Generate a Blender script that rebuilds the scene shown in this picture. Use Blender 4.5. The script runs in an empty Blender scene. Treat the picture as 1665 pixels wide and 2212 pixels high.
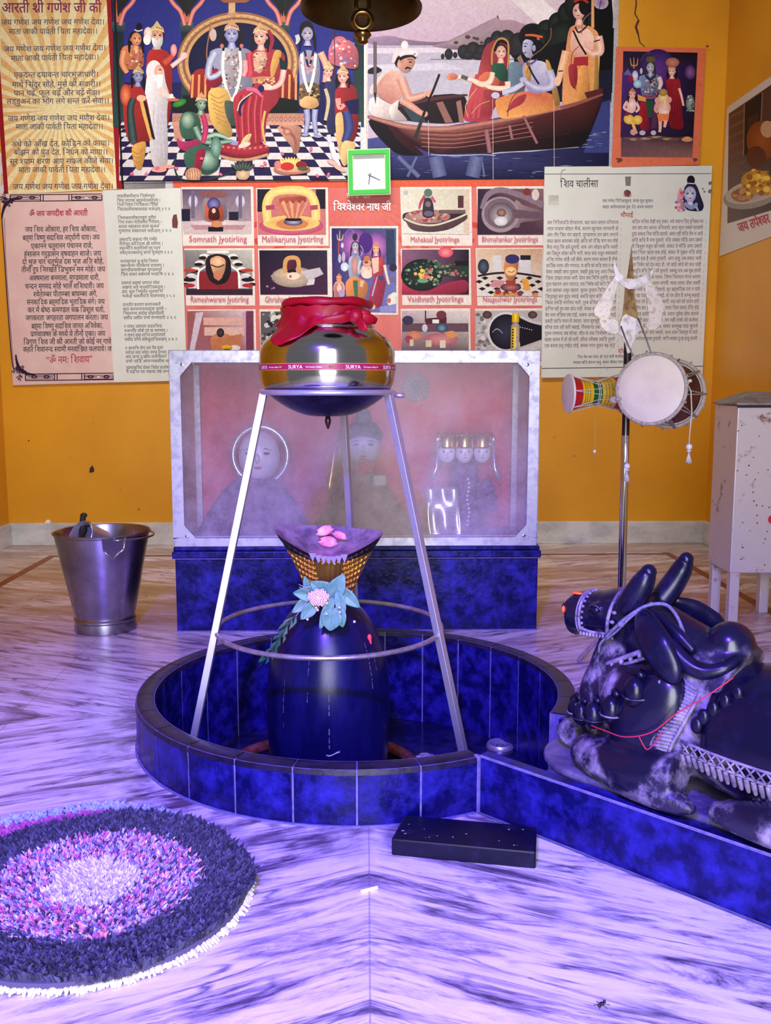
import bpy, bmesh, math, random
from mathutils import Vector, Matrix, noise as mnoise
random.seed(7)
PI = math.pi
scene = bpy.context.scene
COL = scene.collection

# ------------------------------------------------------------ camera
CAM_H, FPX, PITCH, YAW = 0.75, 2038.0, math.radians(7.74), math.radians(1.18)
cam_data = bpy.data.cameras.new('camera')
cam = bpy.data.objects.new('camera', cam_data)
COL.objects.link(cam)
cam.location = (0, 0, CAM_H)
cam.rotation_euler = (PI / 2 - PITCH, 0, -YAW)
cam_data.sensor_fit = 'VERTICAL'
cam_data.sensor_height = 36.0
cam_data.lens = 36.0 * FPX / 2212.0
cam_data.clip_start = 0.02
scene.camera = cam

# ------------------------------------------------------------ colour management, world, lights
vs = scene.view_settings
vs.view_transform = 'Standard'
vs.look = 'None'
vs.exposure = 0.0
vs.gamma = 1.0
vs.use_curve_mapping = False

world = bpy.data.worlds.new('world')
scene.world = world
world.use_nodes = True
world.node_tree.nodes['Background'].inputs[0].default_value = (0.80, 0.80, 0.86, 1)
world.node_tree.nodes['Background'].inputs[1].default_value = 0.22

def area(name, loc, target, sx, sy, power, color, spread=180):
    d = bpy.data.lights.new(name, 'AREA')
    d.shape = 'RECTANGLE'; d.size = sx; d.size_y = sy
    d.energy = power; d.color = color; d.spread = math.radians(spread)
    o = bpy.data.objects.new(name, d); COL.objects.link(o)
    o.location = loc
    o.rotation_euler = (Vector(target) - Vector(loc)).to_track_quat('-Z', 'Z').to_euler()
    return o

def spot(name, loc, target, power, color, angle, blend, radius):
    d = bpy.data.lights.new(name, 'SPOT')
    d.energy = power; d.color = color
    d.spot_size = math.radians(angle); d.spot_blend = blend; d.shadow_soft_size = radius
    o = bpy.data.objects.new(name, d); COL.objects.link(o)
    o.location = loc
    o.rotation_euler = (Vector(target) - Vector(loc)).to_track_quat('-Z', 'Z').to_euler()
    return o

# daylight through the doorway behind the photographer
area('doorway_daylight', (0.08, -1.0, 1.02), (0.04, 3.4, 0.95), 1.15, 1.9, 98, (0.90, 0.90, 1.0))
# unseen white strip lamp, added high up to wash the back wall
area('back_wall_fill', (-0.25, 2.5, 3.15), (-0.15, 4.4, 1.15), 2.0, 0.14, 21, (0.98, 1.0, 0.92), 84)
# the blue-violet lamp over the basin
spot('violet_spot_lamp', (-0.30, -0.10, 1.92), (-0.07, 1.72, 0.02), 620, (0.14, 0.06, 1.0), 56, 0.85, 0.06)

# ------------------------------------------------------------ pixel -> place helpers (1665 x 2212 frame)
_fw = Vector((math.sin(YAW) * math.cos(PITCH), math.cos(YAW) * math.cos(PITCH), -math.sin(PITCH)))
_rt = Vector((math.cos(YAW), -math.sin(YAW), 0))
_up = _rt.cross(_fw)
EYE = Vector((0, 0, CAM_H))
def ray(px, py): return _fw + _rt * ((px - 832.5) / FPX) + _up * ((1106 - py) / FPX)
def at(px, py, Y):                      # point on the vertical plane y = Y
    r = ray(px, py); return EYE + r * (Y / r.y)
def atx(px, py, X):                     # point on the vertical plane x = X
    r = ray(px, py); return EYE + r * (X / r.x)
def fl(px, py, z=0.0):                  # point on the horizontal plane z
    r = ray(px, py); return EYE + r * ((z - CAM_H) / r.z)

# ------------------------------------------------------------ object helpers
LOC = {}
def tag(o, label=None, cat=None, group=None, kind=None):
    if label: o['label'] = label
    if cat: o['category'] = cat
    if group: o['group'] = group
    if kind: o['kind'] = kind
    return o
def thing(name, loc, label, cat, group=None):
    o = bpy.data.objects.new(name, None)
    o.empty_display_size = 0.05
    COL.objects.link(o)
    o.location = loc
    LOC[o] = Vector(loc)
    return tag(o, label, cat, group)

class MB:
    """collects geometry in world space; build() links it as ONE mesh object"""
    def __init__(s): s.v, s.f, s.m, s.c = [], [], [], []
    def add(s, vs, fs, mi=0, col=None):
        n = len(s.v)
        s.v += [Vector(p) for p in vs]
        s.f += [tuple(i + n for i in f) for f in fs]
        s.m += [mi] * len(fs)
        s.c += [col] * len(fs)
        return s
    def box(s, lo, hi, mi=0, rot=None, piv=None):
        (x0, y0, z0), (x1, y1, z1) = lo, hi
        p = [Vector(q) for q in ((x0,y0,z0),(x1,y0,z0),(x1,y1,z0),(x0,y1,z0),(x0,y0,z1),(x1,y0,z1),(x1,y1,z1),(x0,y1,z1))]
        if rot is not None: p = [rot @ (q - piv) + piv for q in p]
        return s.add(p, [(0,3,2,1),(4,5,6,7),(0,1,5,4),(1,2,6,5),(2,3,7,6),(3,0,4,7)], mi)
    def prism(s, poly, d, mi=0):            # closed 3-D outline pushed along vector d
        n = len(poly); d = Vector(d)
        a = [Vector(p) for p in poly]
        return s.add(a + [p + d for p in a], [tuple(range(n))[::-1], tuple(range(n, 2*n))] + [(i, (i+1) % n, n + (i+1) % n, n + i) for i in range(n)], mi)
    def lathe(s, prof, c, n=48, mi=0, axis='z', caps=True, a0=0.0, a1=2*PI, sx=1.0, sy=1.0):
        c = Vector(c); k = len(prof); full = abs(a1 - a0 - 2*PI) < 1e-6
        cnt = n if full else n + 1
        vs = []
        for i in range(cnt):
            t = a0 + (a1 - a0) * i / n
            for r, h in prof:
                q = (r*math.cos(t)*sx, r*math.sin(t)*sy, h)
                if axis == 'y': q = (q[0], h, q[1])
                if axis == 'x': q = (h, q[0], q[1])
                vs.append(c + Vector(q))
        fs = []
        for i in range(n):
            j = (i + 1) % cnt
            for q in range(k - 1):
                fs.append((i*k+q, j*k+q, j*k+q+1, i*k+q+1))
        if caps and full:
            if prof[0][0] > 1e-6: fs.append(tuple(i*k for i in range(cnt))[::-1])
            if prof[-1][0] > 1e-6: fs.append(tuple(i*k+k-1 for i in range(cnt)))
        return s.add(vs, fs, mi)
    def tube(s, pts, r, n=10, mi=0, caps=True, flat=1.0, closed=False, upv=None):
        pts = [Vector(p) for p in pts]; m = len(pts)
        if not hasattr(r, '__len__'): r = [r] * m
        vs = []; prev = None
        for i, p in enumerate(pts):
            if closed: d = pts[(i+1) % m] - pts[i-1]
            else: d = pts[min(i+1, m-1)] - pts[max(i-1, 0)]
            d.normalize()
            if upv is not None: u = Vector(upv)
            elif prev is None: u = Vector((0,0,1)) if abs(d.z) < .9 else Vector((1,0,0))
            else: u = prev
            u = (u - d * u.dot(d)); u.normalize(); prev = u
            w = d.cross(u)
            for k in range(n):
                t = 2*PI*k/n
                vs.append(p + u * (math.cos(t)*r[i]) + w * (math.sin(t)*r[i]*flat))
        fs = []
        for i in range(m if closed else m - 1):
            j = (i + 1) % m
            for k in range(n):
                fs.append((i*n+k, i*n+(k+1)%n, j*n+(k+1)%n, j*n+k))
        if caps and not closed:
            fs.append(tuple(range(n))[::-1]); fs.append(tuple(range((m-1)*n, m*n)))
        return s.add(vs, fs, mi)
    def ell(s, c, r, n=20, m=12, mi=0, rot=None):
        c = Vector(c); vs = []
        for i in range(m + 1):
            a = -PI/2 + PI*i/m
            for k in range(n):
                t = 2*PI*k/n
                q = Vector((r[0]*math.cos(a)*math.cos(t), r[1]*math.cos(a)*math.sin(t), r[2]*math.sin(a)))
                if rot is not None: q = rot @ q
                vs.append(c + q)
        fs = []
        for i in range(m):
            for k in range(n):
                fs.append((i*n+k, i*n+(k+1)%n, (i+1)*n+(k+1)%n, (i+1)*n+k))
        return s.add(vs, fs, mi)
    def grid(s, fn, nu, nv, mi=0, cu=False):
        vs = [fn(i/nu, j/nv) for i in range(nu + (0 if cu else 1)) for j in range(nv + 1)]
        cnt = nu if cu else nu + 1
        fs = [(i*(nv+1)+j, ((i+1)%cnt)*(nv+1)+j, ((i+1)%cnt)*(nv+1)+j+1, i*(nv+1)+j+1) for i in range(nu) for j in range(nv)]
        return s.add(vs, fs, mi)
    def build(s, name, mats, parent=None, smooth=None, bevel=0, solid=0, weld=True):
        me = bpy.data.meshes.new(name)
        off = LOC.get(parent, Vector((0,0,0))) if parent is not None else Vector((0,0,0))
        bm = bmesh.new()
        vv = [bm.verts.new(p - off) for p in s.v]
        lay = bm.loops.layers.float_color.new('tint') if any(c is not None for c in s.c) else None
        for f, mi, c in zip(s.f, s.m, s.c):
            try: q = bm.faces.new([vv[i] for i in f])
            except ValueError: continue
            q.material_index = mi
            if lay is not None and c is not None:
                if isinstance(c[0], (tuple, list)):
                    for lp, cc in zip(q.loops, c): lp[lay] = (cc[0], cc[1], cc[2], 1)
                else:
                    for lp in q.loops: lp[lay] = (c[0], c[1], c[2], 1)
        if weld: bmesh.ops.remove_doubles(bm, verts=bm.verts, dist=1e-6)
        if lay is None: bmesh.ops.recalc_face_normals(bm, faces=bm.faces)
        if smooth:
            for q in bm.faces: q.smooth = True
            if smooth is not True:
                for e in bm.edges:
                    if len(e.link_faces) == 2 and e.calc_face_angle(0) > math.radians(smooth): e.smooth = False
        bm.to_mesh(me); bm.free()
        o = bpy.data.objects.new(name, me); COL.objects.link(o)
        for m in (mats if isinstance(mats, (list, tuple)) else [mats]): me.materials.append(m)
        if parent is not None:
            o.parent = parent
            LOC[o] = off
        if bevel:
            b = o.modifiers.new('bevel', 'BEVEL'); b.width = bevel; b.segments = 2; b.limit_method = 'ANGLE'; b.angle_limit = math.radians(40)
        if solid:
            b = o.modifiers.new('solid', 'SOLIDIFY'); b.thickness = solid; b.offset = 0
        return o
def struct(o): o['kind'] = 'structure'; return o

# ------------------------------------------------------------ materials
def srgb(r, g, b):
    f = lambda c: (c/255)/12.92 if c <= 10 else ((c/255 + .055)/1.055) ** 2.4
    return (f(r), f(g), f(b), 1)
MATS = {}
def M(name, base, rough=.5, metal=0., base2=None, nscale=8., nlo=.4, nhi=.65, ndetail=5., stretch=(1,1,1), bump=0., bscale=60., rvar=0., spec=.5, coat=0., sheen=0., trans=0.):
    if name in MATS: return MATS[name]
    m = bpy.data.materials.new(name); m.use_nodes = True
    nt = m.node_tree; b = nt.nodes['Principled BSDF']
    b.inputs['Base Color'].default_value = base
    b.inputs['Roughness'].default_value = rough
    b.inputs['Metallic'].default_value = metal
    b.inputs['Specular IOR Level'].default_value = spec
    b.inputs['Coat Weight'].default_value = coat
    b.inputs['Sheen Weight'].default_value = sheen
    b.inputs['Transmission Weight'].default_value = trans
    tc = nt.nodes.new('ShaderNodeTexCoord'); mp = nt.nodes.new('ShaderNodeMapping')
    mp.inputs['Scale'].default_value = stretch
    nt.links.new(tc.outputs['Object'], mp.inputs['Vector'])
    if base2 is not None:
        n = nt.nodes.new('ShaderNodeTexNoise'); n.inputs['Scale'].default_value = nscale; n.inputs['Detail'].default_value = ndetail
        n.inputs['Roughness'].default_value = .65
        r = nt.nodes.new('ShaderNodeValToRGB')
        r.color_ramp.elements[0].position = nlo; r.color_ramp.elements[0].color = base
        r.color_ramp.elements[1].position = nhi; r.color_ramp.elements[1].color = base2
        nt.links.new(mp.outputs[0], n.inputs['Vector']); nt.links.new(n.outputs['Fac'], r.inputs[0])
        nt.links.new(r.outputs[0], b.inputs['Base Color'])
        if rvar:
            q = nt.nodes.new('ShaderNodeMapRange')
            q.inputs['From Min'].default_value = .3; q.inputs['From Max'].default_value = .7
            q.inputs['To Min'].default_value = max(0, rough - rvar); q.inputs['To Max'].default_value = rough + rvar
            nt.links.new(n.outputs['Fac'], q.inputs['Value']); nt.links.new(q.outputs[0], b.inputs['Roughness'])
    if bump:
        n2 = nt.nodes.new('ShaderNodeTexNoise'); n2.inputs['Scale'].default_value = bscale; n2.inputs['Detail'].default_value = 4
        bu = nt.nodes.new('ShaderNodeBump'); bu.inputs['Strength'].default_value = bump; bu.inputs['Distance'].default_value = .004
        nt.links.new(mp.outputs[0], n2.inputs['Vector']); nt.links.new(n2.outputs['Fac'], bu.inputs['Height'])
        nt.links.new(bu.outputs[0], b.inputs['Normal'])
    MATS[name] = m
    return m
def tint_material(name, rough=.55, spec=.4, grain=0.0, gscale=900):
    m = bpy.data.materials.new(name); m.use_nodes = True
    nt = m.node_tree; b = nt.nodes['Principled BSDF']
    a = nt.nodes.new('ShaderNodeVertexColor'); a.layer_name = 'tint'
    b.inputs['Roughness'].default_value = rough; b.inputs['Specular IOR Level'].default_value = spec
    if grain:
        tc = nt.nodes.new('ShaderNodeTexCoord'); n = nt.nodes.new('ShaderNodeTexNoise'); n.inputs['Scale'].default_value = gscale
        mr = nt.nodes.new('ShaderNodeMapRange'); mr.inputs['From Min'].default_value = .3; mr.inputs['From Max'].default_value = .7
        mr.inputs['To Min'].default_value = 1 - grain; mr.inputs['To Max'].default_value = 1 + grain
        mx = nt.nodes.new('ShaderNodeMix'); mx.data_type = 'RGBA'; mx.blend_type = 'MULTIPLY'; mx.inputs['Factor'].default_value = 1
        nt.links.new(tc.outputs['Object'], n.inputs['Vector']); nt.links.new(n.outputs['Fac'], mr.inputs['Value'])
        nt.links.new(a.outputs[0], mx.inputs[6]); nt.links.new(mr.outputs[0], mx.inputs[7])
        nb = nt.nodes.new('ShaderNodeTexNoise'); nb.inputs['Scale'].default_value = 75; nb.inputs['Detail'].default_value = 5
        mr2 = nt.nodes.new('ShaderNodeMapRange'); mr2.inputs['From Min'].default_value = .3; mr2.inputs['From Max'].default_value = .7; mr2.inputs['To Min'].default_value = 1-grain*.6; mr2.inputs['To Max'].default_value = 1+grain*.6
        mx2 = nt.nodes.new('ShaderNodeMix'); mx2.data_type = 'RGBA'; mx2.blend_type = 'MULTIPLY'; mx2.inputs['Factor'].default_value = 1
        nt.links.new(tc.outputs['Object'], nb.inputs['Vector']); nt.links.new(nb.outputs['Fac'], mr2.inputs['Value']); nt.links.new(mx.outputs[2], mx2.inputs[6]); nt.links.new(mr2.outputs[0], mx2.inputs[7])
        nt.links.new(mx2.outputs[2], b.inputs['Base Color'])
    else:
        nt.links.new(a.outputs[0], b.inputs['Base Color'])
    return m

stone = M('dark_blue_granite', (.003,.003,.06,1), .34, spec=.25, base2=(.022,.018,.30,1), nscale=26, nlo=.42, nhi=.72, bump=.25, bscale=70, rvar=.12)
stone_rim = M('worn_dark_rim', (.006,.0035,.020,1), .38, spec=.3, base2=(.020,.011,.050,1), nscale=30, bump=.2)
grout = M('pale_grout', (.20,.17,.36,1), .8, base2=(.10,.09,.30,1), nscale=60)
steel = M('brushed_steel', (.58,.57,.66,1), .36, .7, base2=(.48,.47,.52,1), nscale=14, rvar=.06)
polished = M('polished_steel', (.74,.73,.76,1), .10, 1.)
alu = M('whitish_aluminium', (.55,.54,.62,1), .42, .65, base2=(.40,.39,.50,1), nscale=40, nlo=.45, nhi=.62, rvar=.1)
blackiron = M('black_iron', (.012,.01,.012,1), .45)
white_thread = M('white_cotton_cord', (.72,.70,.68,1), .85, base2=(.52,.5,.48,1), nscale=120)
# ================================================================ ROOM
WALL_Y, XL, XR = 4.405, -1.672, 1.612

# basin numbers (needed by the floor opening)
BC = Vector((-0.02, 1.995, 0)); BR, BT, BZ, BD = 0.470, 0.040, 0.104, -0.135   # outer radius, wall, rim height, floor depth
AX = Vector((2**-.5, -2**-.5, 0)); TX = Vector((-2**-.5, -2**-.5, 0))
def NW(a, t, z): return BC + AX*a + TX*t + Vector((0, 0, z))

# floor: a marble sheet with a round opening for the sunken basin
mb = MB()
ring_n = 72
inner = [(BC.x + (BR-.02)*math.cos(2*PI*i/ring_n), BC.y + (BR-.02)*math.sin(2*PI*i/ring_n), 0) for i in range(ring_n)]
def sq(t):
    c, s = math.cos(t), math.sin(t); k = .62/max(abs(c), abs(s)); return (BC.x + c*k, BC.y + s*k, 0)
outer = [sq(2*PI*i/ring_n + PI/4*0) for i in range(ring_n)]
mb.add(inner + outer, [(i, ring_n+i, ring_n+(i+1)%ring_n, (i+1)%ring_n) for i in range(ring_n)])
x0, x1, y0, y1 = BC.x-.62, BC.x+.62, BC.y-.62, BC.y+.62
FX0, FX1, FY0, FY1 = XL, XR, -1.2, WALL_Y
for (a, b, c, d) in ((FX0, FX1, FY0, y0), (FX0, FX1, y1, FY1), (FX0, x0, y0, y1), (x1, FX1, y0, y1)):
    mb.add([(a,c,0),(b,c,0),(b,d,0),(a,d,0)], [(0,1,2,3)])

m = bpy.data.materials.new('bookmatched_marble'); m.use_nodes = True
nt = m.node_tree; L = nt.links.new; b = nt.nodes['Principled BSDF']
def node(t, **k):
    n = nt.nodes.new(t)
    for a, v in k.items(): setattr(n, a, v)
    return n
def mth(op, a, bb=None):
    n = node('ShaderNodeMath', operation=op)
    for i, q in enumerate((a, bb)):
        if q is None: continue
        if isinstance(q, (int, float)): n.inputs[i].default_value = q
        else: L(q, n.inputs[i])
    return n.outputs[0]
tc = node('ShaderNodeTexCoord'); sp = node('ShaderNodeSeparateXYZ'); L(tc.outputs['Object'], sp.inputs[0])
ax = mth('ABSOLUTE', mth('SUBTRACT', sp.outputs[0], .003))
ay = mth('ABSOLUTE', mth('SUBTRACT', sp.outputs[1], 2.08))
K = .42
vv_ = mth('SUBTRACT', ay, mth('MULTIPLY', ax, K))
ww_ = mth('ADD', ax, mth('MULTIPLY', ay, K))
cb = node('ShaderNodeCombineXYZ'); L(mth('MULTIPLY', ww_, 2.0), cb.inputs[0]); L(mth('MULTIPLY', vv_, 15.0), cb.inputs[1])
wob = node('ShaderNodeTexNoise'); wob.inputs['Scale'].default_value = 3.2; wob.inputs['Detail'].default_value = 3
L(cb.outputs[0], wob.inputs['Vector'])
n1 = node('ShaderNodeTexNoise'); n1.inputs['Scale'].default_value = 1.6; n1.inputs['Detail'].default_value = 9; n1.inputs['Roughness'].default_value = .74; n1.inputs['Distortion'].default_value = .7
L(cb.outputs[0], n1.inputs['Vector'])
r1 = node('ShaderNodeValToRGB'); cr = r1.color_ramp
cr.elements[0].position = .35; cr.elements[0].color = (.07,.05,.09,1)
cr.elements[1].position = .60; cr.elements[1].color = (.90,.84,.86,1)
e = cr.elements.new(.44); e.color = (.46,.38,.46,1)
e = cr.elements.new(.50); e.color = (.76,.69,.73,1)
L(n1.outputs['Fac'], r1.inputs[0])
# thin dark veins
n2 = node('ShaderNodeTexNoise'); n2.inputs['Scale'].default_value = 2.6; n2.inputs['Detail'].default_value = 6; n2.inputs['Distortion'].default_value = .6
cb2 = node('ShaderNodeCombineXYZ'); L(mth('MULTIPLY', ww_, 1.1), cb2.inputs[0]); L(mth('MULTIPLY', vv_, 6.0), cb2.inputs[1]); cb2.inputs[2].default_value = 4.2
L(cb2.outputs[0], n2.inputs['Vector'])
vein = mth('ABSOLUTE', mth('SUBTRACT', n2.outputs['Fac'], .5))
rv = node('ShaderNodeValToRGB'); rv.color_ramp.elements[0].position = .004; rv.color_ramp.elements[0].color = (1,1,1,1)
rv.color_ramp.elements[1].position = .035; rv.color_ramp.elements[1].color = (0,0,0,1); L(vein, rv.inputs[0])
brk = node('ShaderNodeTexNoise'); brk.inputs['Scale'].default_value = 9; L(tc.outputs['Object'], brk.inputs['Vector'])
bk = node('ShaderNodeMapRange'); bk.inputs['From Min'].default_value = .42; bk.inputs['From Max'].default_value = .62; L(brk.outputs['Fac'], bk.inputs['Value'])
veinf = mth('MULTIPLY', mth('MULTIPLY', rv.outputs[0], bk.outputs[0]), .85)
mx = node('ShaderNodeMix', data_type='RGBA'); L(veinf, mx.inputs[0]); L(r1.outputs[0], mx.inputs[6]); mx.inputs[7].default_value = (.06,.045,.085,1)
# far floor painted brown for missing violet light; dirt stain along the basin foot
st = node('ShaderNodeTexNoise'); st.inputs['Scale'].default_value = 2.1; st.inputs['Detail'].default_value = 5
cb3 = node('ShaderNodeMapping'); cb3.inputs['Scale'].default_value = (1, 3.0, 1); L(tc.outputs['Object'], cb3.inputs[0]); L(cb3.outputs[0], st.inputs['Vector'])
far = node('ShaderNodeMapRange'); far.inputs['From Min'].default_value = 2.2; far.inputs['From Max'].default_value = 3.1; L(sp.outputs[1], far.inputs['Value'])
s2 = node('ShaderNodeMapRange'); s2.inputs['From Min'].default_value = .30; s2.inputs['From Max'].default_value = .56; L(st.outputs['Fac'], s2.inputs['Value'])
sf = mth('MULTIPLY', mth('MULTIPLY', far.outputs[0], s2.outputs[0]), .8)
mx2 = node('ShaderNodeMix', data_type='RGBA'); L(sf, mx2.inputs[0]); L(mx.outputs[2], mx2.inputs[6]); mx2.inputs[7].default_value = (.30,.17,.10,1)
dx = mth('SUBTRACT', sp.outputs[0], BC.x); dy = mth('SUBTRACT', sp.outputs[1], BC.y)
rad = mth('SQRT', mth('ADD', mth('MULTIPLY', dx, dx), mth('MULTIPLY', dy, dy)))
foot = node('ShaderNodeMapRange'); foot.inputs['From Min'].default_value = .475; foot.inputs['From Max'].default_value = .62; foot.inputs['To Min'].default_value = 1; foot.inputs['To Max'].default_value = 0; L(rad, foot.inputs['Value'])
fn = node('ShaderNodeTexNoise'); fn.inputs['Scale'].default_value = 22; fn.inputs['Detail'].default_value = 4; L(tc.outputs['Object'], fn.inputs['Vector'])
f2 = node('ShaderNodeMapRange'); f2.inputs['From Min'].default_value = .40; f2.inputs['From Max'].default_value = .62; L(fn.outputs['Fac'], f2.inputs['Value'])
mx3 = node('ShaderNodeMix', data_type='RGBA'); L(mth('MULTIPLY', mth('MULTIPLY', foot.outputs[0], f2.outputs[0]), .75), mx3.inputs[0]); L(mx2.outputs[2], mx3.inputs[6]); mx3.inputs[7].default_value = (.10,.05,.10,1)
# dark mineral specks gathered along the veins
sk = node('ShaderNodeTexNoise'); sk.inputs['Scale'].default_value = 14; sk.inputs['Detail'].default_value = 6; L(cb.outputs[0], sk.inputs['Vector'])
sk2 = node('ShaderNodeMapRange'); sk2.inputs['From Min'].default_value = .60; sk2.inputs['From Max'].default_value = .72; L(sk.outputs['Fac'], sk2.inputs['Value'])
sk3 = node('ShaderNodeMapRange'); sk3.inputs['From Min'].default_value = .58; sk3.inputs['From Max'].default_value = .44; L(n1.outputs['Fac'], sk3.inputs['Value'])
mxk = node('ShaderNodeMix', data_type='RGBA'); L(mth('MULTIPLY', mth('MULTIPLY', sk2.outputs[0], sk3.outputs[0]), .8), mxk.inputs[0]); L(mx3.outputs[2], mxk.inputs[6]); mxk.inputs[7].default_value = (.05,.035,.08,1); mx3 = mxk
# slab joints
def joint(coord, pos, w):
    n = mth('LESS_THAN', mth('ABSOLUTE', mth('SUBTRACT', coord, pos)), w); return n
jt = mth('MAXIMUM', joint(sp.outputs[0], .003, .0012), mth('MAXIMUM', joint(sp.outputs[0], -.80, .0012), mth('MAXIMUM', joint(sp.outputs[0], .80, .0012), joint(sp.outputs[1], 2.08, .0012))))
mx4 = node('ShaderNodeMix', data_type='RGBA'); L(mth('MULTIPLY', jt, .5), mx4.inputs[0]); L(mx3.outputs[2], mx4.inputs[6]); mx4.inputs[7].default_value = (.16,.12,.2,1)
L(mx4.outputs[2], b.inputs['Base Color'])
b.inputs['Roughness'].default_value = .30
b.inputs['Specular IOR Level'].default_value = .5
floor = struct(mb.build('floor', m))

# maroon inlay strips in the floor
strip_m = M('maroon_inlay', (.20,.035,.02,1), .35, base2=(.12,.03,.02,1), nscale=20)
for i, (a, b_, c, d) in enumerate(((-1.395,-1.362,.2,4.12), (1.325,1.358,.2,4.14), (-1.362,1.325,4.09,4.12))):
    mb = MB(); mb.box((a, c, -.002), (b_, d, .0012)); struct(mb.build('trim_%d' % (i+1), strip_m))

# walls
def wall_mat(name, c1, c2, c3):
    m = bpy.data.materials.new(name); m.use_nodes = True
    nt = m.node_tree; b = nt.nodes['Principled BSDF']; L = nt.links.new
    tc = nt.nodes.new('ShaderNodeTexCoord')
    n = nt.nodes.new('ShaderNodeTexNoise'); n.inputs['Scale'].default_value = 2.3; n.inputs['Detail'].default_value = 6
    r = nt.nodes.new('ShaderNodeValToRGB'); r.color_ramp.elements[0].position = .35; r.color_ramp.elements[0].color = c2
    r.color_ramp.elements[1].position = .6; r.color_ramp.elements[1].color = c1
    n2 = nt.nodes.new('ShaderNodeTexNoise'); n2.inputs['Scale'].default_value = 38; n2.inputs['Detail'].default_value = 3
    r2 = nt.nodes.new('ShaderNodeValToRGB'); r2.color_ramp.elements[0].position = .69; r2.color_ramp.elements[0].color = (0,0,0,1); r2.color_ramp.elements[1].position = .78; r2.color_ramp.elements[1].color = (.5,.5,.5,1)
    mx = nt.nodes.new('ShaderNodeMix'); mx.data_type = 'RGBA'; mx.inputs[7].default_value = c3
    for q in (n, n2): L(tc.outputs['Object'], q.inputs['Vector'])
    L(n.outputs['Fac'], r.inputs[0]); L(n2.outputs['Fac'], r2.inputs[0])
    L(r2.outputs[0], mx.inputs[0]); L(r.outputs[0], mx.inputs[6]); L(mx.outputs[2], b.inputs['Base Color'])
    b.inputs['Roughness'].default_value = .42
    bu = nt.nodes.new('ShaderNodeBump'); bu.inputs['Strength'].default_value = .12; bu.inputs['Distance'].default_value = .004
    L(n2.outputs['Fac'], bu.inputs['Height']); L(bu.outputs[0], b.inputs['Normal'])
    return m
ochre = wall_mat('ochre_wall_paint', (.70,.31,.005,1), (.62,.26,.004,1), (.42,.14,.01,1))
WH = 3.3
mb = MB(); mb.box((XL-.12, WALL_Y, 0), (XR+.12, WALL_Y+.12, WH)); wall_back = struct(mb.build('wall_back', ochre))
mb = MB(); mb.box((XL-.12, 1.3, 0), (XL, WALL_Y, WH)); wall_left = struct(mb.build('wall_left', ochre))
mb = MB(); mb.box((XR, 1.3, 0), (XR+.12, WALL_Y, WH)); wall_right = struct(mb.build('wall_right', ochre))
# hairline crack and a dark smudge on the back wall
mb = MB()
cr_pts = [(1372,-20),(1374,8),(1371,30),(1379,44),(1373,58),(1378,74),(1382,92),(1392,101)]
for (p, q) in zip(cr_pts, cr_pts[1:]):
    A_, B_ = at(p[0], p[1], WALL_Y), at(q[0], q[1], WALL_Y)
    w = .0035 if p[1] not in (44, 58) else .006
    mb.add([A_+Vector((-w,-.0008,0)), A_+Vector((w,-.0008,0)), B_+Vector((w*.8,-.0008,0)), B_+Vector((-w*.8,-.0008,0))], [(0,1,2,3)])
mb.build('crack', M('crack_dark', (.07,.03,.01,1), .9), wall_back)
mb = MB(); c_ = at(198, 1014, WALL_Y)
mb.add([c_+Vector((x*.012, -.0008, z*.02)) for x, z in ((-1,-.8),(.9,-.6),(1,.1),(.3,1),(-.2,.6),(-.7,.3))], [tuple(range(6))])
for (px, py, s) in ((62,952,.004),(300,1100,.004),(1240,985,.003)):
    c_ = at(px, py, WALL_Y); mb.add([c_+Vector((s*math.cos(t), -.0008, s*math.sin(t))) for t in (0,1.2,2.5,3.6,5)], [(0,1,2,3,4)])
mb.build('stain', M('smudge', (.03,.02,.015,1), .9), wall_back)

marble_w = M('grey_white_marble', (.62,.60,.60,1), .3, base2=(.40,.39,.41,1), nscale=9, stretch=(1,1,2), nlo=.4, nhi=.7)
mb = MB(); mb.box((XL, WALL_Y-.018, 0), (XR, WALL_Y, .105)); struct(mb.build('baseboard_back', marble_w, bevel=.002))
mb = MB(); mb.box((XL, 1.3, 0), (XL+.018, WALL_Y-.018, .105)); struct(mb.build('baseboard_left', marble_w, bevel=.002))
mb = MB(); mb.box((XR-.018, 1.3, 0), (XR, WALL_Y-.018, .105)); struct(mb.build('baseboard_right', marble_w, bevel=.002))

# ================================================================ BASIN (sunken, ring of upright stone tiles)
basin = thing('stone_basin', (BC.x, BC.y, 0), 'round sunken basin ringed with upright dark blue stone tiles around the black stone', 'basin')
NS = 24
gap = .0035
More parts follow.
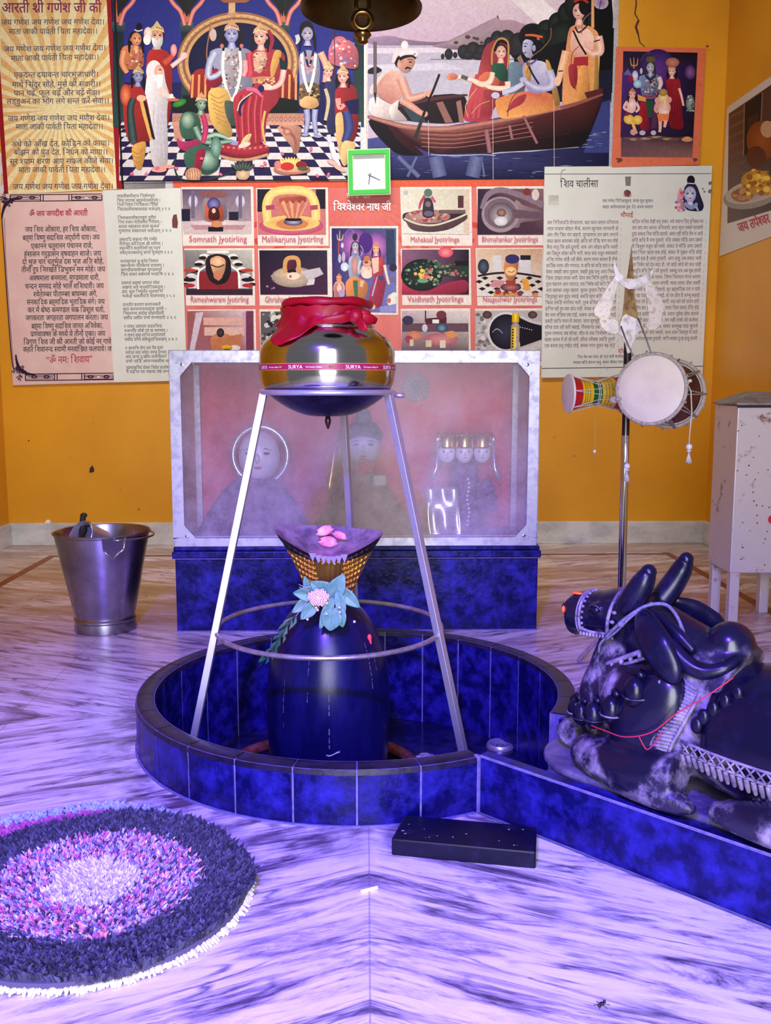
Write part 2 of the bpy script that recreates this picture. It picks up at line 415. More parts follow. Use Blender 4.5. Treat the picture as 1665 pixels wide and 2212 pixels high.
# the ring is open where the channel leaves it
open_a = math.atan2(AX.y, AX.x)
half_open = math.asin(.142/BR)
a_start, a_end = open_a + half_open, open_a - half_open + 2*PI
mb_t, mb_g, mb_r = MB(), MB(), MB()
def ringseg(mb, r0, r1, z0, z1, t0, t1, n=4):
    vs = []
    for i in range(n+1):
        t = t0 + (t1-t0)*i/n; c, s = math.cos(t), math.sin(t)
        vs += [BC+Vector((r0*c, r0*s, z0)), BC+Vector((r1*c, r1*s, z0)), BC+Vector((r1*c, r1*s, z1)), BC+Vector((r0*c, r0*s, z1))]
    fs = [(0,1,2,3), tuple(4*n+q for q in (3,2,1,0))]
    for i in range(n):
        for q in range(4): fs.append((4*i+q, 4*i+4+q, 4*i+4+(q+1)%4, 4*i+(q+1)%4))
    mb.add(vs, fs)
tile_w = (a_end - a_start)/NS
for i in range(NS):
    t0 = a_start + tile_w*i; g = gap/BR/2
    ringseg(mb_t, BR-.013, BR, 0, BZ-.012, t0+g, t0+tile_w-g, 3)
    ringseg(mb_t, BR-BT, BR-BT+.013, BD, BZ-.012, t0+g, t0+tile_w-g, 3)
    # rounded rim, one length per tile
    pr_, n = [], 3
    prof = [(BR-BT-.001, BZ-.012), (BR-BT+.001, BZ-.003), (BR-BT+.010, BZ), (BR-.010, BZ), (BR-.001, BZ-.003), (BR+.001, BZ-.012)]
    vs = []
    for k in range(n+1):
        t = t0 + g*.8 + (tile_w-1.6*g)*k/n
        vs += [BC+Vector((r*math.cos(t), r*math.sin(t), z)) for r, z in prof]
    kk = len(prof)
    fs = [(k*kk+q, (k+1)*kk+q, (k+1)*kk+(q+1)%kk, k*kk+(q+1)%kk) for k in range(n) for q in range(kk)] + [tuple(range(kk)), tuple(range(n*kk, (n+1)*kk))[::-1]]
    mb_r.add(vs, fs)
ringseg(mb_g, BR-BT+.0015, BR-.0015, BD, BZ-.0025, a_start, a_end, 96)
mb_g.build('grout', grout, basin, smooth=30)
mb_t.build('tile_wall', stone, basin, smooth=30, bevel=.0012)
mb_r.build('rim', stone_rim, basin, smooth=50)
mb = MB(); mb.lathe([(0, BD-.02), (BR-BT+.012, BD-.02), (BR-BT+.012, BD), (0, BD)], BC, 64)
mb.build('basin_floor', M('wet_dark_floor', (.006,.006,.045,1), .16, base2=(.04,.035,.16,1), nscale=11, nlo=.45, nhi=.75, bump=.2, bscale=30), basin, smooth=30)
# white bead of cement along the foot
mb = MB(); ringseg(mb, BR-.001, BR+.004, -.001, .003, a_start+.02, a_end-.02, 96)
mb.build('cement_line', grout, basin)

# channel block that carries the bull
chan = thing('stone_channel', NW(.9, 0, 0), 'long dark stone channel block running from the basin to the lower right under the bull', 'plinth')
ca0 = math.sqrt(BR*BR - .142*.142) - .004
def cbox(mb, a0, a1, t0, t1, z0, z1):
    mb.add([NW(a,t,z) for z in (z0,z1) for a,t in ((a0,t0),(a1,t0),(a1,t1),(a0,t1))], [(0,3,2,1),(4,5,6,7),(0,1,5,4),(1,2,6,5),(2,3,7,6),(3,0,4,7)])
mb = MB(); cbox(mb, ca0, 1.75, .112, .142, 0, BZ); cbox(mb, ca0, 1.75, -.142, -.112, 0, BZ)
mb.build('side_wall', stone, chan, bevel=.003)
mb = MB(); cbox(mb, .56, 1.75, -.112, .112, 0, BZ-.006)
mb.build('top_slab', M('worn_slab', (.035,.03,.10,1), .4, base2=(.13,.11,.24,1), nscale=16, bump=.25), chan, bevel=.002)
# sloping spout between the slab and the basin
mb = MB()
mb.prism([NW(.30,-.11,BD+.002), NW(.40,-.11,BD+.03), NW(.56,-.11,BZ-.02), NW(.56,-.11,BD+.002)], TX*.22)
mb.build('spout', stone_rim, chan)
mb = MB(); cbox(mb, ca0-.004, ca0+.008, .140, .1455, 0, BZ+.0008)
mb.add([NW(ca0+.005,.1425,BZ-.002), NW(1.75,.1425,BZ-.002), NW(1.75,.1385,BZ+.001), NW(ca0+.005,.1385,BZ+.001)], [(0,1,2,3)])
mb.add([NW(ca0+.005,.1425,.001), NW(1.75,.1425,.001), NW(1.75,.15,.002), NW(ca0+.005,.15,.002)], [(0,1,2,3)])
mb.build('cement_line', grout, chan)
# ================================================================ SHRINE PLINTH AND GLASS CASE
PX0, PX1, PY0, PY1, PZ = -.585, .530, 2.806, 3.24, .263
pl = thing('stone_plinth', ((PX0+PX1)/2, (PY0+PY1)/2, 0), 'dark blue stone plinth with a moulded ledge under the glass showcase', 'plinth')
mb = MB(); mb.box((PX0+.008, PY0+.008, 0), (PX1-.008, PY1, .226)); mb.build('base_block', stone, pl, bevel=.003)
mb = MB(); mb.box((PX0, PY0, .228), (PX1, PY1, .250)); mb.box((PX0+.004, PY0+.004, .250), (PX1-.004, PY1, PZ)); mb.build('ledge', stone, pl, bevel=.004)
mb = MB(); mb.box((PX0+.001, PY0-.0008, .2262), (PX1-.001, PY1, .2285)); mb.box((PX0+.006, PY0+.006, -.001), (PX1-.006, PY0+.012, .004)); mb.build('grout_line', grout, pl)

CX0, CX1, CY0, CY1, CZ0, CZ1 = -.578, .516, 2.812, 3.20, PZ, .848
case = thing('glass_showcase', ((CX0+CX1)/2, (CY0+CY1)/2, CZ0), 'dusty glass showcase with a scuffed aluminium frame standing on the dark plinth', 'showcase')
fwid = .033
mb = MB()
mb.box((CX0, CY0, CZ1-.036), (CX1, CY0+.03, CZ1)); mb.box((CX0, CY0, CZ0), (CX1, CY0+.03, CZ0+.026))
mb.box((CX0, CY0, CZ0+.026), (CX0+fwid, CY0+.03, CZ1-.036)); mb.box((CX1-fwid, CY0, CZ0+.026), (CX1, CY0+.03, CZ1-.036))
mb.build('front_frame', alu, case, bevel=.002)
mb = MB()
for x in (CX0, CX1-.026):
    m2 = MB(); m2.box((x, CY1-.026, CZ0), (x+.026, CY1, CZ1-.036)); m2.build('rear_post', alu, case, bevel=.002)
for x in (CX0, CX1-.02):
    m2 = MB(); m2.box((x, CY0+.031, CZ1-.03), (x+.02, CY1-.027, CZ1-.007)); m2.build('top_rail', alu, case, bevel=.002)
if 0: pass
#(CX0, CY0+.031, CZ1-.03), (CX0+.02, CY1-.027, CZ1-.001)); mb.box((CX1-.02, CY0+.031, CZ1-.03), (CX1, CY1-.027, CZ1-.001))
mb = MB(); mb.box((CX0+.0, CY0+.03, CZ1-.006), (CX1, CY1, CZ1)); mb.build('top_sheet', alu, case)
crimson = M('crimson_backcloth', (.72,.06,.09,1), .75, base2=(.55,.05,.09,1), nscale=7, stretch=(3,1,1), sheen=.3)
mb = MB(); mb.box((CX0+.004, CY1-.004, CZ0+.001), (CX1-.004, CY1-.001, CZ1-.007)); mb.box((CX0+.004, CY0+.04, CZ0+.001), (CX0+.007, CY1-.03, CZ1-.031)); mb.box((CX1-.007, CY0+.04, CZ0+.001), (CX1-.004, CY1-.03, CZ1-.031))
mb.build('red_backcloth', crimson, case)
mb = MB(); mb.box((CX0+.034, CY0+.032, CZ0+.0005), (CX1-.034, CY1-.03, CZ0+.006)); mb.build('floor_cloth', M('red_floor_cloth', (.30,.03,.06,1), .8), case)
# corner gussets with screws
def gus(sx, sz):
    x = CX0+fwid-.006 if sx < 0 else CX1-fwid+.006
    z = CZ0+.020 if sz < 0 else CZ1-.030
    d, y = .045, CY0-.0022
    g = MB(); g.prism([(x,y,z),(x-sx*d,y,z),(x-sx*.006,y,z-sz*d),(x,y,z-sz*d)], (0,.002,0)); o = g.build('corner_gusset', alu, case)
    s_ = MB(); s_.lathe([(0,-.0035),(.0045,-.0025),(.0055,0),(0,0)], (x-sx*.012, y, z-sz*.012), 14, axis='y'); s_.build('screw', polished, o, smooth=30)
for sx in (-1, 1):
    for sz in (-1, 1): gus(sx, sz)
# dusty pane
m = bpy.data.materials.new('dusty_glass'); m.use_nodes = True
nt = m.node_tree; L = nt.links.new; nt.nodes.remove(nt.nodes['Principled BSDF'])
out = nt.nodes['Material Output']
def node(t, **k):
    n = nt.nodes.new(t)
    for a, v in k.items(): setattr(n, a, v)
    return n
tc = node('ShaderNodeTexCoord'); n1 = node('ShaderNodeTexNoise'); n1.inputs['Scale'].default_value = 7; n1.inputs['Detail'].default_value = 8; n1.inputs['Roughness'].default_value = .7
n2 = node('ShaderNodeTexNoise'); n2.inputs['Scale'].default_value = 260; n2.inputs['Detail'].default_value = 2
for q in (n1, n2): L(tc.outputs['Object'], q.inputs['Vector'])
r1 = node('ShaderNodeMapRange'); r1.inputs['From Min'].default_value = .32; r1.inputs['From Max'].default_value = .72; r1.inputs['To Min'].default_value = .10; r1.inputs['To Max'].default_value = .40; L(n1.outputs['Fac'], r1.inputs['Value'])
r2 = node('ShaderNodeMapRange'); r2.inputs['From Min'].default_value = .60; r2.inputs['From Max'].default_value = .75; r2.inputs['To Max'].default_value = .16; L(n2.outputs['Fac'], r2.inputs['Value'])
spz = node('ShaderNodeSeparateXYZ'); L(tc.outputs['Object'], spz.inputs[0]); rz = node('ShaderNodeMapRange'); rz.inputs['From Min'].default_value = .03; rz.inputs['From Max'].default_value = .50; rz.inputs['To Min'].default_value = 1.35; rz.inputs['To Max'].default_value = .62; L(spz.outputs[2], rz.inputs['Value'])
mz = node('ShaderNodeMath', operation='MULTIPLY'); L(r1.outputs[0], mz.inputs[0]); L(rz.outputs[0], mz.inputs[1])
ad = node('ShaderNodeMath', operation='ADD', use_clamp=True); L(mz.outputs[0], ad.inputs[0]); L(r2.outputs[0], ad.inputs[1])
tr = node('ShaderNodeBsdfTransparent'); tr.inputs[0].default_value = (.97,.96,.97,1)
di = node('ShaderNodeBsdfDiffuse'); di.inputs[0].default_value = (.80,.66,.74,1)
gl = node('ShaderNodeBsdfGlossy'); gl.inputs['Roughness'].default_value = .30
mxs = node('ShaderNodeMixShader'); L(ad.outputs[0], mxs.inputs[0]); L(tr.outputs[0], mxs.inputs[1]); L(di.outputs[0], mxs.inputs[2])
fr = node('ShaderNodeFresnel'); fr.inputs[0].default_value = 1.45
mxg = node('ShaderNodeMixShader'); L(fr.outputs[0], mxg.inputs[0]); L(mxs.outputs[0], mxg.inputs[1]); L(gl.outputs[0], mxg.inputs[2])
L(mxg.outputs[0], out.inputs[0])
dusty = m
mb = MB(); mb.add([(CX0+.020, CY0+.014, CZ0+.015),(CX1-.020, CY0+.014, CZ0+.015),(CX1-.020, CY0+.014, CZ1-.025),(CX0+.020, CY0+.014, CZ1-.025)], [(0,1,2,3)])
mb.build('glass_pane', dusty, case)
# round grey rosette pinned to the back cloth
mb = MB(); c_ = at(898, 838, CY1-.006)
for k in range(9): mb.tube([c_+Vector((.045*(k+1)/9*math.cos(t), -.001, .045*(k+1)/9*math.sin(t))) for t in [2*PI*i/30 for i in range(30)]], .0016, 4, closed=True)
for k in range(16): mb.tube([c_+Vector((0,-.002,0)), c_+Vector((.045*math.cos(k*PI/8),-.002,.045*math.sin(k*PI/8)))], .0012, 4)
tag(mb.build('rosette', M('grey_tinsel', (.30,.32,.34,1), .35, .6)), 'round grey wheel-shaped rosette pinned high on the red backcloth inside the showcase', 'ornament')

# ---- idols inside the case
white_face = M('white_enamel_face', (.80,.77,.78,1), .3, base2=(.66,.62,.68,1), nscale=30)
gold = M('gold_foil', (.80,.52,.16,1), .25, .9, base2=(.62,.38,.10,1), nscale=40, rvar=.1)
robe = M('purple_brocade', (.09,.035,.11,1), .7, base2=(.22,.10,.24,1), nscale=45, nlo=.45, nhi=.62)
ink = M('black_paint', (.015,.012,.015,1), .5)
redp = M('red_paint', (.55,.02,.03,1), .5)
tin = M('silver_tinsel', (.80,.78,.84,1), .25, .7, base2=(.55,.52,.62,1), nscale=160, nlo=.45, nhi=.55)
IZ = CZ0+.006
def face(mb_w, mb_k, mb_r, c, r):
    c = Vector(c)
    mb_w.ell(c, (r*.82, r*.7, r), 28, 18)
    mb_w.ell(c+Vector((0,-r*.70,-r*.05)), (r*.10, r*.16, r*.2), 10, 8)
    for s in (-1,1):
        mb_k.ell(c+Vector((s*r*.32,-r*.60,r*.14)), (r*.17,r*.08,r*.06), 10, 6)
        mb_k.tube([c+Vector((s*r*.12,-r*.62,r*.28)), c+Vector((s*r*.32,-r*.585,r*.34)), c+Vector((s*r*.52,-r*.48,r*.26))], r*.03, 5)
    mb_r.ell(c+Vector((0,-r*.585,-r*.42)), (r*.18,r*.10,r*.06), 10, 6)

# left idol: round silver-white head over a mound of cloth
c_ = at(560, 985, 3.02)
t = thing('round_headed_idol', (c_.x-.02, 3.02, IZ), 'idol with a round white face and purple robe at the left inside the showcase', 'idol')
w, k, r = MB(), MB(), MB(); face(w, k, r, c_, .080)
h = w.build('face', white_face, t, smooth=True); k.build('eyes', ink, h, smooth=True); r.build('lips', redp, h, smooth=True)
mb = MB(); mb.tube([c_+Vector((.088*math.cos(q), .03, .092*math.sin(q))) for q in [2*PI*i/40 for i in range(40)]], .010, 8, closed=True)
mb.build('halo_ring', tin, t, smooth=True)
mb = MB()
def mound(u, v, cx=c_.x-.015, cy=3.03, zt=c_.z-.055, rb=.155):
    a = 2*PI*u; q = (1-v)**.6; rr = rb*q*(1+.10*math.sin(9*a)+.06*math.sin(17*a+2))+.022
    return Vector((cx+rr*math.cos(a), cy+rr*.72*math.sin(a), IZ+(zt-IZ)*v))
mb.grid(mound, 72, 14, cu=True); mb.build('robe', robe, t, smooth=True)
# a pile of small glittering offerings in front of it
for i in range(26):
    pass

# middle idol: seated painted figure with a golden shawl and a rose
c_ = at(785, 965, 3.05)
t = thing('shawled_idol', (c_.x, 3.05, IZ), 'pale-faced idol in a golden shawl with a red rose at the showcase centre', 'idol')
pale = M('pale_green_skin', (.52,.55,.50,1), .45, base2=(.40,.44,.42,1), nscale=25)
w, k, r = MB(), MB(), MB(); face(w, k, r, c_, .066)
w.tube([c_+Vector((0,0,-.05)), c_+Vector((0,.005,-.10))], [.026,.034], 16)
h = w.build('face', pale, t, smooth=True); k.build('eyes', ink, h, smooth=True); r.build('lips', redp, h, smooth=True)
mb = MB()
mb.ell(c_+Vector((0,.015,.035)), (.062,.055,.050), 24, 12); mb.ell(c_+Vector((0,.012,.09)), (.026,.026,.036), 16, 10)
mb.build('hair_bun', M('dark_hair', (.06,.06,.055,1), .6, base2=(.15,.16,.14,1), nscale=60), t, smooth=True)
mb = MB()
def torso(u, v):
    a = 2*PI*u; rr = (.135*(1-v)**.8+.035)*(1+.05*math.sin(8*a)); return Vector((c_.x+rr*math.cos(a), 3.06+rr*.62*math.sin(a), IZ+(c_.z-.085-IZ)*v))
mb.grid(torso, 56, 14, cu=True); mb.build('body', M('brown_cloth', (.20,.10,.05,1), .7, base2=(.34,.22,.12,1), nscale=26, nlo=.42, nhi=.6), t, smooth=True)
mb = MB(); A_, B_, C_ = at(742, 925, 2.99), at(724, 1010, 2.95), at(716, 1085, 2.93)
mb.tube([A_, A_.lerp(B_,.5)+Vector((-.006,-.005,0)), B_, B_.lerp(C_,.5)+Vector((-.004,-.004,0)), C_], [.012,.022,.026,.024,.016], 8, flat=.5)
mb.build('golden_shawl', gold, t, smooth=True)
mb = MB(); c2 = at(787, 1010, 2.96)
for j in range(9):
    q = j*2.4; rr = .004+.0024*j
    mb.ell(c2+Vector((rr*math.cos(q), -.012+.0015*j, rr*math.sin(q))), (.013,.006,.013), 10, 6)
mb.build('rose', redp, t, smooth=True)
mb = MB(); c2 = at(820, 1038, 2.97); mb.box(c2-Vector((.022,.008,.018)), c2+Vector((.022,.008,.018))); mb.build('folded_cloth', pale, t, bevel=.006)

# right idol: three white faces under gold crowns on a dark garlanded stem
t = thing('three_faced_idol', (at(1003, 980, 3.02).x, 3.02, IZ), 'three-faced white idol with gold crowns at the right inside the showcase', 'idol')
for px, off in ((965, .012), (1003, -.008), (1041, .012)):
    c_ = at(px, 978, 3.0+off)
    w, k, r = MB(), MB(), MB(); face(w, k, r, c_, .034)
    h = w.build('face', white_face, t, smooth=True); k.build('eyes', ink, h, smooth=True); r.build('lips', redp, h, smooth=True)
    mb = MB(); mb.lathe([(.028,.016),(.030,.020),(.027,.034),(.032,.054),(.024,.056),(.0,.050)], c_, 20)
    for j in range(7):
        q = 2*PI*j/7; mb.ell(c_+Vector((.030*math.cos(q),.030*math.sin(q),.056)), (.006,.006,.009), 8, 6)
    mb.build('crown', gold, t, smooth=35)
mb = MB()
for px, s in ((945, -1), (1066, 1)):
    p0, p1, p2 = at(px, 950, 3.0), at(px+2*s, 1010, 3.0), at(px+12*s, 1034, 2.99)
    mb = MB(); mb.tube([p0, p1, p2], [.004,.007,.010], 8); mb.ell(p0, (.007,.007,.012), 10, 8); mb.tube([p0+Vector((0,0,-.016)), p0+Vector((-s*.024,0,-.012))], .006, 8)
    mb.build('silver_rod', tin, t, smooth=True)
mb = MB(); c_ = at(1003, 1000, 3.03)
mb.tube([(c_.x, 3.035, IZ), (c_.x, 3.035, IZ+.06), (c_.x, 3.035, c_.z-.02), (c_.x, 3.03, c_.z+.01)], [.075,.055,.045,.03], 18)
mb.build('robe', robe, t, smooth=True)
mb = MB()
for j in range(15):
    p = at(1011 + 2*math.sin(j), 1035+j*9, 2.975); mb.ell(p, (.0055,.0055,.0055), 8, 6)
mb.build('bead_string', M('pearl', (.75,.62,.62,1), .25), t, smooth=True)
# sequined packet and purple bundle
c_ = at(958, 1080, 2.94)
mb = MB()
mb.grid(lambda u, v: Vector((c_.x+(u-.5)*.105+(v-.5)*-.014, 2.93+.008*math.sin(9*u)*math.sin(5*v)+.02*v, IZ+.004+(.155)*v)), 16, 16)
tag(mb.build('sequined_cloth', tin, smooth=True, solid=.004), 'sparkling white sequined cloth propped before the three-faced idol in the showcase', 'cloth')
mb = MB()
for j in range(10):
    p = at(1050+10*math.sin(j*2.1), 1100-9*j*.7, 2.95+.006*math.cos(j)); mb.ell(p, (.028-.001*j,.02,.014), 12, 8)
mb.ell((at(1060,1130,2.95).x, 2.95, IZ+.016), (.065,.03,.016), 16, 8)
tag(mb.build('cloth_bundle', robe, smooth=True), 'rumpled purple cloth bundle at the lower right inside the showcase', 'cloth')

# ---- on the showcase top
c_ = at(1112, 757, 2.93); bz = CZ1
t = thing('small_bottle', (c_.x, 2.93, bz), 'slim clear bottle with a yellow cap standing on the showcase top', 'bottle')
mb = MB(); mb.lathe([(0,0),(.0115,0),(.013,.003),(.013,.078),(.009,.084),(.007,.090),(0,.090)], (c_.x,2.93,bz), 20)
mb.build('bottle_body', M('clear_plastic', (.86,.84,.86,1), .12, trans=.75, base2=(.80,.78,.82,1)), t, smooth=35)
mb = MB(); mb.lathe([(0,.088),(.0105,.088),(.0115,.090),(.011,.113),(.009,.115),(0,.115)], (c_.x,2.93,bz), 20)
mb.build('yellow_cap', M('yellow_plastic', (.95,.62,.0,1), .35), t, smooth=35)
mb = MB(); mb.lathe([(.0134,.008),(.0134,.072)], (c_.x,2.93,bz), 10, caps=False, a0=PI*1.02, a1=PI*1.52)
lb = mb.build('yellow_label', M('yellow_label', (.90,.62,.02,1), .5), t, smooth=True)
mb = MB()
for j in range(7):
    a = PI*1.26; z = bz+.012+.0085*j
    mb.add([(c_.x+.0138*math.cos(a+da), 2.93+.0138*math.sin(a+da), z+dz) for da, dz in ((-.25,0),(.25,.0005),(.2,.0055),(-.22,.005))], [(0,1,2,3)])
mb.build('label_print', ink, lb)
c_ = at(490, 748, 2.86)
t = thing('marigold', (c_.x, 2.86, CZ1), 'small yellow marigold lying on the left of the showcase top', 'flower')
mb = MB()
for j in range(26):
    q = j*2.4; rr = .0022*math.sqrt(j); mb.ell((c_.x+rr*math.cos(q), 2.86+rr*math.sin(q), CZ1+.012-rr*.35), (.006,.003,.006), 7, 5, rot=Matrix.Rotation(q, 3, 'Z'))
mb.build('petals', M('marigold_yellow', (.92,.50,.01,1), .6), t, smooth=True)
mb = MB(); mb.ell((c_.x,2.86,CZ1+.004), (.008,.008,.004), 10, 6); mb.build('calyx', M('leaf_green_dark', (.05,.14,.03,1), .6), t, smooth=True)

# ================================================================ BLACK STONE (lingam) in the basin
LX, LY = -.083, 1.97
lprof = [(0,BD),(.122,BD),(.126,-.08),(.1315,.00),(.133,.06),(.132,.105),(.127,.15),(.118,.19),(.105,.225),(.088,.258),(.066,.283),(.040,.300),(.018,.307),(0,.309)]
def smooth_prof(p, n=3):
    for _ in range(n):
        q = [p[0]]
        for a, b in zip(p, p[1:]): q += [(a[0]*.75+b[0]*.25, a[1]*.75+b[1]*.25), (a[0]*.25+b[0]*.75, a[1]*.25+b[1]*.75)]
        q.append(p[-1]); p = q
    return p
ling_m = M('polished_black_stone', (.003,.003,.045,1), .26, spec=.35, base2=(.009,.008,.11,1), nscale=12, nlo=.45, nhi=.75, rvar=.08, stretch=(1,1,.35))
mb = MB(); mb.lathe([lprof[0], lprof[1]] + smooth_prof(lprof[1:], 2)[1:], (LX, LY, 0), 96)
t = thing('black_stone_lingam', (LX, LY, BD), 'tall egg-shaped polished black stone standing in the middle of the basin', 'stone')
mb.build('stone_body', ling_m, t, smooth=40)
def lrad(z):
    for (r0,z0),(r1,z1) in zip(lprof[1:], lprof[2:]):
        if z0 <= z <= z1: return r0+(r1-r0)*(z-z0)/(z1-z0)
    return 0
# drip marks, chalky water trails down the front
mb = MB(); rnd = random.Random(3)
for ang, z0, z1, w in ((-1.52,.245,.02,.0022),(-1.86,.20,.12,.0013),(-1.42,.22,.16,.0012),(-.75,.22,.13,.0026),(-.60,.20,.14,.0018),(-2.3,.15,.05,.0012)):
    z = z0; mb = MB()
    while z > z1:
        l = rnd.uniform(.004,.018)
        if rnd.random() < .75:
            p = []
            for q in (0,.5,1):
                zz = z-l*q; rr = lrad(zz)+.0006; p.append((rr, zz))
            for (ra,za),(rb,zb) in zip(p, p[1:]):
                ww = w*rnd.uniform(.4,1)
                mb.add([(LX+ra*math.cos(ang-ww/ra/2), LY+ra*math.sin(ang-ww/ra/2), za),(LX+ra*math.cos(ang+ww/ra/2), LY+ra*math.sin(ang+ww/ra/2), za),(LX+rb*math.cos(ang+ww/rb/2), LY+rb*math.sin(ang+ww/rb/2), zb),(LX+rb*math.cos(ang-ww/rb/2), LY+rb*math.sin(ang-ww/rb/2), zb)], [(0,1,2,3)])
        z -= l+rnd.uniform(.001,.006)
    mb.build('chalk_trail', M('chalk_trail', (.15,.13,.24,1), .7), t)
# small silver mark on the front of the stone
mb = MB(); zz = .003
pts = [(x, z) for x, z in ((-.015,-.002),(-.009,-.004),(-.002,-.002),(.006,.002),(.013,.004))]
mb.tube([(LX+.015+x, LY-math.sqrt(max(0,(lrad(zz)+.001)**2-(.015+x)**2)), zz+z) for x, z in pts], [.0016,.0014,.0012,.0016,.0026], 6)
mb.build('silver_mark', M('dull_silver', (.5,.45,.5,1), .4, .5), t, smooth=True)

# copper snake coil round the foot of the stone
copper = M('reddish_copper', (.16,.035,.03,1), .45, .3, base2=(.30,.09,.08,1), nscale=60, bump=.4, bscale=160)
mb = MB(); pts = []
for i in range(60):
    a = math.radians(-70 + 325*i/59)
    pts.append((-.105+.222*math.cos(a), 2.03+.222*math.sin(a), BD+.014))
mb.tube(pts, [.013 if i < 50 else .013-.0009*(i-49) for i in range(60)], 10)
tag(mb.build('copper_coil', copper, smooth=True), 'reddish copper coil lying round the foot of the black stone', 'ornament')

# steel drain dish on the basin floor
c_ = fl(1080, 1608, BD+.006)
t = thing('drain_dish', (c_.x, c_.y, BD), 'small round steel drain dish on the wet basin floor at the right', 'drain')
mb = MB(); mb.lathe([(0,.004),(.012,.004),(.020,.010),(.030,.011),(.034,.006),(.034,0),(0,0)], (c_.x,c_.y,BD), 28); mb.build('dish', steel, t, smooth=40)
mb = MB()
for j in range(6): mb.lathe([(0,.0046),(.0022,.0046)], (c_.x+.008*math.cos(j*PI/3), c_.y+.008*math.sin(j*PI/3), BD), 8, caps=True)
mb.build('drain_holes', blackiron, t)
# white residue on the basin floor
mb = MB(); rnd = random.Random(11)
for px, py, n, s in ((940,1640,16,.02),(985,1650,10,.014),(905,1632,7,.012)):
    for j in range(n):
        c_ = fl(px+rnd.uniform(-34,34), py+rnd.uniform(-9,9), BD)
        mb.ell(c_+Vector((0,0,.002)), (rnd.uniform(.4,1)*s, rnd.uniform(.3,.8)*s, .004), 9, 5)
tag(mb.build('milk_residue', M('curdled_white', (.52,.46,.56,1), .6, base2=(.22,.18,.32,1), nscale=30), smooth=True), 'white curdled offering residue on the basin floor right of the stone', 'residue', kind='stuff')
for i, (px, py) in enumerate(((520,1625),(552,1590))):
    c_ = fl(px, py, BD+.008)
    t_ = MB()
    t_.grid(lambda u, v: c_+Vector(((u-.5)*.05*math.sin(PI*max(v,.05)), (v-.5)*.035, .010*math.sin(PI*u)*math.sin(PI*v)-.007)), 10, 10)
    if i == 0: tag(t_.build('rose_petal', M('faded_pink_petal', (.85,.25,.30,1), .6), smooth=True, solid=.0006), 'pale pink petal on the basin floor at the left of the black stone', 'petal')
# ================================================================ BRASS HOOD on the stone
HX, HY = -.077, 1.945
hood = thing('brass_cobra_hood', (HX, HY, .30), 'flared brass cobra hood ornament crowning the black stone', 'ornament')
brass = M('aged_brass', (.62,.34,.07,1), .33, .85, base2=(.34,.14,.03,1), nscale=18, nlo=.42, nhi=.68, rvar=.08)
hood_top = M('tarnished_brass_top', (.42,.30,.38,1), .45, .5, base2=(.20,.12,.20,1), nscale=30, nlo=.42, nhi=.62, bump=.3)
def hw(v): return .047 + .064*v**1.15
def tipz(u): return .398 + .056*abs(u)**1.7 - (.008*u if u > 0 else 0)
def hfront(uu, v):
    u = uu*2-1
    x = u*hw(v*(.72+.28*abs(u)))
    z = .306 + (tipz(u)-.306)*v
    y = HY - (.052*(1-u*u)**.7)*(.75+.45*v) - .055*v**3*abs(u)**1.2 + .012
    d = 0
    if abs(u) < .36 and .16 < v < .86: d = .0035*abs(math.cos(u/.36*PI*2.5))
    elif v > .05 and v < .9:
        su, sv = abs(u)*10, v*8.5
        su2 = su + (.5 if int(sv) % 2 else 0)
        fu, fv = (su2 % 1)-.5, (sv % 1)-.5
        d = .0058*max(0, 1-(fu*fu*3.6+fv*fv*3.2))
    return Vector((HX+x, y-d, z))
def hback(uu, v):
    u = uu*2-1
    x = u*hw(v)
    zt = .456 - .006*u - .004*(1-u*u)
    return Vector((HX+x, HY+.020+.018*(1-u*u)*v - .055*v**3*abs(u)**1.2*.75 - .008*abs(u)**8, .306+(zt-.306)*v))
VL = lambda u: .985-.25*abs(2*u-1)**.8
mb = MB(); mb.grid(lambda u, v: hfront(u, v*VL(u)), 150, 90); mb.build('scaled_front', brass, hood, smooth=True)
mb = MB(); mb.grid(lambda u, v: hfront(u, VL(u)+(1-VL(u))*v), 90, 10); mb.build('black_lip', M('dark_brass', (.018,.010,.014,1), .5, .4), hood, smooth=True)  # smooth lip band in a darker brass, widest at the side corners
mb = MB(); mb.grid(hback, 40, 20)
for e in (0, 1):
    mb.grid(lambda u, v, e=e: hfront(e, v).lerp(hback(e, v), u), 2, 20)
mb.build('hood_back', brass, hood, smooth=40)
mb = MB()
mb.grid(lambda u, v: hfront(u, 1).lerp(hback(u, 1), v) + Vector((0,0,-.012*math.sin(PI*v)*math.sin(PI*u)**.5+.0018*math.sin(23*u)*math.sin(9*v) if 0 < u < 1 else 0)), 60, 14)
mb.build('hood_top', hood_top, hood, smooth=True)
mb = MB()
for j in range(7):                                           # tooth-like fringe on the front lip
    u = .5+(j-3)*.055; p = hfront(u, 1)
    mb.add([p+Vector((-.0075,-.003,.004)), p+Vector((.0075,-.003,.004)), p+Vector((.001,-.007,-.013)), p+Vector((0,.003,.004))], [(0,1,2),(0,2,3),(1,3,2),(0,3,1)])
mb.build('fringe', M('tarnished_fringe', (.20,.14,.20,1), .5), hood)

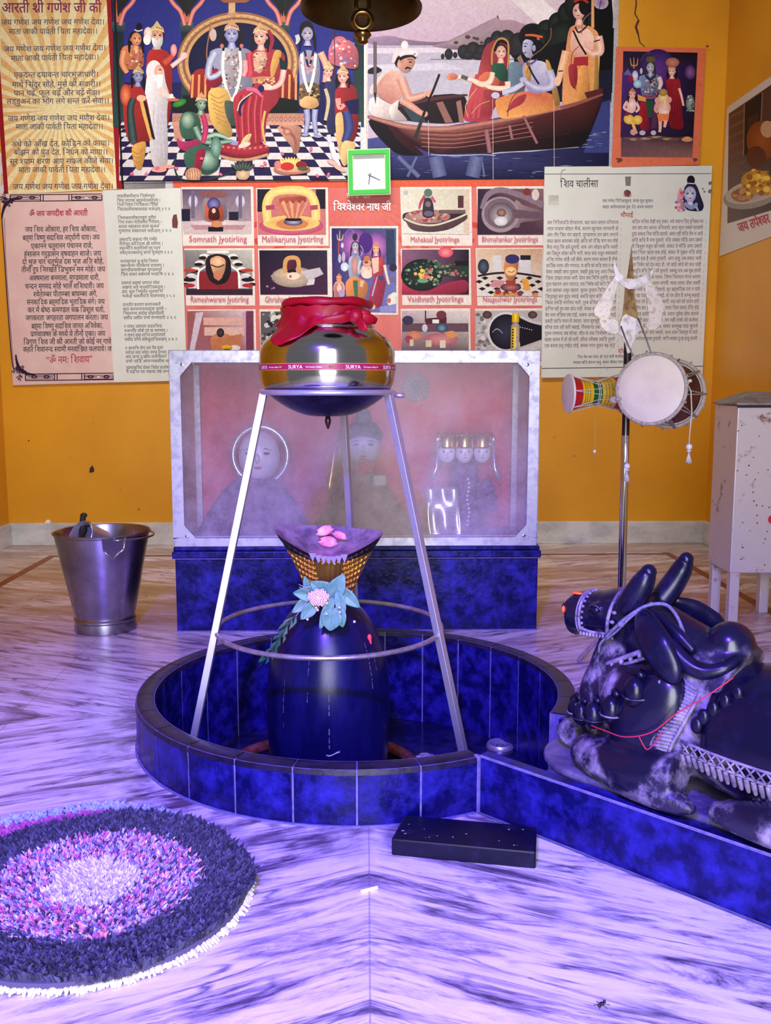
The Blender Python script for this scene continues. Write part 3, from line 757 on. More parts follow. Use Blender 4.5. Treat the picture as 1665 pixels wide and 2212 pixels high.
# rose petals lying on the hood
pet_m = M('pink_rose_petal', (.92,.16,.34,1), .55, base2=(.95,.48,.58,1), nscale=60)
def petal(name, px, py, sx, sy, rz, label):
    base = hback(.5, 1).lerp(hfront(.5, 1), .5)
    c = at(px, py, base.y-.01)
    mb = MB()
    def f(u, v):
        a = (u-.5)*2; w = math.sin(PI*min(1, .08+v*.92))**.7
        q = Vector((a*sx*w, (v-.5)*.006+.006*a*a, (v-.5)*sy*2+.003*math.sin(5*u+3*v)))
        return c + Matrix.Rotation(rz, 3, 'Y') @ q
    mb.grid(f, 12, 12)
    return tag(mb.build(name, pet_m, smooth=True, solid=.0008), label, 'petal', 'rose petals on the brass hood')
petal('rose_petal', 701, 1147, .0105, .0165, 1.35, 'bright pink rose petal at the top of the brass hood')
petal('rose_petal', 734, 1157, .008, .0145, 2.05, 'slender pink rose petal at the right of the petals on the brass hood')
petal('rose_petal', 709, 1171, .0115, .0185, 1.75, 'broad pink rose petal hanging over the lip of the brass hood')
# red petal stuck to the stone
zz = .225; aa = math.radians(-33); rr = lrad(zz)+.001
mb = MB(); c_ = Vector((LX+rr*math.cos(aa), LY+rr*math.sin(aa), zz))
mb.ell(c_, (.005,.003,.009), 10, 8); mb.ell(c_+Vector((.002,-.001,-.009)), (.003,.002,.006), 8, 6)
tag(mb.build('red_petal', M('red_petal', (.85,.06,.07,1), .6), smooth=True), 'small red petal stuck to the right shoulder of the black stone', 'petal')
mb = MB(); zz = .262; rr = lrad(zz)+.002; aa = math.radians(-48)
mb.ell((LX+rr*math.cos(aa), LY+rr*math.sin(aa), zz), (.003,.003,.003), 8, 6)
tag(mb.build('white_bead', M('white_bead', (.8,.78,.8,1), .3), smooth=True), 'tiny white bead stuck high on the right of the black stone', 'bead')

# ---- leaves round the neck of the hood
leaf_m = M('bel_leaf_green', (.09,.27,.19,1), .45, base2=(.20,.40,.32,1), nscale=30, nlo=.4, nhi=.6)
leaf_d = M('dark_leaf_green', (.012,.07,.05,1), .5, base2=(.03,.12,.08,1), nscale=30)
def leaf(px, py, dep, length, width, ang, tilt, label, mat=leaf_m, curl=.25, group='bel leaves round the brass hood'):
    c = at(px, py, dep)
    t = thing('bel_leaf', c, label, 'leaf', group)
    R = Matrix.Rotation(ang, 3, 'Y') @ Matrix.Rotation(tilt, 3, 'X')
    def f(u, v):
        a = (u-.5)*2
        w = width*(math.sin(PI*v**.8)**.8)*(1 if v < .96 else .6)
        q = Vector((a*w, -abs(a)*w*.30 + curl*length*(v-.4)**2, (v-.45)*length))
        return c + R @ q
    mb = MB(); mb.grid(f, 8, 16); mb.build('blade', mat, t, smooth=True, solid=.0007)
    mb = MB(); mb.tube([f(.5, i/10)+R @ Vector((0,-.0008,0)) for i in range(11)], [.0013-.0008*i/10 for i in range(11)], 5)
    mb.tube([f(.5,0), f(.5,0)+R @ Vector((.001,.001,-.012))], .0008, 5)
    mb.build('midrib', M('leaf_rib', (.16,.30,.18,1), .5), t, smooth=True)
FY = 1.865
for (px, py, dy, l, w, ang, tl, lab, mm) in (
    (668, 1282, .005, .060, .017, -1.5, .3, 'ferny green leaf pointing left beside the pink flower cluster', leaf_m),
    (726, 1270, -.002, .060, .018, .5, .2, 'broad green leaf just under the right of the brass hood', leaf_m),
    (752, 1290, .0, .058, .014, 2.3, .2, 'green leaf at the far right of the garland pointing down right', leaf_m),
    (735, 1302, -.010, .056, .011, 2.9, .1, 'narrow green leaf hanging right of the pink flower cluster', leaf_m),
    (668, 1318, -.010, .048, .013, -2.4, .1, 'pale leaf below left of the pink flower cluster', leaf_m),
    (706, 1322, -.016, .072, .011, -2.75, .05, 'long pointed leaf hanging down the middle of the stone', leaf_m),
    (716, 1336, -.018, .050, .021, -3.0, .0, 'broad pale leaf lowest on the front of the stone', leaf_m),
    (734, 1330, -.014, .046, .013, 2.9, .1, 'pale leaf at the lower right of the garland', leaf_m),
    (655, 1305, .004, .052, .012, -2.2, .3, 'green leaf pointing down left at the left of the garland', leaf_m),
    (662, 1262, .010, .032, .007, -.2, .2, 'small upright leaf at the left of the hood neck', leaf_m),
    (700, 1275, .0, .060, .020, -1.0, .2, 'green leaf behind the pink flower cluster', leaf_m),
    (730, 1318, -.006, .050, .009, -2.6, .1, 'dark leaf between the pale leaves at the right', leaf_d)):
    leaf(px, py, FY+dy, l, w, ang, tl, lab, mm)
# dark drooping sprig on the left shoulder
t = thing('drooping_sprig', at(612, 1370, 1.90), 'dark leafy sprig drooping down the left shoulder of the black stone', 'sprig')
pts = [at(640,1325,1.885), at(618,1355,1.885), at(600,1385,1.89), at(580,1415,1.90), at(558,1442,1.91)]
mb = MB(); mb.tube(pts, [.0014,.0014,.0012,.0010,.0007], 6); mb.build('stem', leaf_d, t, smooth=True)
mb = MB(); rnd = random.Random(5)
for j in range(16):
    q = j/15*3.2; i0 = int(q); p = pts[i0].lerp(pts[i0+1], q-i0)
    d = (pts[i0+1]-pts[i0]).normalized(); side = Vector((d.z,0,-d.x))*(1 if j % 2 else -1)
    e = p + d*rnd.uniform(.020,.034) + side*rnd.uniform(.003,.012) + Vector((0,-rnd.uniform(0,.006),0))
    mid = p.lerp(e,.5)+side*.003
    mb.add([p, mid+side*.0035, e, mid-side*.0035+Vector((0,-.001,0))], [(0,1,2),(0,2,3)])
mb.build('leaflets', leaf_d, t)
# grass blades
t = thing('grass_blades', at(655,1300,1.87), 'thin dry grass blades sticking out from the leaf garland', 'grass')
mb = MB()
for a_, b_ in (((645,1262),(668,1276)),((646,1268),(672,1282)),((736,1265),(748,1257)),((640,1330),(662,1300)),((744,1268),(757,1282)),((660,1336),(690,1312))):
    mb.tube([at(a_[0],a_[1],1.855), at((a_[0]+b_[0])/2,(a_[1]+b_[1])/2-1,1.855), at(b_[0],b_[1],1.86)], [.0005,.0008,.0008], 5)
    mb.build('grass_blade', M('dry_grass', (.42,.40,.38,1), .6), t); mb = MB()
# pink-white flower cluster
t = thing('ixora_cluster', at(688,1290,1.845), 'cluster of tiny pink-white blossoms in the middle of the leaf garland', 'flower')
mb = MB(); rnd = random.Random(2)
for j in range(46):
    q = j*2.4; rr = .0030*math.sqrt(j)
    c_ = at(688,1290,1.848) + Vector((rr*math.cos(q), -.006+rr*rr*8, rr*.8*math.sin(q)))
    for k in range(4):
        mb.ell(c_+Vector((.0023*math.cos(k*PI/2+j), -.001, .0023*math.sin(k*PI/2+j))), (.0018,.001,.0018), 6, 4)
for px, py in ((686,1318),(683,1313),(705,1326),(664,1338),(733,1312),(734,1322),(667,1290),(704,1297),(706,1303)):
    mb.ell(at(px,py,1.84), (.0028,.002,.0026), 7, 5)
mb.build('blossoms', M('pale_pink_blossom', (.95,.62,.58,1), .5), t, smooth=True)

# ================================================================ POT STAND
SX, SY = -.079, 1.97
stand = thing('steel_pot_stand', (SX, SY, BD), 'three-legged steel stand with a wide ring straddling the black stone', 'stand')
def srad(z): return .133 + (.730-z)*.222
legs = [math.radians(194), math.radians(-20), math.radians(78)]
for a in legs:
    p0 = Vector((SX+srad(.735)*math.cos(a), SY+srad(.735)*math.sin(a), .735)); zb = BD+.0005
    p1 = Vector((SX+srad(zb)*math.cos(a), SY+srad(zb)*math.sin(a), zb))
    mb = MB(); mb.tube([p0, p0.lerp(p1,.5), p1], .0108, 4, flat=.9, upv=(math.cos(a+.5), math.sin(a+.5), 0)); mb.build('leg', steel, stand, bevel=.001)
rod = M('worn_steel_rod', (.46,.42,.48,1), .35, .7, base2=(.30,.24,.26,1), nscale=40)
mb = MB(); zr = .236; rr = srad(zr)-.004
mb.tube([(SX+rr*math.cos(2*PI*i/96), SY+rr*math.sin(2*PI*i/96), zr) for i in range(96)], .0052, 10, closed=True); mb.build('brace_ring', rod, stand, smooth=True)
mb = MB(); mb.tube([(SX+.136*math.cos(2*PI*i/96), SY+.136*math.sin(2*PI*i/96), .733) for i in range(96)], .0058, 10, closed=True)
mb.tube([(SX+.136, SY-.01, .727), (SX+.158, SY-.014, .726)], .005, 8); mb.build('top_ring', steel, stand, smooth=True)

# ================================================================ STEEL POT
potprof = smooth_prof([(0,.6835),(.035,.6835),(.060,.690),(.090,.704),(.115,.722),(.128,.736)], 1) + \
    smooth_prof([(.1285,.737),(.136,.750),(.1395,.775),(.1395,.800),(.1375,.822),(.128,.838),(.112,.851),(.100,.860),(.0965,.862),(.098,.865),(.090,.873),(.082,.882),(.078,.890),(.080,.898),(.087,.905),(.090,.909)], 1)
pot = thing('steel_pot', (SX, SY, .6835), 'shiny round steel water pot with a dark wet base sitting in the stand', 'pot')
body_m = M('mirror_steel', (.62,.61,.62,1), .13, 1., base2=(.50,.48,.48,1), nscale=1.2, nlo=.3, nhi=.7, stretch=(.3,.3,60))
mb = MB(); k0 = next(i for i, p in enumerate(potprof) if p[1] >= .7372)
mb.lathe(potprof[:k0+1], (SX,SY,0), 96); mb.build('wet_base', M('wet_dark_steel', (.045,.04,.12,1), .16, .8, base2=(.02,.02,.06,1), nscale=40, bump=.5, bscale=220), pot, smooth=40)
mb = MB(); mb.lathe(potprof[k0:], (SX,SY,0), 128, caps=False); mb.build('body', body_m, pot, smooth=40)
mb = MB(); mb.lathe([(0,.6555),(.003,.660),(.0062,.670),(.0065,.677),(.004,.684),(0,.6845)], (SX,SY,0), 14); mb.build('drip_nozzle', M('dark_wet_wick', (.03,.006,.012,1), .25), pot, smooth=True)
# maker's band with its lettering
bandR = .1402
mb = MB(); mb.lathe([(bandR,.7765),(bandR,.7885)], (SX,SY,0), 128, caps=False); band = mb.build('maker_band', M('maroon_band', (.33,.012,.05,1), .35), pot, smooth=True)
mb = MB()
for z in (.7762,.7885): mb.lathe([(bandR+.0001,z),(bandR+.0002,z+.0009)], (SX,SY,0), 128, caps=False)
mb.build('band_edge', M('orange_edge', (.85,.25,.06,1), .4), band, smooth=True)
# ---- text helpers (default font; simple shaping for the Nagari script)
_G = {}
def _mesh_of(body, res=2, off=0.0):
    c = bpy.data.curves.new('tmp', 'FONT'); c.body = body; c.resolution_u = res; c.offset = off; c.fill_mode = 'FRONT' if hasattr(c, 'fill_mode') else c.fill_mode
    o = bpy.data.objects.new('tmp', c); COL.objects.link(o)
    me = o.to_mesh(); vs = [(v.co.x, v.co.y) for v in me.vertices]; fs = [tuple(p.vertices) for p in me.polygons]
    o.to_mesh_clear(); bpy.data.objects.remove(o); bpy.data.curves.remove(c)
    return vs, fs
def glyph(ch, res=2, off=0.0):
    k = (ch, res, off)
    if k in _G: return _G[k]
    bar = '|' if ord(ch) < 0x900 else '\u0964'
    if ch == ' ': _G[k] = ([], [], .27); return _G[k]
    vs, fs = _mesh_of(ch, res, off)
    b0 = max(x for x, y in _mesh_of(bar, res, off)[0])
    v2, _ = _mesh_of(ch+bar, res, off)
    adv = max(x for x, y in v2) - b0
    _G[k] = (vs, fs, adv)
    return _G[k]
def clip_x(vs, fs, xc):
    bm = bmesh.new(); q = [bm.verts.new((x, y, 0)) for x, y in vs]
    for f in fs:
        try: bm.faces.new([q[i] for i in f])
        except ValueError: pass
    bmesh.ops.bisect_plane(bm, geom=bm.verts[:]+bm.edges[:]+bm.faces[:], plane_co=(xc,0,0), plane_no=(1,0,0), clear_outer=True)
    bm.verts.index_update()
    r = [(v.co.x, v.co.y) for v in bm.verts], [tuple(v.index for v in f.verts) for f in bm.faces]
    bm.free(); return r
STEMLESS = set('टठडढदहरङछ')
def layout(text, res=2, off=0.0):
    """returns [(verts2d, faces)] in em units and the total advance"""
    out = []; x = 0.0
    def put(vs, fs, dx): out.append(([(a+dx, b) for a, b in vs], fs))
    i, n = 0, len(text)
    cons = lambda ch: 'क' <= ch <= 'ह'
    while i < n:
        ch = text[i]
        if not cons(ch):
            vs, fs, adv = glyph(ch, res, off); put(vs, fs, x); x += adv; i += 1; continue
        cs = [ch]; i += 1
        while i+1 < n and text[i] == '्' and cons(text[i+1]): cs.append(text[i+1]); i += 2
        marks = []
        while i < n and (text[i] in 'ािीुूृेैोौंँःॅॉ़्'): marks.append(text[i]); i += 1
        reph = len(cs) > 1 and cs[0] == 'र'
        if reph: cs = cs[1:]
        rak = len(cs) > 1 and cs[-1] == 'र'
        if rak: cs = cs[:-1]
        if 'ि' in marks:
            vs, fs, adv = glyph('ि', res, off); put(vs, fs, x); x += adv
        for q in cs[:-1]:
            vs, fs, adv = glyph(q, res, off)
            if q in STEMLESS:
                put(vs, fs, x); x += adv; hv, hf, _ = glyph('्', res, off); put(hv, hf, x)
            else:
                xc = adv*.74 if q in 'कफ' else adv-.165
                put(*clip_x(vs, fs, xc), x); x += xc-.01
        vs, fs, adv = glyph(cs[-1], res, off); put(vs, fs, x)
        if rak:
            sx = x+adv-.15; w = .028+off
            put([(sx,.20),(sx+.0,.20+2.4*w),(sx-.26,.05+1.2*w),(sx-.26,.05-1.2*w)], [(0,1,2,3)], 0)
        x += adv
        for mk in marks:
            if mk == 'ि': continue
            vs, fs, adv = glyph(mk, res, off); put(vs, fs, x); x += adv
        if reph:
            vs, fs, _ = glyph('े', res, off); put([(-a-.5, b) for a, b in vs], [tuple(reversed(f)) for f in fs], x)
    return out, x
def latin(text, res=2, off=0.0):
    vs, fs = _mesh_of(text, res, off); return [(vs, fs)], max(a for a, b in vs)

# ---- lettering on the maker's band, wrapped on the curve
mb = MB()
def wrap(text, a_mid, z0, h, sx=1.0):
    gl_, w = latin(text, 3, .006)
    s = h
    for vs, fs in gl_:
        mb.add([(SX+(bandR+.0004)*math.cos(a_mid+(x-w/2)*s*sx/bandR), SY+(bandR+.0004)*math.sin(a_mid+(x-w/2)*s*sx/bandR), z0+y*s) for x, y in vs], fs)
for k, dg in enumerate((-152, -114, -67, -30)):
    a = math.radians(dg)
    wrap('SURYA', a, .7790, .0098, 1.05)
    wrap('The Freedom of Metals', a+math.radians(15.5), .7806, .0044, .78)
mb.build('band_lettering', M('white_print', (.9,.88,.9,1), .5), band)
mb = MB()
for dg in (-129, -85, -44):
    a = math.radians(dg)
    for da, z, r in ((0,.7822,.0032),(-.022,.7828,.0018),(.022,.7828,.0018)):
        c_ = Vector((SX+(bandR+.0003)*math.cos(a+da), SY+(bandR+.0003)*math.sin(a+da), z)); mb.ell(c_, (r,r*.4+.0002,r*.7), 8, 5)
mb.build('band_emblem', gold, band)

# ================================================================ RED CLOTH tied over the mouth of the pot
satin = M('red_satin', (.40,.001,.012,1), .40, spec=.3, base2=(.28,.001,.008,1), nscale=5)
t = thing('red_cloth', (SX, SY, .90), 'shiny red satin cloth tied over the mouth of the steel pot', 'cloth')
mb = MB()
mb.tube([(SX+.0855*math.cos(2*PI*i/64), SY+.0855*math.sin(2*PI*i/64), .9105+.0012*math.sin(5*2*PI*i/64)) for i in range(64)], [.0088+.0012*math.sin(7*2*PI*i/64+1) for i in range(64)], 12, closed=True)
mb.lathe([(0,.9135),(.05,.915),(.080,.916)], (SX,SY,0), 48, caps=False)
mb.build('rolled_rim', satin, t, smooth=True)
mb = MB()
def skirt(u, v):
    a = math.radians(-215 + 175*u)
    a_deg = -215+175*u
    low = .024 + .052*math.exp(-((a_deg+128)/26)**2) + .010*math.exp(-((a_deg+175)/30)**2)
    zt = .902; z = zt - v*low
    # follows the shoulder of the pot
    prof = [(.0,.1405),(.822,.1405),(.838,.131),(.851,.115),(.862,.1000),(.873,.0935),(.882,.0885),(.892,.0865),(.903,.0885),(1,.0885)]
    for (z0,r0),(z1,r1) in zip(prof, prof[1:]):
        if z0 <= z <= z1: r = r0+(r1-r0)*(z-z0)/(z1-z0); break
    r += .0035 + .0022*math.sin(a*11+v*3)*(1-v*.3) + .0015*math.sin(a*23)
    r = max(r, .0905+.004*(1-v))
    return Vector((SX+r*math.cos(a), SY+r*math.sin(a), z + .0012*math.sin(a*17)))
mb.grid(skirt, 90, 16); mb.build('draped_skirt', satin, t, smooth=True, solid=.0014)
kc = at(768, 682, SY-.088)
mb = MB(); mb.ell(kc, (.016,.013,.014), 16, 12); mb.ell(kc+Vector((-.013,.002,.005)), (.014,.009,.008), 12, 8); mb.ell(kc+Vector((.014,.004,.006)), (.016,.008,.007), 12, 8); mb.build('knot', satin, t, smooth=True)
def ribbon(pts, ws, name):
    mb = MB(); n = len(pts)
    mb.tube(pts, ws, 10, flat=.30, upv=(.35,-.3,1)); mb.build(name, satin, t, smooth=True)
ribbon([kc, at(785,688,SY-.088), at(800,690,SY-.082), at(813,694,SY-.075)], [.007,.012,.011,.006], 'cloth_tail')
ribbon([kc, at(776,697,SY-.098), at(784,706,SY-.104), at(791,713,SY-.109)], [.007,.010,.010,.004], 'cloth_tail')
ribbon([kc, at(740,688,SY-.097), at(705,692,SY-.10), at(665,700,SY-.093)], [.009,.010,.007,.003], 'cloth_fold')

# ================================================================ BUCKET
BX, BY = -.806, 2.86
bk = thing('steel_bucket', (BX, BY, 0), 'tall flared steel bucket with a stepped foot standing on the marble at the left', 'bucket')
bsteel = M('dull_bucket_steel', (.42,.41,.45,1), .30, 1., base2=(.27,.26,.30,1), nscale=9, nlo=.4, nhi=.65, rvar=.08)
mb = MB()
mb.lathe([(0,.002),(.088,.002),(.0925,0),(.0935,.004),(.0905,.030),(.0935,.034),(.0935,.039),(.0895,.044),(.0895,.050),(.0925,.058),(.140,.298),(.1445,.301),(.1455,.305),(.143,.3085),(.1395,.306),(.137,.298),(.090,.060),(0,.060)], (BX,BY,0), 72)
mb.build('bucket_body', bsteel, bk, smooth=35)
for a in (math.radians(-62), math.radians(118)):
    mb = MB(); d = Vector((math.cos(a), math.sin(a), 0)); s = Vector((-d.y, d.x, 0))
    c_ = Vector((BX,BY,0))
    P = lambda w, z: c_ + d*(.0955+(z-.06)*.1975+.0025) + s*w + Vector((0,0,z))
    mb.prism([P(-.034,.300),P(-.030,.268),P(0,.240),P(.030,.268),P(.034,.300)], d*.0025)
    e = mb.build('lug', bsteel, bk, bevel=.0008)
    mb = MB(); mb.tube([P(.034,.304)+d*.004, P(.030,.268)+d*.004, P(0,.240)+d*.004, P(-.030,.268)+d*.004], .0022, 6); mb.build('wire_loop', polished, e, smooth=True)
mb = MB()                                               # bail folded down round the right side of the rim
pts = []
for i in range(25):
    a = math.radians(-62 + 180*i/24); rr = .150 + .004*math.sin(PI*i/24)
    pts.append((BX+rr*math.cos(a), BY+rr*math.sin(a), .297-.006*math.sin(PI*i/24)))
mb.tube(pts, .0032, 8); mb.build('bail_handle', bsteel, bk, smooth=True)
# mug lying inside the bucket, its black handle poking up
mc = Vector((BX-.042, BY+.01, .278))
mug = thing('steel_mug', mc, 'steel mug with a black handle leaning inside the bucket', 'mug')
R = Matrix.Rotation(math.radians(-48), 3, 'Y') @ Matrix.Rotation(math.radians(50), 3, 'X')
mb = MB(); mb.lathe([(0,-.055),(.040,-.055),(.044,-.050),(.046,.032),(.048,.036),(.046,.038),(.044,.034),(.042,-.048),(0,-.050)], (0,0,0), 36)
mb.v = [R @ p + mc for p in mb.v]; mb.build('mug_body', steel, mug, smooth=35)
mb = MB(); h0 = at(180,1143,BY+.03)
mb.tube([h0+Vector((-.01,0,-.035)), h0+Vector((0,0,0)), at(178,1128,BY+.03), at(180,1112,BY+.03)], [.006,.013,.009,.009], 7)
mb.ell(at(187,1132,BY+.03), (.014,.012,.010), 8, 6); mb.ell(at(181,1113,BY+.03), (.011,.009,.008), 8, 6)
mb.build('black_handle', M('black_tape', (.02,.012,.015,1), .7, bump=.6, bscale=120), mug, smooth=50)

# ================================================================ TRIDENT with its drums
TY = 2.6
tri = thing('trident', at(1345,1290,TY)*1, 'tall steel trident with rusty gilt blades on a tripod pole', 'trident')
tri.location = (at(1345,1290,TY).x, TY, 0); LOC[tri] = Vector(tri.location)
rusty = M('gilt_rusty_sheet', (.84,.76,.72,1), .34, .6, base2=(.30,.15,.06,1), nscale=48, nlo=.52, nhi=.72, rvar=.1)
sheet = M('bright_worn_sheet', (.88,.84,.90,1), .34, .55, base2=(.5,.38,.34,1), nscale=45, nlo=.5, nhi=.7)
def plate(name, pts, mat, y=TY, th=.004, bend=0.0):
    mb = MB(); mb.prism([at(px, py, y) for px, py in pts], (0, th, 0)); return mb.build(name, mat, tri, bevel=.0006)
plate('centre_blade', [(1364,531),(1366,560),(1369,600),(1371,640),(1378,685),(1386,702),(1336,702),(1344,682),(1348,650),(1350,620),(1356,590),(1361,555)], M('gilt_brown_sheet', (.50,.33,.15,1), .3, .8, base2=(.22,.11,.05,1), nscale=40), TY)
plate('base_plate', [(1344,684),(1352,678),(1378,690),(1390,704),(1374,724),(1367,742),(1361,762),(1355,764),(1350,742),(1344,728),(1334,720)], sheet, TY-.0045)
plate('left_blade', [(1339,581),(1337,600),(1329,635),(1320,672),(1316,690),(1327,688),(1337,697),(1336,718),(1328,722),(1312,718),(1299,707),(1294,692),(1285,682),(1282,670),(1290,655),(1305,630),(1322,605)], rusty, TY-.008)
plate('right_blade', [(1392,579),(1395,590),(1408,612),(1424,637),(1434,658),(1437,665),(1430,678),(1428,700),(1416,712),(1402,713),(1394,704),(1402,690),(1400,668),(1396,640),(1392,610)], rusty, TY-.008)
plate('crescent', [(1327,558),(1330,572),(1339,590),(1352,601),(1372,603),(1390,596),(1403,588),(1414,578),(1408,598),(1396,613),(1378,624),(1358,625),(1342,616),(1330,598),(1325,578)], sheet, TY-.012)
mb = MB(); p0, p1 = at(1356,735,TY+.008), at(1342,1300,TY+.008)
mb.tube([p0, p0.lerp(p1,.36)], .0105, 14); mb.build('dark_pole_top', blackiron, tri, smooth=40)
mb = MB(); p2 = Vector((p1.x, TY+.008, .02)); mb.tube([p0.lerp(p1,.355), p1, p2], .0115, 14); mb.build('pole', polished, tri, smooth=40)
fl1 = fl(1248, 1428, .004)
hub = Vector((p2.x, TY+.008, .10))
for q in (fl1, Vector((p2.x+.16, TY-.08, .004)), Vector((p2.x+.02, TY+.19, .004))):
    mb = MB(); mb.tube([hub, q], .0105, 4, flat=.45); mb.build('tripod_leg', alu, tri, bevel=.001)

# big drum
def frame_of(d):
    d = d.normalized(); u = Vector((0,0,1)); u = (u - d*u.dot(d)).normalized(); w = u.cross(d); return d, u, w
F_, R_ = at(1405, 840, 2.40), at(1450, 851, 2.545)
d, u, w = frame_of(R_-F_); LEN = (R_-F_).length
def DP(s, r, a): return F_ + d*s + (u*math.sin(a) + w*math.cos(a))*r
drum = thing('large_damru', F_.lerp(R_,.5), 'large hourglass drum with a cream skin hanging on the trident pole', 'drum')
hide = M('cream_drum_skin', (.80,.70,.62,1), .6, base2=(.66,.54,.46,1), nscale=9, nlo=.45, nhi=.75)
wood = M('dark_red_wood', (.10,.022,.018,1), .35, base2=(.05,.012,.012,1), nscale=20)
rope = M('pale_rope', (.50,.44,.40,1), .85, base2=(.34,.29,.27,1), nscale=150, bump=.6, bscale=300)
N = 40
def lat(profile, mat, name, sm=40, parent=None):
    mb = MB(); k = len(profile)
    vs = [DP(s, r, 2*PI*i/N) for i in range(N) for s, r in profile]
    fs = [(i*k+q, ((i+1)%N)*k+q, ((i+1)%N)*k+q+1, i*k+q+1) for i in range(N) for q in range(k-1)]
    mb.add(vs, fs)
    return mb.build(name, mat, parent or drum, smooth=sm)
lat([(.006,.080),(.02,.078),(LEN*.35,.048),(LEN*.5,.040),(LEN*.65,.048),(LEN-.02,.078),(LEN-.006,.080)], wood, 'wooden_shell')
for s0, sg in ((0, 1), (LEN, -1)):
    h = lat([(s0,.0),(s0,.05),(s0+sg*.001,.083),(s0+sg*.004,.0865),(s0+sg*.010,.086)], hide, 'drum_skin', 50)
    mb = MB(); mb.tube([DP(s0+sg*.004, .0885, 2*PI*i/64) for i in range(64)], .0052, 8, closed=True); mb.build('rope_hoop', rope, h, smooth=True)
mb = MB(); nl = 9
for i in range(nl):
    a0, a1 = 2*PI*i/nl, 2*PI*(i+.5)/nl
    pm = DP(LEN*.5, .046, (a0+a1)/2)
    mb.tube([DP(.002,.094,a0), pm, DP(LEN-.002,.094,a1)], .0026, 6); mb.tube([DP(LEN-.002,.094,a1), DP(LEN*.5,.046,a1+PI/nl/2), DP(.002,.094,a0+2*PI/nl)], .0026, 6)
    for s0 in (.002, LEN-.002): mb.tube([DP(s0-.004,.086,a0), DP(s0,.0955,a0), DP(s0+.006,.086,a0)], .003, 6)
mb.tube([DP(LEN*.5, .047, 2*PI*i/32) for i in range(32)], .005, 8, closed=True)
mb.build('lacing', rope, drum, smooth=True)
mb = MB()
mb.tube([at(1341,705,TY-.02), at(1352,735,2.5), at(1366,766,2.405)], .0022, 6); mb.tube([at(1378,688,TY-.02), at(1392,722,2.5), at(1406,762,2.40)], .0022, 6)
mb.build('hanging_cord', M('grey_cord', (.24,.23,.25,1), .8), drum, smooth=True)
mb = MB(); mb.ell(at(1325,864,2.43), (.012,.010,.010), 12, 8); mb.tube([at(1325,864,2.43), at(1340,862,2.405)], .004, 6); mb.build('rope_knob', rope, drum, smooth=True)
def pendant(parent, pts, bead, tassel, name='tassel_string', r=.0018):
    mb = MB(); mb.tube(pts, r, 6); o = mb.build(name, white_thread, parent, smooth=True)
    mb = MB(); mb.ell(bead, (.0085,.0085,.0085), 14, 10); mb.ell(bead-Vector((0,0,.011)), (.0065,.0065,.0028), 12, 6); mb.build('bead', M('white_bead', (.8,.78,.8,1), .3), o, smooth=True)
    if tassel:
        mb = MB()
        for i in range(14):
            q = i*2.4; rr = .0016*math.sqrt(i); mb.tube([bead-Vector((0,0,.013)), bead+Vector((rr*1.3*math.cos(q), rr*1.3*math.sin(q), -.040-.002*(i%3)))], .0014, 5)
        mb.build('tassel', white_thread, o, smooth=True)
pendant(drum, [at(1484,828,2.47), at(1492,845,2.44), at(1494,890,2.44), at(1490,930,2.44), at(1488,958,2.44)], at(1488,965,2.44), True)
pendant(drum, [at(1352,900,2.56), at(1351,950,2.56), at(1354,985,2.56), at(1354,1000,2.56)], at(1354,1007,2.56), True)
mb = MB(); rnd = random.Random(8)
for j in range(16):
    p = at(1480+rnd.uniform(-8,10), 826+rnd.uniform(-8,14), 2.46); mb.ell(p, (.006,.005,.005), 7, 5)
mb.build('frayed_knot', white_thread, drum, smooth=True)

# small painted drum behind
F_, R_ = at(1226, 850, 2.64), at(1346, 849, 2.66)
d, u, w = frame_of(R_-F_); LEN = (R_-F_).length; N = 36
sd = thing('small_damru', F_.lerp(R_,.5), 'small hourglass drum painted red, yellow and green beside the large drum', 'drum')
def sr(s): q = abs(s/LEN-.5)*2; return .031 + .021*q**1.35
cols = [('red',0,.19),('yellow',.19,.40),('green',.40,.56),('yellow',.56,.80),('red',.80,1)]
pm_ = {'red': M('drum_red', (.50,.012,.02,1), .25), 'yellow': M('drum_yellow', (.82,.50,.01,1), .25), 'green': M('drum_green', (.01,.11,.02,1), .25)}
for cname, f0, f1 in cols:
    lat([(LEN*(f0+(f1-f0)*i/5), sr(LEN*(f0+(f1-f0)*i/5))) for i in range(6)], pm_[cname], cname+'_band', 40, sd)
mb = MB()
for f in (.24,.28,.33,.62,.67,.72): mb.tube([DP(LEN*f, sr(LEN*f)+.0003, 2*PI*i/40) for i in range(40)], .0007, 4, closed=True)
mb.build('black_lines', ink, sd)
for s0, sg in ((-.001,1),(LEN+.001,-1)):
    lat([(s0,0),(s0,.045),(s0+sg*.001,.0535),(s0+sg*.006,.0545)], hide, 'drum_skin', 50, sd)
mb = MB(); nl = 7
for i in range(nl):
    a0, a1 = 2*PI*i/nl+.3, 2*PI*(i+.5)/nl+.3
    mb.tube([DP(.003,.0555,a0), DP(LEN*.5,.0335,(a0+a1)/2), DP(LEN-.003,.0555,a1)], .0010, 5); mb.tube([DP(LEN-.003,.0555,a1), DP(LEN*.5,.0335,a1+PI/nl/2), DP(.003,.0555,a0+2*PI/nl)], .0010, 5)
for f in (.49,.52): mb.tube([DP(LEN*f, .034, 2*PI*i/32) for i in range(32)], .0013, 5, closed=True)
mb.tube([at(1312,800,2.6), at(1300,780,2.6), at(1335,735,2.6)], .0005, 4)
mb.tube([DP(LEN*.5,.03,PI/2), at(1310,775,2.62), at(1340,705,2.6)], .0005, 4)
mb.build('lacing', white_thread, sd, smooth=True)
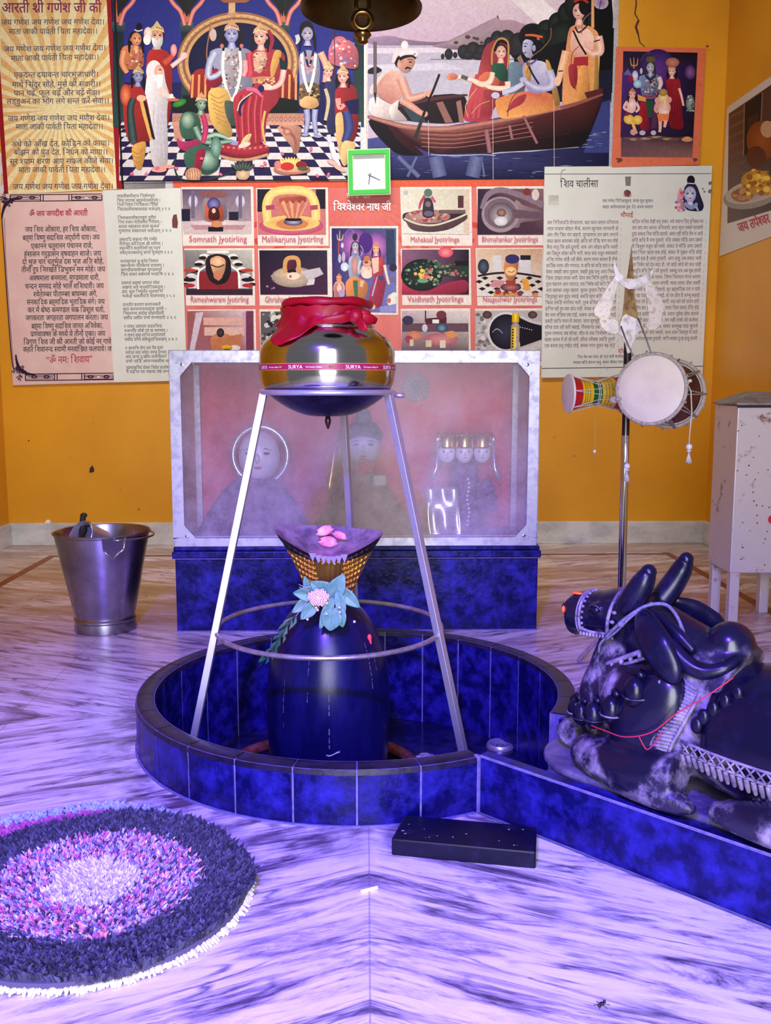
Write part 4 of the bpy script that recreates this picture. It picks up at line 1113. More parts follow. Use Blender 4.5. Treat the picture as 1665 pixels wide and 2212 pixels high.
mb = MB(); mb.tube([at(1286,876,2.64), at(1285,930,2.64), at(1284,972,2.64), at(1284,994,2.64)], .0009, 5); st_ = mb.build('striker_string', M('golden_thread', (.60,.42,.10,1), .6), sd, smooth=True)
mb = MB(); mb.ell(at(1284,975,2.64), (.005,.005,.005), 10, 8); mb.build('bead', M('white_bead', (.8,.78,.8,1), .3), st_, smooth=True)

# ================================================================ DONATION BOX
DX0, DX1, DY0, DY1, DZ0, DZ1 = 1.130, 1.335, 2.86, 3.05, .166, .684
box = thing('steel_donation_box', ((DX0+DX1)/2, (DY0+DY1)/2, 0), 'rust-spotted white metal donation box on legs at the right edge', 'box')
rustw = M('rust_spotted_white_steel', (.62,.58,.62,1), .45, .25, base2=(.22,.09,.05,1), nscale=24, nlo=.60, nhi=.70, ndetail=7, rvar=.1)
mb = MB(); mb.box((DX0,DY0,DZ0),(DX1,DY1,DZ1)); mb.build('box_body', rustw, box, bevel=.003)
mb = MB(); mx_, my_ = (DX0+DX1)/2, (DY0+DY1)/2
mb.add([(DX0-.006,DY0-.006,DZ1+.002),(DX1+.006,DY0-.006,DZ1+.002),(DX1+.006,DY1+.006,DZ1+.002),(DX0-.006,DY1+.006,DZ1+.002),(DX0-.006,DY0-.006,DZ1+.008),(DX1+.006,DY0-.006,DZ1+.008),(DX1+.006,DY1+.006,DZ1+.008),(DX0-.006,DY1+.006,DZ1+.008),
        (mx_-.035,my_-.03,DZ1+.042),(mx_+.035,my_-.03,DZ1+.042),(mx_+.035,my_+.03,DZ1+.042),(mx_-.035,my_+.03,DZ1+.042)],
       [(0,3,2,1),(0,1,5,4),(1,2,6,5),(2,3,7,6),(3,0,4,7),(4,5,9,8),(5,6,10,9),(6,7,11,10),(7,4,8,11),(8,9,10,11)])
mb.build('hipped_lid', M('grey_dull_lid', (.34,.32,.33,1), .55, .3, base2=(.20,.17,.16,1), nscale=20), box, bevel=.001)
mb = MB(); mb.box((DX0-.003,DY0-.004,DZ1-.006),(DX1+.003,DY0-.001,DZ1+.002)); mb.build('seam', blackiron, box)
for x, y in ((DX0+.004,DY0+.004),(DX1-.040,DY0+.004),(DX0+.004,DY1-.034),(DX1-.040,DY1-.034)):
    mb = MB(); mb.box((x,y,0),(x+.030,y+.030,DZ0)); mb.build('leg', rustw, box, bevel=.002)
mb = MB(); c_ = at(1664,1122,DY0-.0005); mb.lathe([(0,-.0008),(.014,-.0008),(.014,0),(0,0)], c_+Vector((.006,0,0)), 24, axis='y'); mb.build('red_mark', redp, box)
mb = MB(); rnd = random.Random(21)
for j in range(34):
    px, py = rnd.uniform(1592,1664), rnd.uniform(900,1232)
    c_ = at(px, py, DY0-.0006); s = rnd.uniform(.0012,.0032)
    mb.add([c_+Vector((s*math.cos(a)*rnd.uniform(.6,1.3),0,s*math.sin(a)*rnd.uniform(.5,1))) for a in (0,1.1,2.2,3.3,4.4,5.4)], [tuple(range(6))])
mb.build('rust_spots', M('rust_spot', (.05,.02,.015,1), .8), box)

# ================================================================ BELL hung from the ceiling beam
GX, GY, GZ = at(780,22,1.9).x, 1.9, 1.452
bell = thing('bronze_bell', (GX, GY, GZ), 'wide bronze temple bell hanging at the top, seen from below with its clapper', 'bell')
bronze = M('dark_bronze', (.085,.052,.010,1), .42, .85, base2=(.05,.030,.008,1), nscale=14, rvar=.08)
mb = MB(); mb.lathe([(.1145,0),(.1155,.004),(.104,.022),(.090,.05),(.080,.10),(.072,.135),(.05,.165),(.02,.18),(0,.182)], (GX,GY,GZ), 72, caps=False)
mb.lathe([(.1145,0),(.108,.004),(.098,.024),(.083,.05),(.073,.10),(.064,.13),(.04,.155),(0,.165)], (GX,GY,GZ), 72, caps=False)
mb.build('bell_body', bronze, bell, smooth=40)
dkb = M('polished_bronze', (.20,.11,.03,1), .22, .95)
mb = MB(); cx, cy = at(783,40,GY).x, GY-.004
def link(z, r, t_, ang): mb.tube([(cx+r*math.cos(2*PI*i/24)*math.cos(ang), cy+r*math.cos(2*PI*i/24)*math.sin(ang), z+r*1.25*math.sin(2*PI*i/24)) for i in range(24)], t_, 8, closed=True)
zc = at(783,12,GY).z
link(zc+.035, .013, .0040, 1.4); link(zc, .0125, .0042, .1)
mb.build('clapper_link', dkb, bell, smooth=True)
mb = MB(); zb = at(783,46,GY).z
mb.tube([(cx+.0155*math.cos(2*PI*i/32), cy, zb+.0155*math.sin(2*PI*i/32)) for i in range(32)], .0065, 10, closed=True)
mb.lathe([(0,-.020),(.014,-.021),(.017,-.026),(.013,-.031),(.009,-.034),(.011,-.038),(.007,-.0415),(0,-.042)], (cx,cy,zb), 20)
mb.build('clapper', dkb, bell, smooth=True)
mb = MB(); mb.tube([(GX,GY,GZ+.18),(GX,GY,3.22)], .006, 8); mb.build('hanging_rod', blackiron, bell, smooth=True)
mb = MB(); mb.box((XL, GY-.04, 3.22), (XR, GY+.04, 3.3)); struct(mb.build('trim_9', M('beam_paint', (.5,.45,.4,1), .6)))

# ================================================================ CLOCK
q0, q1, q2, q3 = [at(px, py, WALL_Y-.03) for px, py in ((750,325),(842,322),(846,420),(752,424))]
ck = thing('wall_clock', (q0.lerp(q2,.5).x, WALL_Y, q0.lerp(q2,.5).z), 'square green-framed wall clock between the large posters', 'clock')
cU = (q1-q0); cV = (q0-q3)
def CK(a, b, y): p = q3 + cU*a + cV*b; return Vector((p.x, WALL_Y-.016-y, p.z))
green = M('green_plastic_frame', (.04,.52,.05,1), .35); palegreen = M('pale_green_edge', (.55,.80,.45,1), .4)
def frame_ring(mb, o, i, y0, y1):
    n0 = [CK(a,b,y0) for a,b in ((o,o),(1-o,o),(1-o,1-o),(o,1-o))]; n1 = [CK(a,b,y0) for a,b in ((i,i),(1-i,i),(1-i,1-i),(i,1-i))]
    m0 = [CK(a,b,y1) for a,b in ((o,o),(1-o,o),(1-o,1-o),(o,1-o))]; m1 = [CK(a,b,y1) for a,b in ((i,i),(1-i,i),(1-i,1-i),(i,1-i))]
    vs = n0+n1+m0+m1; fs = []
    for k in range(4):
        j = (k+1)%4; fs += [(8+k,8+j,12+j,12+k),(k,4+k,4+j,j),(k,j,8+j,8+k),(4+k,12+k,12+j,4+j)]
    mb.add(vs, fs)
mb = MB(); frame_ring(mb, 0, .02, .001, .030); mb.build('frame_edge', palegreen, ck)
mb = MB(); frame_ring(mb, .02, .115, .001, .033); mb.build('frame', green, ck, bevel=.001)
mb = MB(); frame_ring(mb, .115, .135, .001, .028); mb.build('inner_edge', palegreen, ck)
mb = MB(); mb.prism([CK(a,b,.012) for a,b in ((.13,.13),(.87,.13),(.87,.87),(.13,.87))], (0,.010,0)); dial = mb.build('dial', M('white_dial', (.90,.91,.96,1), .4), ck)
mb = MB()
for h in range(1, 13):
    a = PI/2 - h*PI/6; s = .074
    k_ = 1/max(abs(math.cos(a)), abs(math.sin(a)))*.84
    gl_, wd = latin(str(h), 2)
    for vs_, fs_ in gl_: mb.add([CK(.5+.31*min(k_,1.05)*math.cos(a)+(x-wd/2)*s*1.2, .5+.31*min(k_,1.05)*math.sin(a)+(y-.35)*s*1.2, .0122) for x, y in vs_], fs_)
mb.build('numerals', M('pale_numeral', (.52,.52,.72,1), .5), dial)
def hand(name, ang, l, w, y, mat):
    d0 = (math.sin(ang), math.cos(ang)); n0 = (d0[1], -d0[0]); mb = MB()
    mb.prism([CK(.52+d0[0]*q+n0[0]*e, .44+d0[1]*q+n0[1]*e, y) for q, e in ((-.05,-w),(l,-w*.6),(l,w*.6),(-.05,w))], (0,.0008,0)); mb.build(name, mat, ck)
hm = M('violet_black_hand', (.06,.05,.20,1), .4)
hand('hour_hand', math.radians(190), .20, .014, .0135, hm); hand('minute_hand', math.radians(115), .26, .011, .0145, hm); hand('second_hand', math.radians(52), .25, .004, .0155, M('grey_hand', (.45,.45,.6,1), .4))
# shadow gap between clock and wall is real: back plate
mb = MB(); mb.prism([CK(a,b,.011) for a,b in ((.05,.05),(.95,.05),(.95,.95),(.05,.95))], (0,.0262,0)); mb.build('back_case', palegreen, ck)

# ================================================================ LOOSE BLACK SLAB AND CHALK STICK ON THE FLOOR
P4 = [fl(845,1848), fl(1157,1878), fl(1160,1812,.035), fl(868,1790,.035)]
e1 = (P4[1]-P4[0]).normalized(); e2 = Vector((-e1.y, e1.x, 0)); ln = (P4[1]-P4[0]).length
o0 = P4[0]; wd = .088
t = thing('black_stone_slab', o0+e1*ln/2+e2*wd/2, 'loose black stone slab lying on the marble in front of the basin', 'slab')
mb = MB(); mb.prism([o0, o0+e1*ln, o0+e1*(ln-.002)+e2*wd, o0+e2*wd+e1*.006], (0,0,.029))
mb.build('slab_body', M('black_slab', (.003,.0025,.016,1), .38, spec=.25, base2=(.016,.013,.06,1), nscale=30, nlo=.55, nhi=.8, rvar=.1), t, bevel=.003)
mb = MB(); rnd = random.Random(4)
for j in range(14):
    p = o0+e1*rnd.uniform(.01,ln-.01)+e2*rnd.uniform(.008,wd-.008)+Vector((0,0,.0294)); s = rnd.uniform(.001,.0025)
    mb.add([p+Vector((s*math.cos(a)*rnd.uniform(.6,1.5), s*math.sin(a), 0)) for a in (0,1.2,2.4,3.6,4.8)], [(0,1,2,3,4)])
mb.build('chips', M('pale_chip', (.3,.26,.42,1), .7), t)
mb = MB(); mb.tube([fl(779,1926,.003), fl(815,1917,.003)], .0028, 8)
tag(mb.build('chalk_stick', M('white_chalk', (.85,.84,.85,1), .8), smooth=40), 'short white chalk stick lying on the marble below the basin', 'chalk')
mb = MB(); c_ = fl(1300,2168,.003)
for dx, dy, r in ((0,0,.003),(-.004,-.003,.0022),(.004,.004,.002)): mb.ell(c_+Vector((dx,dy,0)), (r,r,.0022), 8, 6)
for k in range(6): mb.tube([c_, c_+Vector((.010*math.cos(k*1.05), .008*math.sin(k*1.05), -.002))], .0004, 4)
tag(mb.build('ant', ink, smooth=True), 'tiny black ant on the marble at the lower right', 'insect')
mb = MB(); mb.lathe([(0,-.012),(.010,-.012),(.012,-.008),(.012,0),(0,0)], at(104,1128,WALL_Y), 16, axis='y')
tag(mb.build('white_wall_stud', M('white_bead', (.8,.78,.8,1), .3), smooth=40), 'small white stud on the ochre wall above the left skirting', 'stud')

# ================================================================ RUGS
RC = Vector((-.402, 1.312, 0)); RR = .226
rug_tint = tint_material('rug_yarn', .9, .2)
dark_y = [(.052,.050,.080),(.078,.078,.12),(.034,.033,.057),(.10,.10,.16)]
mix_y = [(.62,.12,.30),(.80,.30,.36),(.28,.32,.62),(.06,.05,.10),(.50,.45,.66),(.75,.40,.55),(.10,.10,.22),(.30,.12,.36),(.70,.62,.72)]
pale_y = [(.72,.66,.74),(.62,.58,.70),(.78,.72,.76)]
def rug(name, C, R, z0, bands, n, label, seed, x_only=None, hgt=(.010,.018)):
    t = thing(name, (C.x, C.y, 0), label, 'rug')
    mb = MB(); mb.lathe([(0,0),(R,0),(R,z0),(0,z0)], (C.x,C.y,0), 72); mb.build('backing', M('rug_backing', (.10,.09,.13,1), .95), t, smooth=30)
    rnd = random.Random(seed); mb = MB(); cs = []
    for i in range(n):
        r = R*math.sqrt(rnd.random()); a = rnd.random()*2*PI; wv = 1+.020*math.sin(5*a+1)+.012*math.sin(9*a); r *= wv
        x, y = C.x+r*math.cos(a), C.y+r*math.sin(a)
        if x_only and not x_only(x, y): continue
        rr = r + rnd.uniform(-.006,.006)
        for r0, cols_ in bands:
            if rr/R/wv <= r0: break
        c = rnd.choice(cols_); k = rnd.uniform(.8,1.2); c = tuple(q*k for q in c)
        h = rnd.uniform(*hgt); w = rnd.uniform(.0022,.0036); q = rnd.random()*PI
        lean = Vector((rnd.uniform(-1,1), rnd.uniform(-1,1), 0))*h*.55 + Vector((math.cos(a), math.sin(a), 0))*h*.25
        p = Vector((x, y, z0-.001)); u_ = Vector((math.cos(q), math.sin(q), 0))*w; v_ = Vector((-math.sin(q), math.cos(q), 0))*w
        m_ = p+lean*.5+Vector((0,0,h*.7)); tp = p+lean+Vector((0,0,h))
        mb.add([p-u_, p+v_, p+u_, p-v_, m_-u_*1.1, m_+v_*1.1, m_+u_*1.1, m_-v_*1.1, tp], [(0,1,5,4),(1,2,6,5),(2,3,7,6),(3,0,4,7),(4,5,8),(5,6,8),(6,7,8),(7,4,8)], 0, c)
    o = mb.build('pile', rug_tint, t, weld=False); o['kind'] = 'stuff'
    return t
under = Vector((-.470, 1.362, 0))
t2 = rug('pale_round_mat', under, .245, .006, [(.86, [(.40,.10,.30),(.62,.14,.36)]), (2, [(.42,.50,.72),(.50,.56,.76),(.36,.44,.68)])], 9000, 'pale blue and pink round mat peeping out under the dark rug', 31, lambda x, y: (Vector((x,y,0))-RC).length > RR*.93, (.005,.009))
t1 = rug('shaggy_round_rug', RC, RR, .015, [(.30, pale_y+[(.5,.4,.6)]), (.66, mix_y), (2, dark_y)], 17000, 'shaggy round rug with a multicoloured centre and dark border at the lower left', 32)
mb = MB(); rnd = random.Random(9)
for i in range(420):
    a = 2*PI*i/420; r0 = RR-.004; l = rnd.uniform(.006,.014); z = rnd.uniform(.003,.008)
    p = Vector((RC.x+r0*math.cos(a), RC.y+r0*math.sin(a), z)); e = p+Vector((math.cos(a+rnd.uniform(-.3,.3))*l, math.sin(a+rnd.uniform(-.3,.3))*l, -z+.002))
    mb.tube([p, p.lerp(e,.5)+Vector((0,0,.002)), e], [.0032,.0030,.0018], 5)
mb.build('white_fringe', M('white_fringe', (.80,.77,.82,1), .9), t1)
# ================================================================ RECLINING STONE BULL on the channel slab
BZ0 = BZ-.006
bull_org = NW(.85, 0, BZ0)
bull = thing('stone_bull', bull_org, 'black stone reclining bull statue with carved collar and blanket facing the basin', 'statue')
black_st = M('polished_black_carving', (.004,.0035,.018,1), .24, spec=.35, base2=(.012,.010,.05,1), nscale=16, nlo=.5, nhi=.8, rvar=.06)
dusty_st = M('dusty_black_carving', (.014,.011,.036,1), .5, base2=(.42,.35,.48,1), nscale=22, nlo=.45, nhi=.70, ndetail=8, rvar=.15, bump=.5, bscale=80)
relief = M('dusty_relief_carving', (.08,.065,.13,1), .6, base2=(.36,.30,.40,1), nscale=40, nlo=.35, nhi=.65, bump=.3)
def ped(a): return .112*math.sqrt(max(0, 1-((.62-a)/.112)**2)) if a < .62 else .112
mb = MB(); outl = []
for i in range(17):
    q = PI/2 + PI*i/16; outl.append((.62+.112*math.cos(q), .108*math.sin(q)))
outl = [(1.5,.108)] + outl + [(1.5,-.108)]
mb.prism([NW(a,t,BZ0+.0005) for a,t in outl], (0,0,.014)); mb.build('pedestal', M('blue_grey_slab', (.07,.06,.14,1), .4, base2=(.20,.17,.28,1), nscale=14, bump=.3), bull, bevel=.005)
PZ0 = BZ0+.0145
def spl(pts, rs=None, m=6):
    out, ro = [], []; n = len(pts)
    for i in range(n-1):
        p0, p1, p2, p3 = pts[max(i-1,0)], pts[i], pts[i+1], pts[min(i+2,n-1)]
        for j in range(m):
            t = j/m
            out.append(tuple(.5*(2*p1[d]+(p2[d]-p0[d])*t+(2*p0[d]-5*p1[d]+4*p2[d]-p3[d])*t*t+(3*p1[d]-p0[d]-3*p2[d]+p3[d])*t**3) for d in range(3)))
            if rs: ro.append(rs[i]+(rs[i+1]-rs[i])*t)
    out.append(pts[-1])
    if rs: ro.append(rs[-1]); return out, ro
    return out
class SMB(MB):
    def tube(s, pts, r, n=10, **k):
        if 2 < len(pts) < 10:
            if hasattr(r, '__len__'): pts, r = spl(pts, list(r))
            else: pts = spl(pts)
        return MB.tube(s, pts, r, n, **k)
def LB(): return SMB()
def finish(mb):
    mb.v = [NW(p.x, p.y, p.z) for p in mb.v]; return mb
g = LB()
g.ell((.99,0,.215), (.30,.118,.108), 32, 20)
g.ell((.735,0,.225), (.135,.104,.112), 28, 18)
g.ell((.645,0,.215), (.078,.066,.088), 24, 16)
g.ell((1.2,0,.20), (.13,.12,.10), 28, 16)
g.tube([(.84,0,.275),(.77,0,.300),(.715,0,.330),(.68,0,.352)], [.080,.070,.062,.054], 20)
g.tube([(.665,0,.345),(.645,0,.30),(.63,0,.25),(.63,0,.19)], [.046,.048,.05,.055], 18)
# head
g.tube([(.551,0,.353),(.575,0,.357),(.61,0,.362),(.65,0,.366),(.69,0,.362)], [.037,.0375,.041,.049,.05], 20)
g.ell((.551,0,.352), (.017,.036,.0385), 20, 14)
g.ell((.668,0,.372), (.045,.050,.040), 20, 14)
for s in (-1,1):
    g.ell((.548,s*.020,.372), (.012,.010,.010), 10, 8)
    g.ell((.612,s*.041,.376), (.016,.010,.012), 12, 8)
# hump
g.ell((.826,0,.348), (.038,.040,.038), 24, 16)
# shoulders and legs
R1 = Matrix.Rotation(math.radians(28), 3, 'Y')
for s in (1, -1): g.ell((.735,s*.082,.225), (.055,.034,.092), 20, 14, rot=R1)
g.tube([(.80,.098,.155),(.73,.100,.150),(.66,.088,.143),(.612,.066,.138)], [.040,.040,.035,.028], 16)
g.ell((.612,.064,.137), (.024,.027,.027), 14, 10)
g.tube([(.655,.085,.135),(.715,.110,.132),(.775,.122,.130),(.822,.124,.124)], [.024,.027,.024,.015], 14)
g.ell((.822,.124,.125), (.020,.014,.012), 12, 8)
g.tube([(.68,-.05,.20),(.615,-.02,.20),(.575,-.0,.187),(.560,0,.150),(.548,0,.124)], [.04,.034,.022,.028,.036], 18)
g.tube([(.80,-.098,.155),(.70,-.09,.145),(.64,-.075,.138)], [.04,.036,.03], 14)
g.ell((1.09,.088,.185), (.115,.05,.075), 20, 14)
g.tube([(1.20,.115,.150),(1.06,.130,.142),(.95,.128,.140),(.885,.120,.133)], [.034,.034,.031,.022], 16)
g.ell((.880,.119,.131), (.026,.020,.018), 14, 8)
g.ell((1.09,-.088,.185), (.115,.05,.075), 20, 14)
finish(g)
tmp = g.build('tmp', black_st, None, weld=False)
rm = tmp.modifiers.new('r', 'REMESH'); rm.mode = 'VOXEL'; rm.voxel_size = .0042
sm = tmp.modifiers.new('s', 'SMOOTH'); sm.factor = .5; sm.iterations = 7
dg = bpy.context.evaluated_depsgraph_get()
me = bpy.data.meshes.new_from_object(tmp.evaluated_get(dg))
bpy.data.objects.remove(tmp)
me.name = 'bull_body'
me.materials.clear()
def loc_of(p): d = p - BC; return d.dot(AX), d.dot(TX), p.z
def sst(x, a, b): x = min(1, max(0, (x-a)/(b-a))); return x*x*(3-2*x)
lay = me.color_attributes.new('polish', 'FLOAT_COLOR', 'POINT')
for v, q in zip(me.vertices, lay.data):
    a, t_, z = loc_of(v.co)
    w = 2.2*mnoise.noise(v.co*28)*.012 + mnoise.noise(v.co*90)*.006
    g_ = max(sst(.71-a+w, -.015, .02)*sst(z-.315+w, -.012, .012), sst(z-.338+w, -.012, .015),
             sst(1-((a-.735)/.068)**2-((z-.238-(a-.735)*.5)/.105)**2+w*12, -.15, .2)*sst(abs(t_), .05, .075),
             sst(a-.66+w, -.01, .02)*sst(.80-a, -.01, .02)*sst(z-.30+w, -.015, .01),
             sst(a-.81+w, -.01, .02)*sst(z-.155+w, -.012, .012)*sst(.205-z+w, -.012, .012)*sst(t_, .07, .085))
    q.color = (g_, g_, g_, 1)
for p in me.polygons: p.use_smooth = True
bst = dusty_st.copy(); bst.name = 'bull_stone'
nt = bst.node_tree; bs = nt.nodes['Principled BSDF']; L = nt.links.new
va = nt.nodes.new('ShaderNodeVertexColor'); va.layer_name = 'polish'
mxc = nt.nodes.new('ShaderNodeMix'); mxc.data_type = 'RGBA'; src = bs.inputs['Base Color'].links[0].from_socket
L(va.outputs[0], mxc.inputs[0]); L(src, mxc.inputs[6]); mxc.inputs[7].default_value = (.005,.0045,.022,1); L(mxc.outputs[2], bs.inputs['Base Color'])
mxr = nt.nodes.new('ShaderNodeMix'); src = bs.inputs['Roughness'].links[0].from_socket
L(va.outputs[0], mxr.inputs[0]); L(src, mxr.inputs[2]); mxr.inputs[3].default_value = .24; L(mxr.outputs[0], bs.inputs['Roughness'])
bn = next(n for n in nt.nodes if n.type == 'BUMP'); inv = nt.nodes.new('ShaderNodeMath'); inv.operation = 'MULTIPLY_ADD'; L(va.outputs[0], inv.inputs[0]); inv.inputs[1].default_value = -.45; inv.inputs[2].default_value = .5; L(inv.outputs[0], bn.inputs['Strength'])
me.materials.append(bst)
for v in me.vertices: v.co -= bull_org
body = bpy.data.objects.new('bull_body', me); COL.objects.link(body); body.parent = bull; LOC[body] = Vector(bull_org)

def part(name, mb, mat, parent=bull, smooth=True, **k): finish(mb); return mb.build(name, mat, parent, smooth=smooth, **k)
# horns, ears, eyes, nostrils
for pts, rs in (([(.668,.036,.388),(.684,.042,.412),(.697,.042,.436),(.703,.038,.452)], [.022,.0215,.0185,.013]), ([(.690,-.032,.392),(.703,-.044,.418),(.716,-.050,.446),(.724,-.048,.464)], [.021,.020,.0175,.012])):
    h = LB(); h.tube(pts, rs, 16); h.ell(pts[-1], (rs[-1]*1.0,)*3, 14, 10); part('horn', h, black_st)
for pts in ([(.700,.052,.386),(.722,.074,.372),(.750,.090,.348),(.776,.096,.318),(.784,.096,.300)], [(.700,-.052,.386),(.72,-.075,.372),(.745,-.095,.348),(.77,-.105,.318),(.78,-.105,.30)]):
    h = LB(); h.tube(pts, [.013,.024,.028,.020,.006], 14, flat=.45, upv=(-.6,.15,-.6))
    e = part('ear', h, black_st)
for s in (1, -1):
    h = LB(); h.ell((.612,s*.046,.377), (.011,.007,.007), 14, 10); e = part('eye', h, black_st)
    h = LB(); h.tube([(.598,s*.045,.373),(.606,s*.0505,.383),(.616,s*.0505,.385),(.626,s*.048,.378)], .0022, 6); part('eyelid', h, dusty_st, e)
    h = LB(); h.ell((.5345,s*.017,.366), (.004,.007,.005), 10, 8); part('nostril', h, blackiron)
# halter: straps round the muzzle and cheek with a toothed edge
def loop(a, zc, rt, rz, r, lean=0., n=40, arc=(0, 2*PI)):
    return [(a+lean*math.sin(q), rt*math.cos(q), zc+rz*math.sin(q)) for q in [arc[0]+(arc[1]-arc[0])*i/n for i in range(n+1)]]
h = LB(); h.tube(loop(.577,.357,.0385,.0395,.003), .0028, 6); h.tube(loop(.571,.356,.0378,.039,.003), .0018, 6)
h.tube(loop(.640,.363,.0515,.050,.003,.006), .0034, 6)
for s in (1,-1):
    h.tube([(.577,s*.036,.338),(.605,s*.040,.336),(.640,s*.045,.340)], .0026, 6)
part('halter', h, relief)
h = LB()
for q in [2*PI*i/26 for i in range(26)]: h.ell((.5825, .0395*math.cos(q), .357+.0405*math.sin(q)), (.0036,.0026,.0026), 6, 5)
for q in [2*PI*i/20 for i in range(20)]: h.ell((.649+.006*math.sin(q), .0525*math.cos(q), .363+.051*math.sin(q)), (.005,.0034,.0034), 6, 5)
for i in range(9): h.ell((.583+.0065*i, .0405+.0006*i, .330+.0005*i), (.0028,.0025,.004), 6, 5)
part('halter_studs', h, relief)
h = LB(); h.ell((.556,.012,.391), (.012,.006,.0025), 10, 6); h.ell((.541,.030,.363), (.003,.004,.006), 8, 6)
part('vermilion_mark', h, M('vermilion', (.95,.16,.03,1), .6))
# cord twisted round the horn roots and cheek
cord = M('violet_grey_cord', (.10,.09,.16,1), .8, base2=(.2,.18,.28,1), nscale=200)
h = LB(); h.tube([(.640,.054,.336),(.662,.060,.360),(.680,.060,.378),(.706,.046,.399),(.730,.030,.402),(.752,.034,.388),(.775,.05,.362)], .0030, 7)
h.tube([(.640,.054,.332),(.665,.062,.354),(.688,.058,.381),(.712,.040,.404)], .0022, 6); h.ell((.672,.064,.366), (.006,.006,.006), 8, 6)
h.tube([(.640,.054,.336),(.628,.052,.322),(.622,.045,.305)], .0022, 6)
part('twisted_cord', h, cord)
# fold curling round the hump
h = LB(); h.tube([(.700,.050,.378),(.735,.064,.366),(.765,.070,.345),(.790,.070,.326),(.815,.066,.318),(.842,.056,.326),(.856,.040,.342)], [.008,.012,.014,.014,.013,.011,.006], 12); part('hump_fold', h, black_st)
h = LB(); h.tube([(.708,.040,.390),(.742,.052,.380),(.772,.058,.362),(.795,.060,.345)], [.006,.009,.010,.006], 10); part('neck_fold', h, black_st)
# necklaces
def neck_arc(a0, z0, a1, z1, t1, n=24):
    # an arc hanging in front of the neck: from (a1,t1,z1) round the front (a0,0,z0) to the far side
    return [(a0+(a1-a0)*math.sin(q)**2, t1*math.sin(q), z0+(z1-z0)*math.sin(q)**2) for q in [(-PI/2+PI*i/n)*.88 for i in range(n+1)]]
h = LB()
pts = neck_arc(.583,.258,.752,.352,.078); h.tube(pts, .0042, 7)
pts2 = neck_arc(.579,.248,.756,.340,.081); h.tube(pts2, .0030, 6)
for i in range(len(pts)-1):
    p, q = Vector(pts[i]), Vector(pts2[i]); h.ell((p+q)/2, (.0042,.0042,.0055), 7, 5)
part('necklace', h, relief)
h = LB(); h.tube(neck_arc(.574,.224,.765,.318,.089), .013, 12, flat=.5, upv=(-.5,0,.8)); part('smooth_collar', h, black_st)
for i, (a, t_, z, r) in enumerate(((.558,.004,.193,.0160),(.574,.034,.192,.0165),(.600,.058,.196,.018),(.637,.080,.209,.020),(.680,.098,.233,.0215),(.724,.104,.274,.0225),(.564,-.028,.195,.016))):
    h = LB(); h.ell((a,t_,z), (r*.85,r*.85,r*1.15), 16, 12); h.tube([(a+.004,t_*.95,z+r*1.1),(a+.006,t_*.95,z+r*1.5)], r*.4, 8); b_ = part('collar_bell', h, black_st)
    h = LB(); h.tube([(a+r*.86*math.cos(q), t_+r*.86*math.sin(q), z-r*.3) for q in [2*PI*k/20 for k in range(21)]], .0016, 5); part('bell_band', h, dusty_st, b_)
h = LB(); h.tube(neck_arc(.562,.215,.770,.300,.098), .0045, 7); part('bell_cord', h, relief)
# blanket with its carved border
def torso_r(a):                                      # surface of the trunk at (a, angle)
    rt = .118*math.sqrt(max(.02, 1-((a-.99)/.30)**2)); rz = .108*math.sqrt(max(.02, 1-((a-.99)/.30)**2))
    if a < .87:
        k = max(0, 1-((a-.735)/.135)**2); rt = max(rt, .104*math.sqrt(k)); rz = max(rz, .112*math.sqrt(k))
    return rt, rz
def TS(a, q, off=.004): rt, rz = torso_r(a); return Vector((a, (rt+off)*math.cos(q), .219+(rz+off)*math.sin(q)))
h = LB(); h.grid(lambda u, v: TS(.835+.42*u + .03*(1-abs(2*v-1))*0, PI*(-.02+1.04*v), .007), 30, 40); part('blanket', h, black_st, solid=.003)
h = LB()
for k, q in enumerate((-.05,-.22)): h.tube([TS(.80+.46*i/24, q, .008) for i in range(25)], .0026, 6)
for i in range(30):                                   # lattice
    a0 = .80+.0155*i
    h.tube([TS(a0, -.05, .009), TS(a0+.0155, -.22, .009)], .0016, 5); h.tube([TS(a0+.0155, -.05, .009), TS(a0, -.22, .009)], .0016, 5)
part('lattice_border', h, relief)
h = LB()
for i in range(44):
    a0 = .79+.0108*i; p, q = TS(a0, -.25, .007), TS(a0, -.48, .005); h.tube([p, p.lerp(q,.5), q], [.0040,.0044,.003], 6)
part('fringe_border', h, relief)
h = LB()
for q0, q1 in ((-.25, 1.35), (PI-1.35, PI+.25)):
    for da in (0, .030):
        h.tube([TS(.762+da+.022*math.sin(2*q) , q, .006) for q in [q0+(q1-q0)*i/26 for i in range(27)]], .0030, 6)
    for i in range(30):
        q = q0+(q1-q0)*(i+.5)/30; a0 = .762+.022*math.sin(2*q)
        h.tube([TS(a0+.003, q, .006), TS(a0+.027, q, .006)], .0034, 6)
part('neck_band', h, relief)
for a, q in ((.838,.28),(.846,.42),(.858,.56),(.872,.70),(.886,.84)):
    h = LB(); p = TS(a-.012, q, .010); h.ell(p, (.010,.007,.013), 12, 8); part('tassel_drop', h, black_st)
h = LB()
for i in range(22):
    q = 2*PI*i/22; c = TS(1.00, .95, .012); p = c+Vector((.045*math.cos(q), .008*math.sin(q)*-1, .035*math.sin(q))); h.ell(p, (.006,.004,.006), 7, 5)
for k in (.030,.018): h.tube([TS(1.00,.95,.013)+Vector((k*math.cos(2*PI*i/24), -.006*math.sin(2*PI*i/24), k*.8*math.sin(2*PI*i/24))) for i in range(25)], .0022, 5)
part('rosette', h, relief)
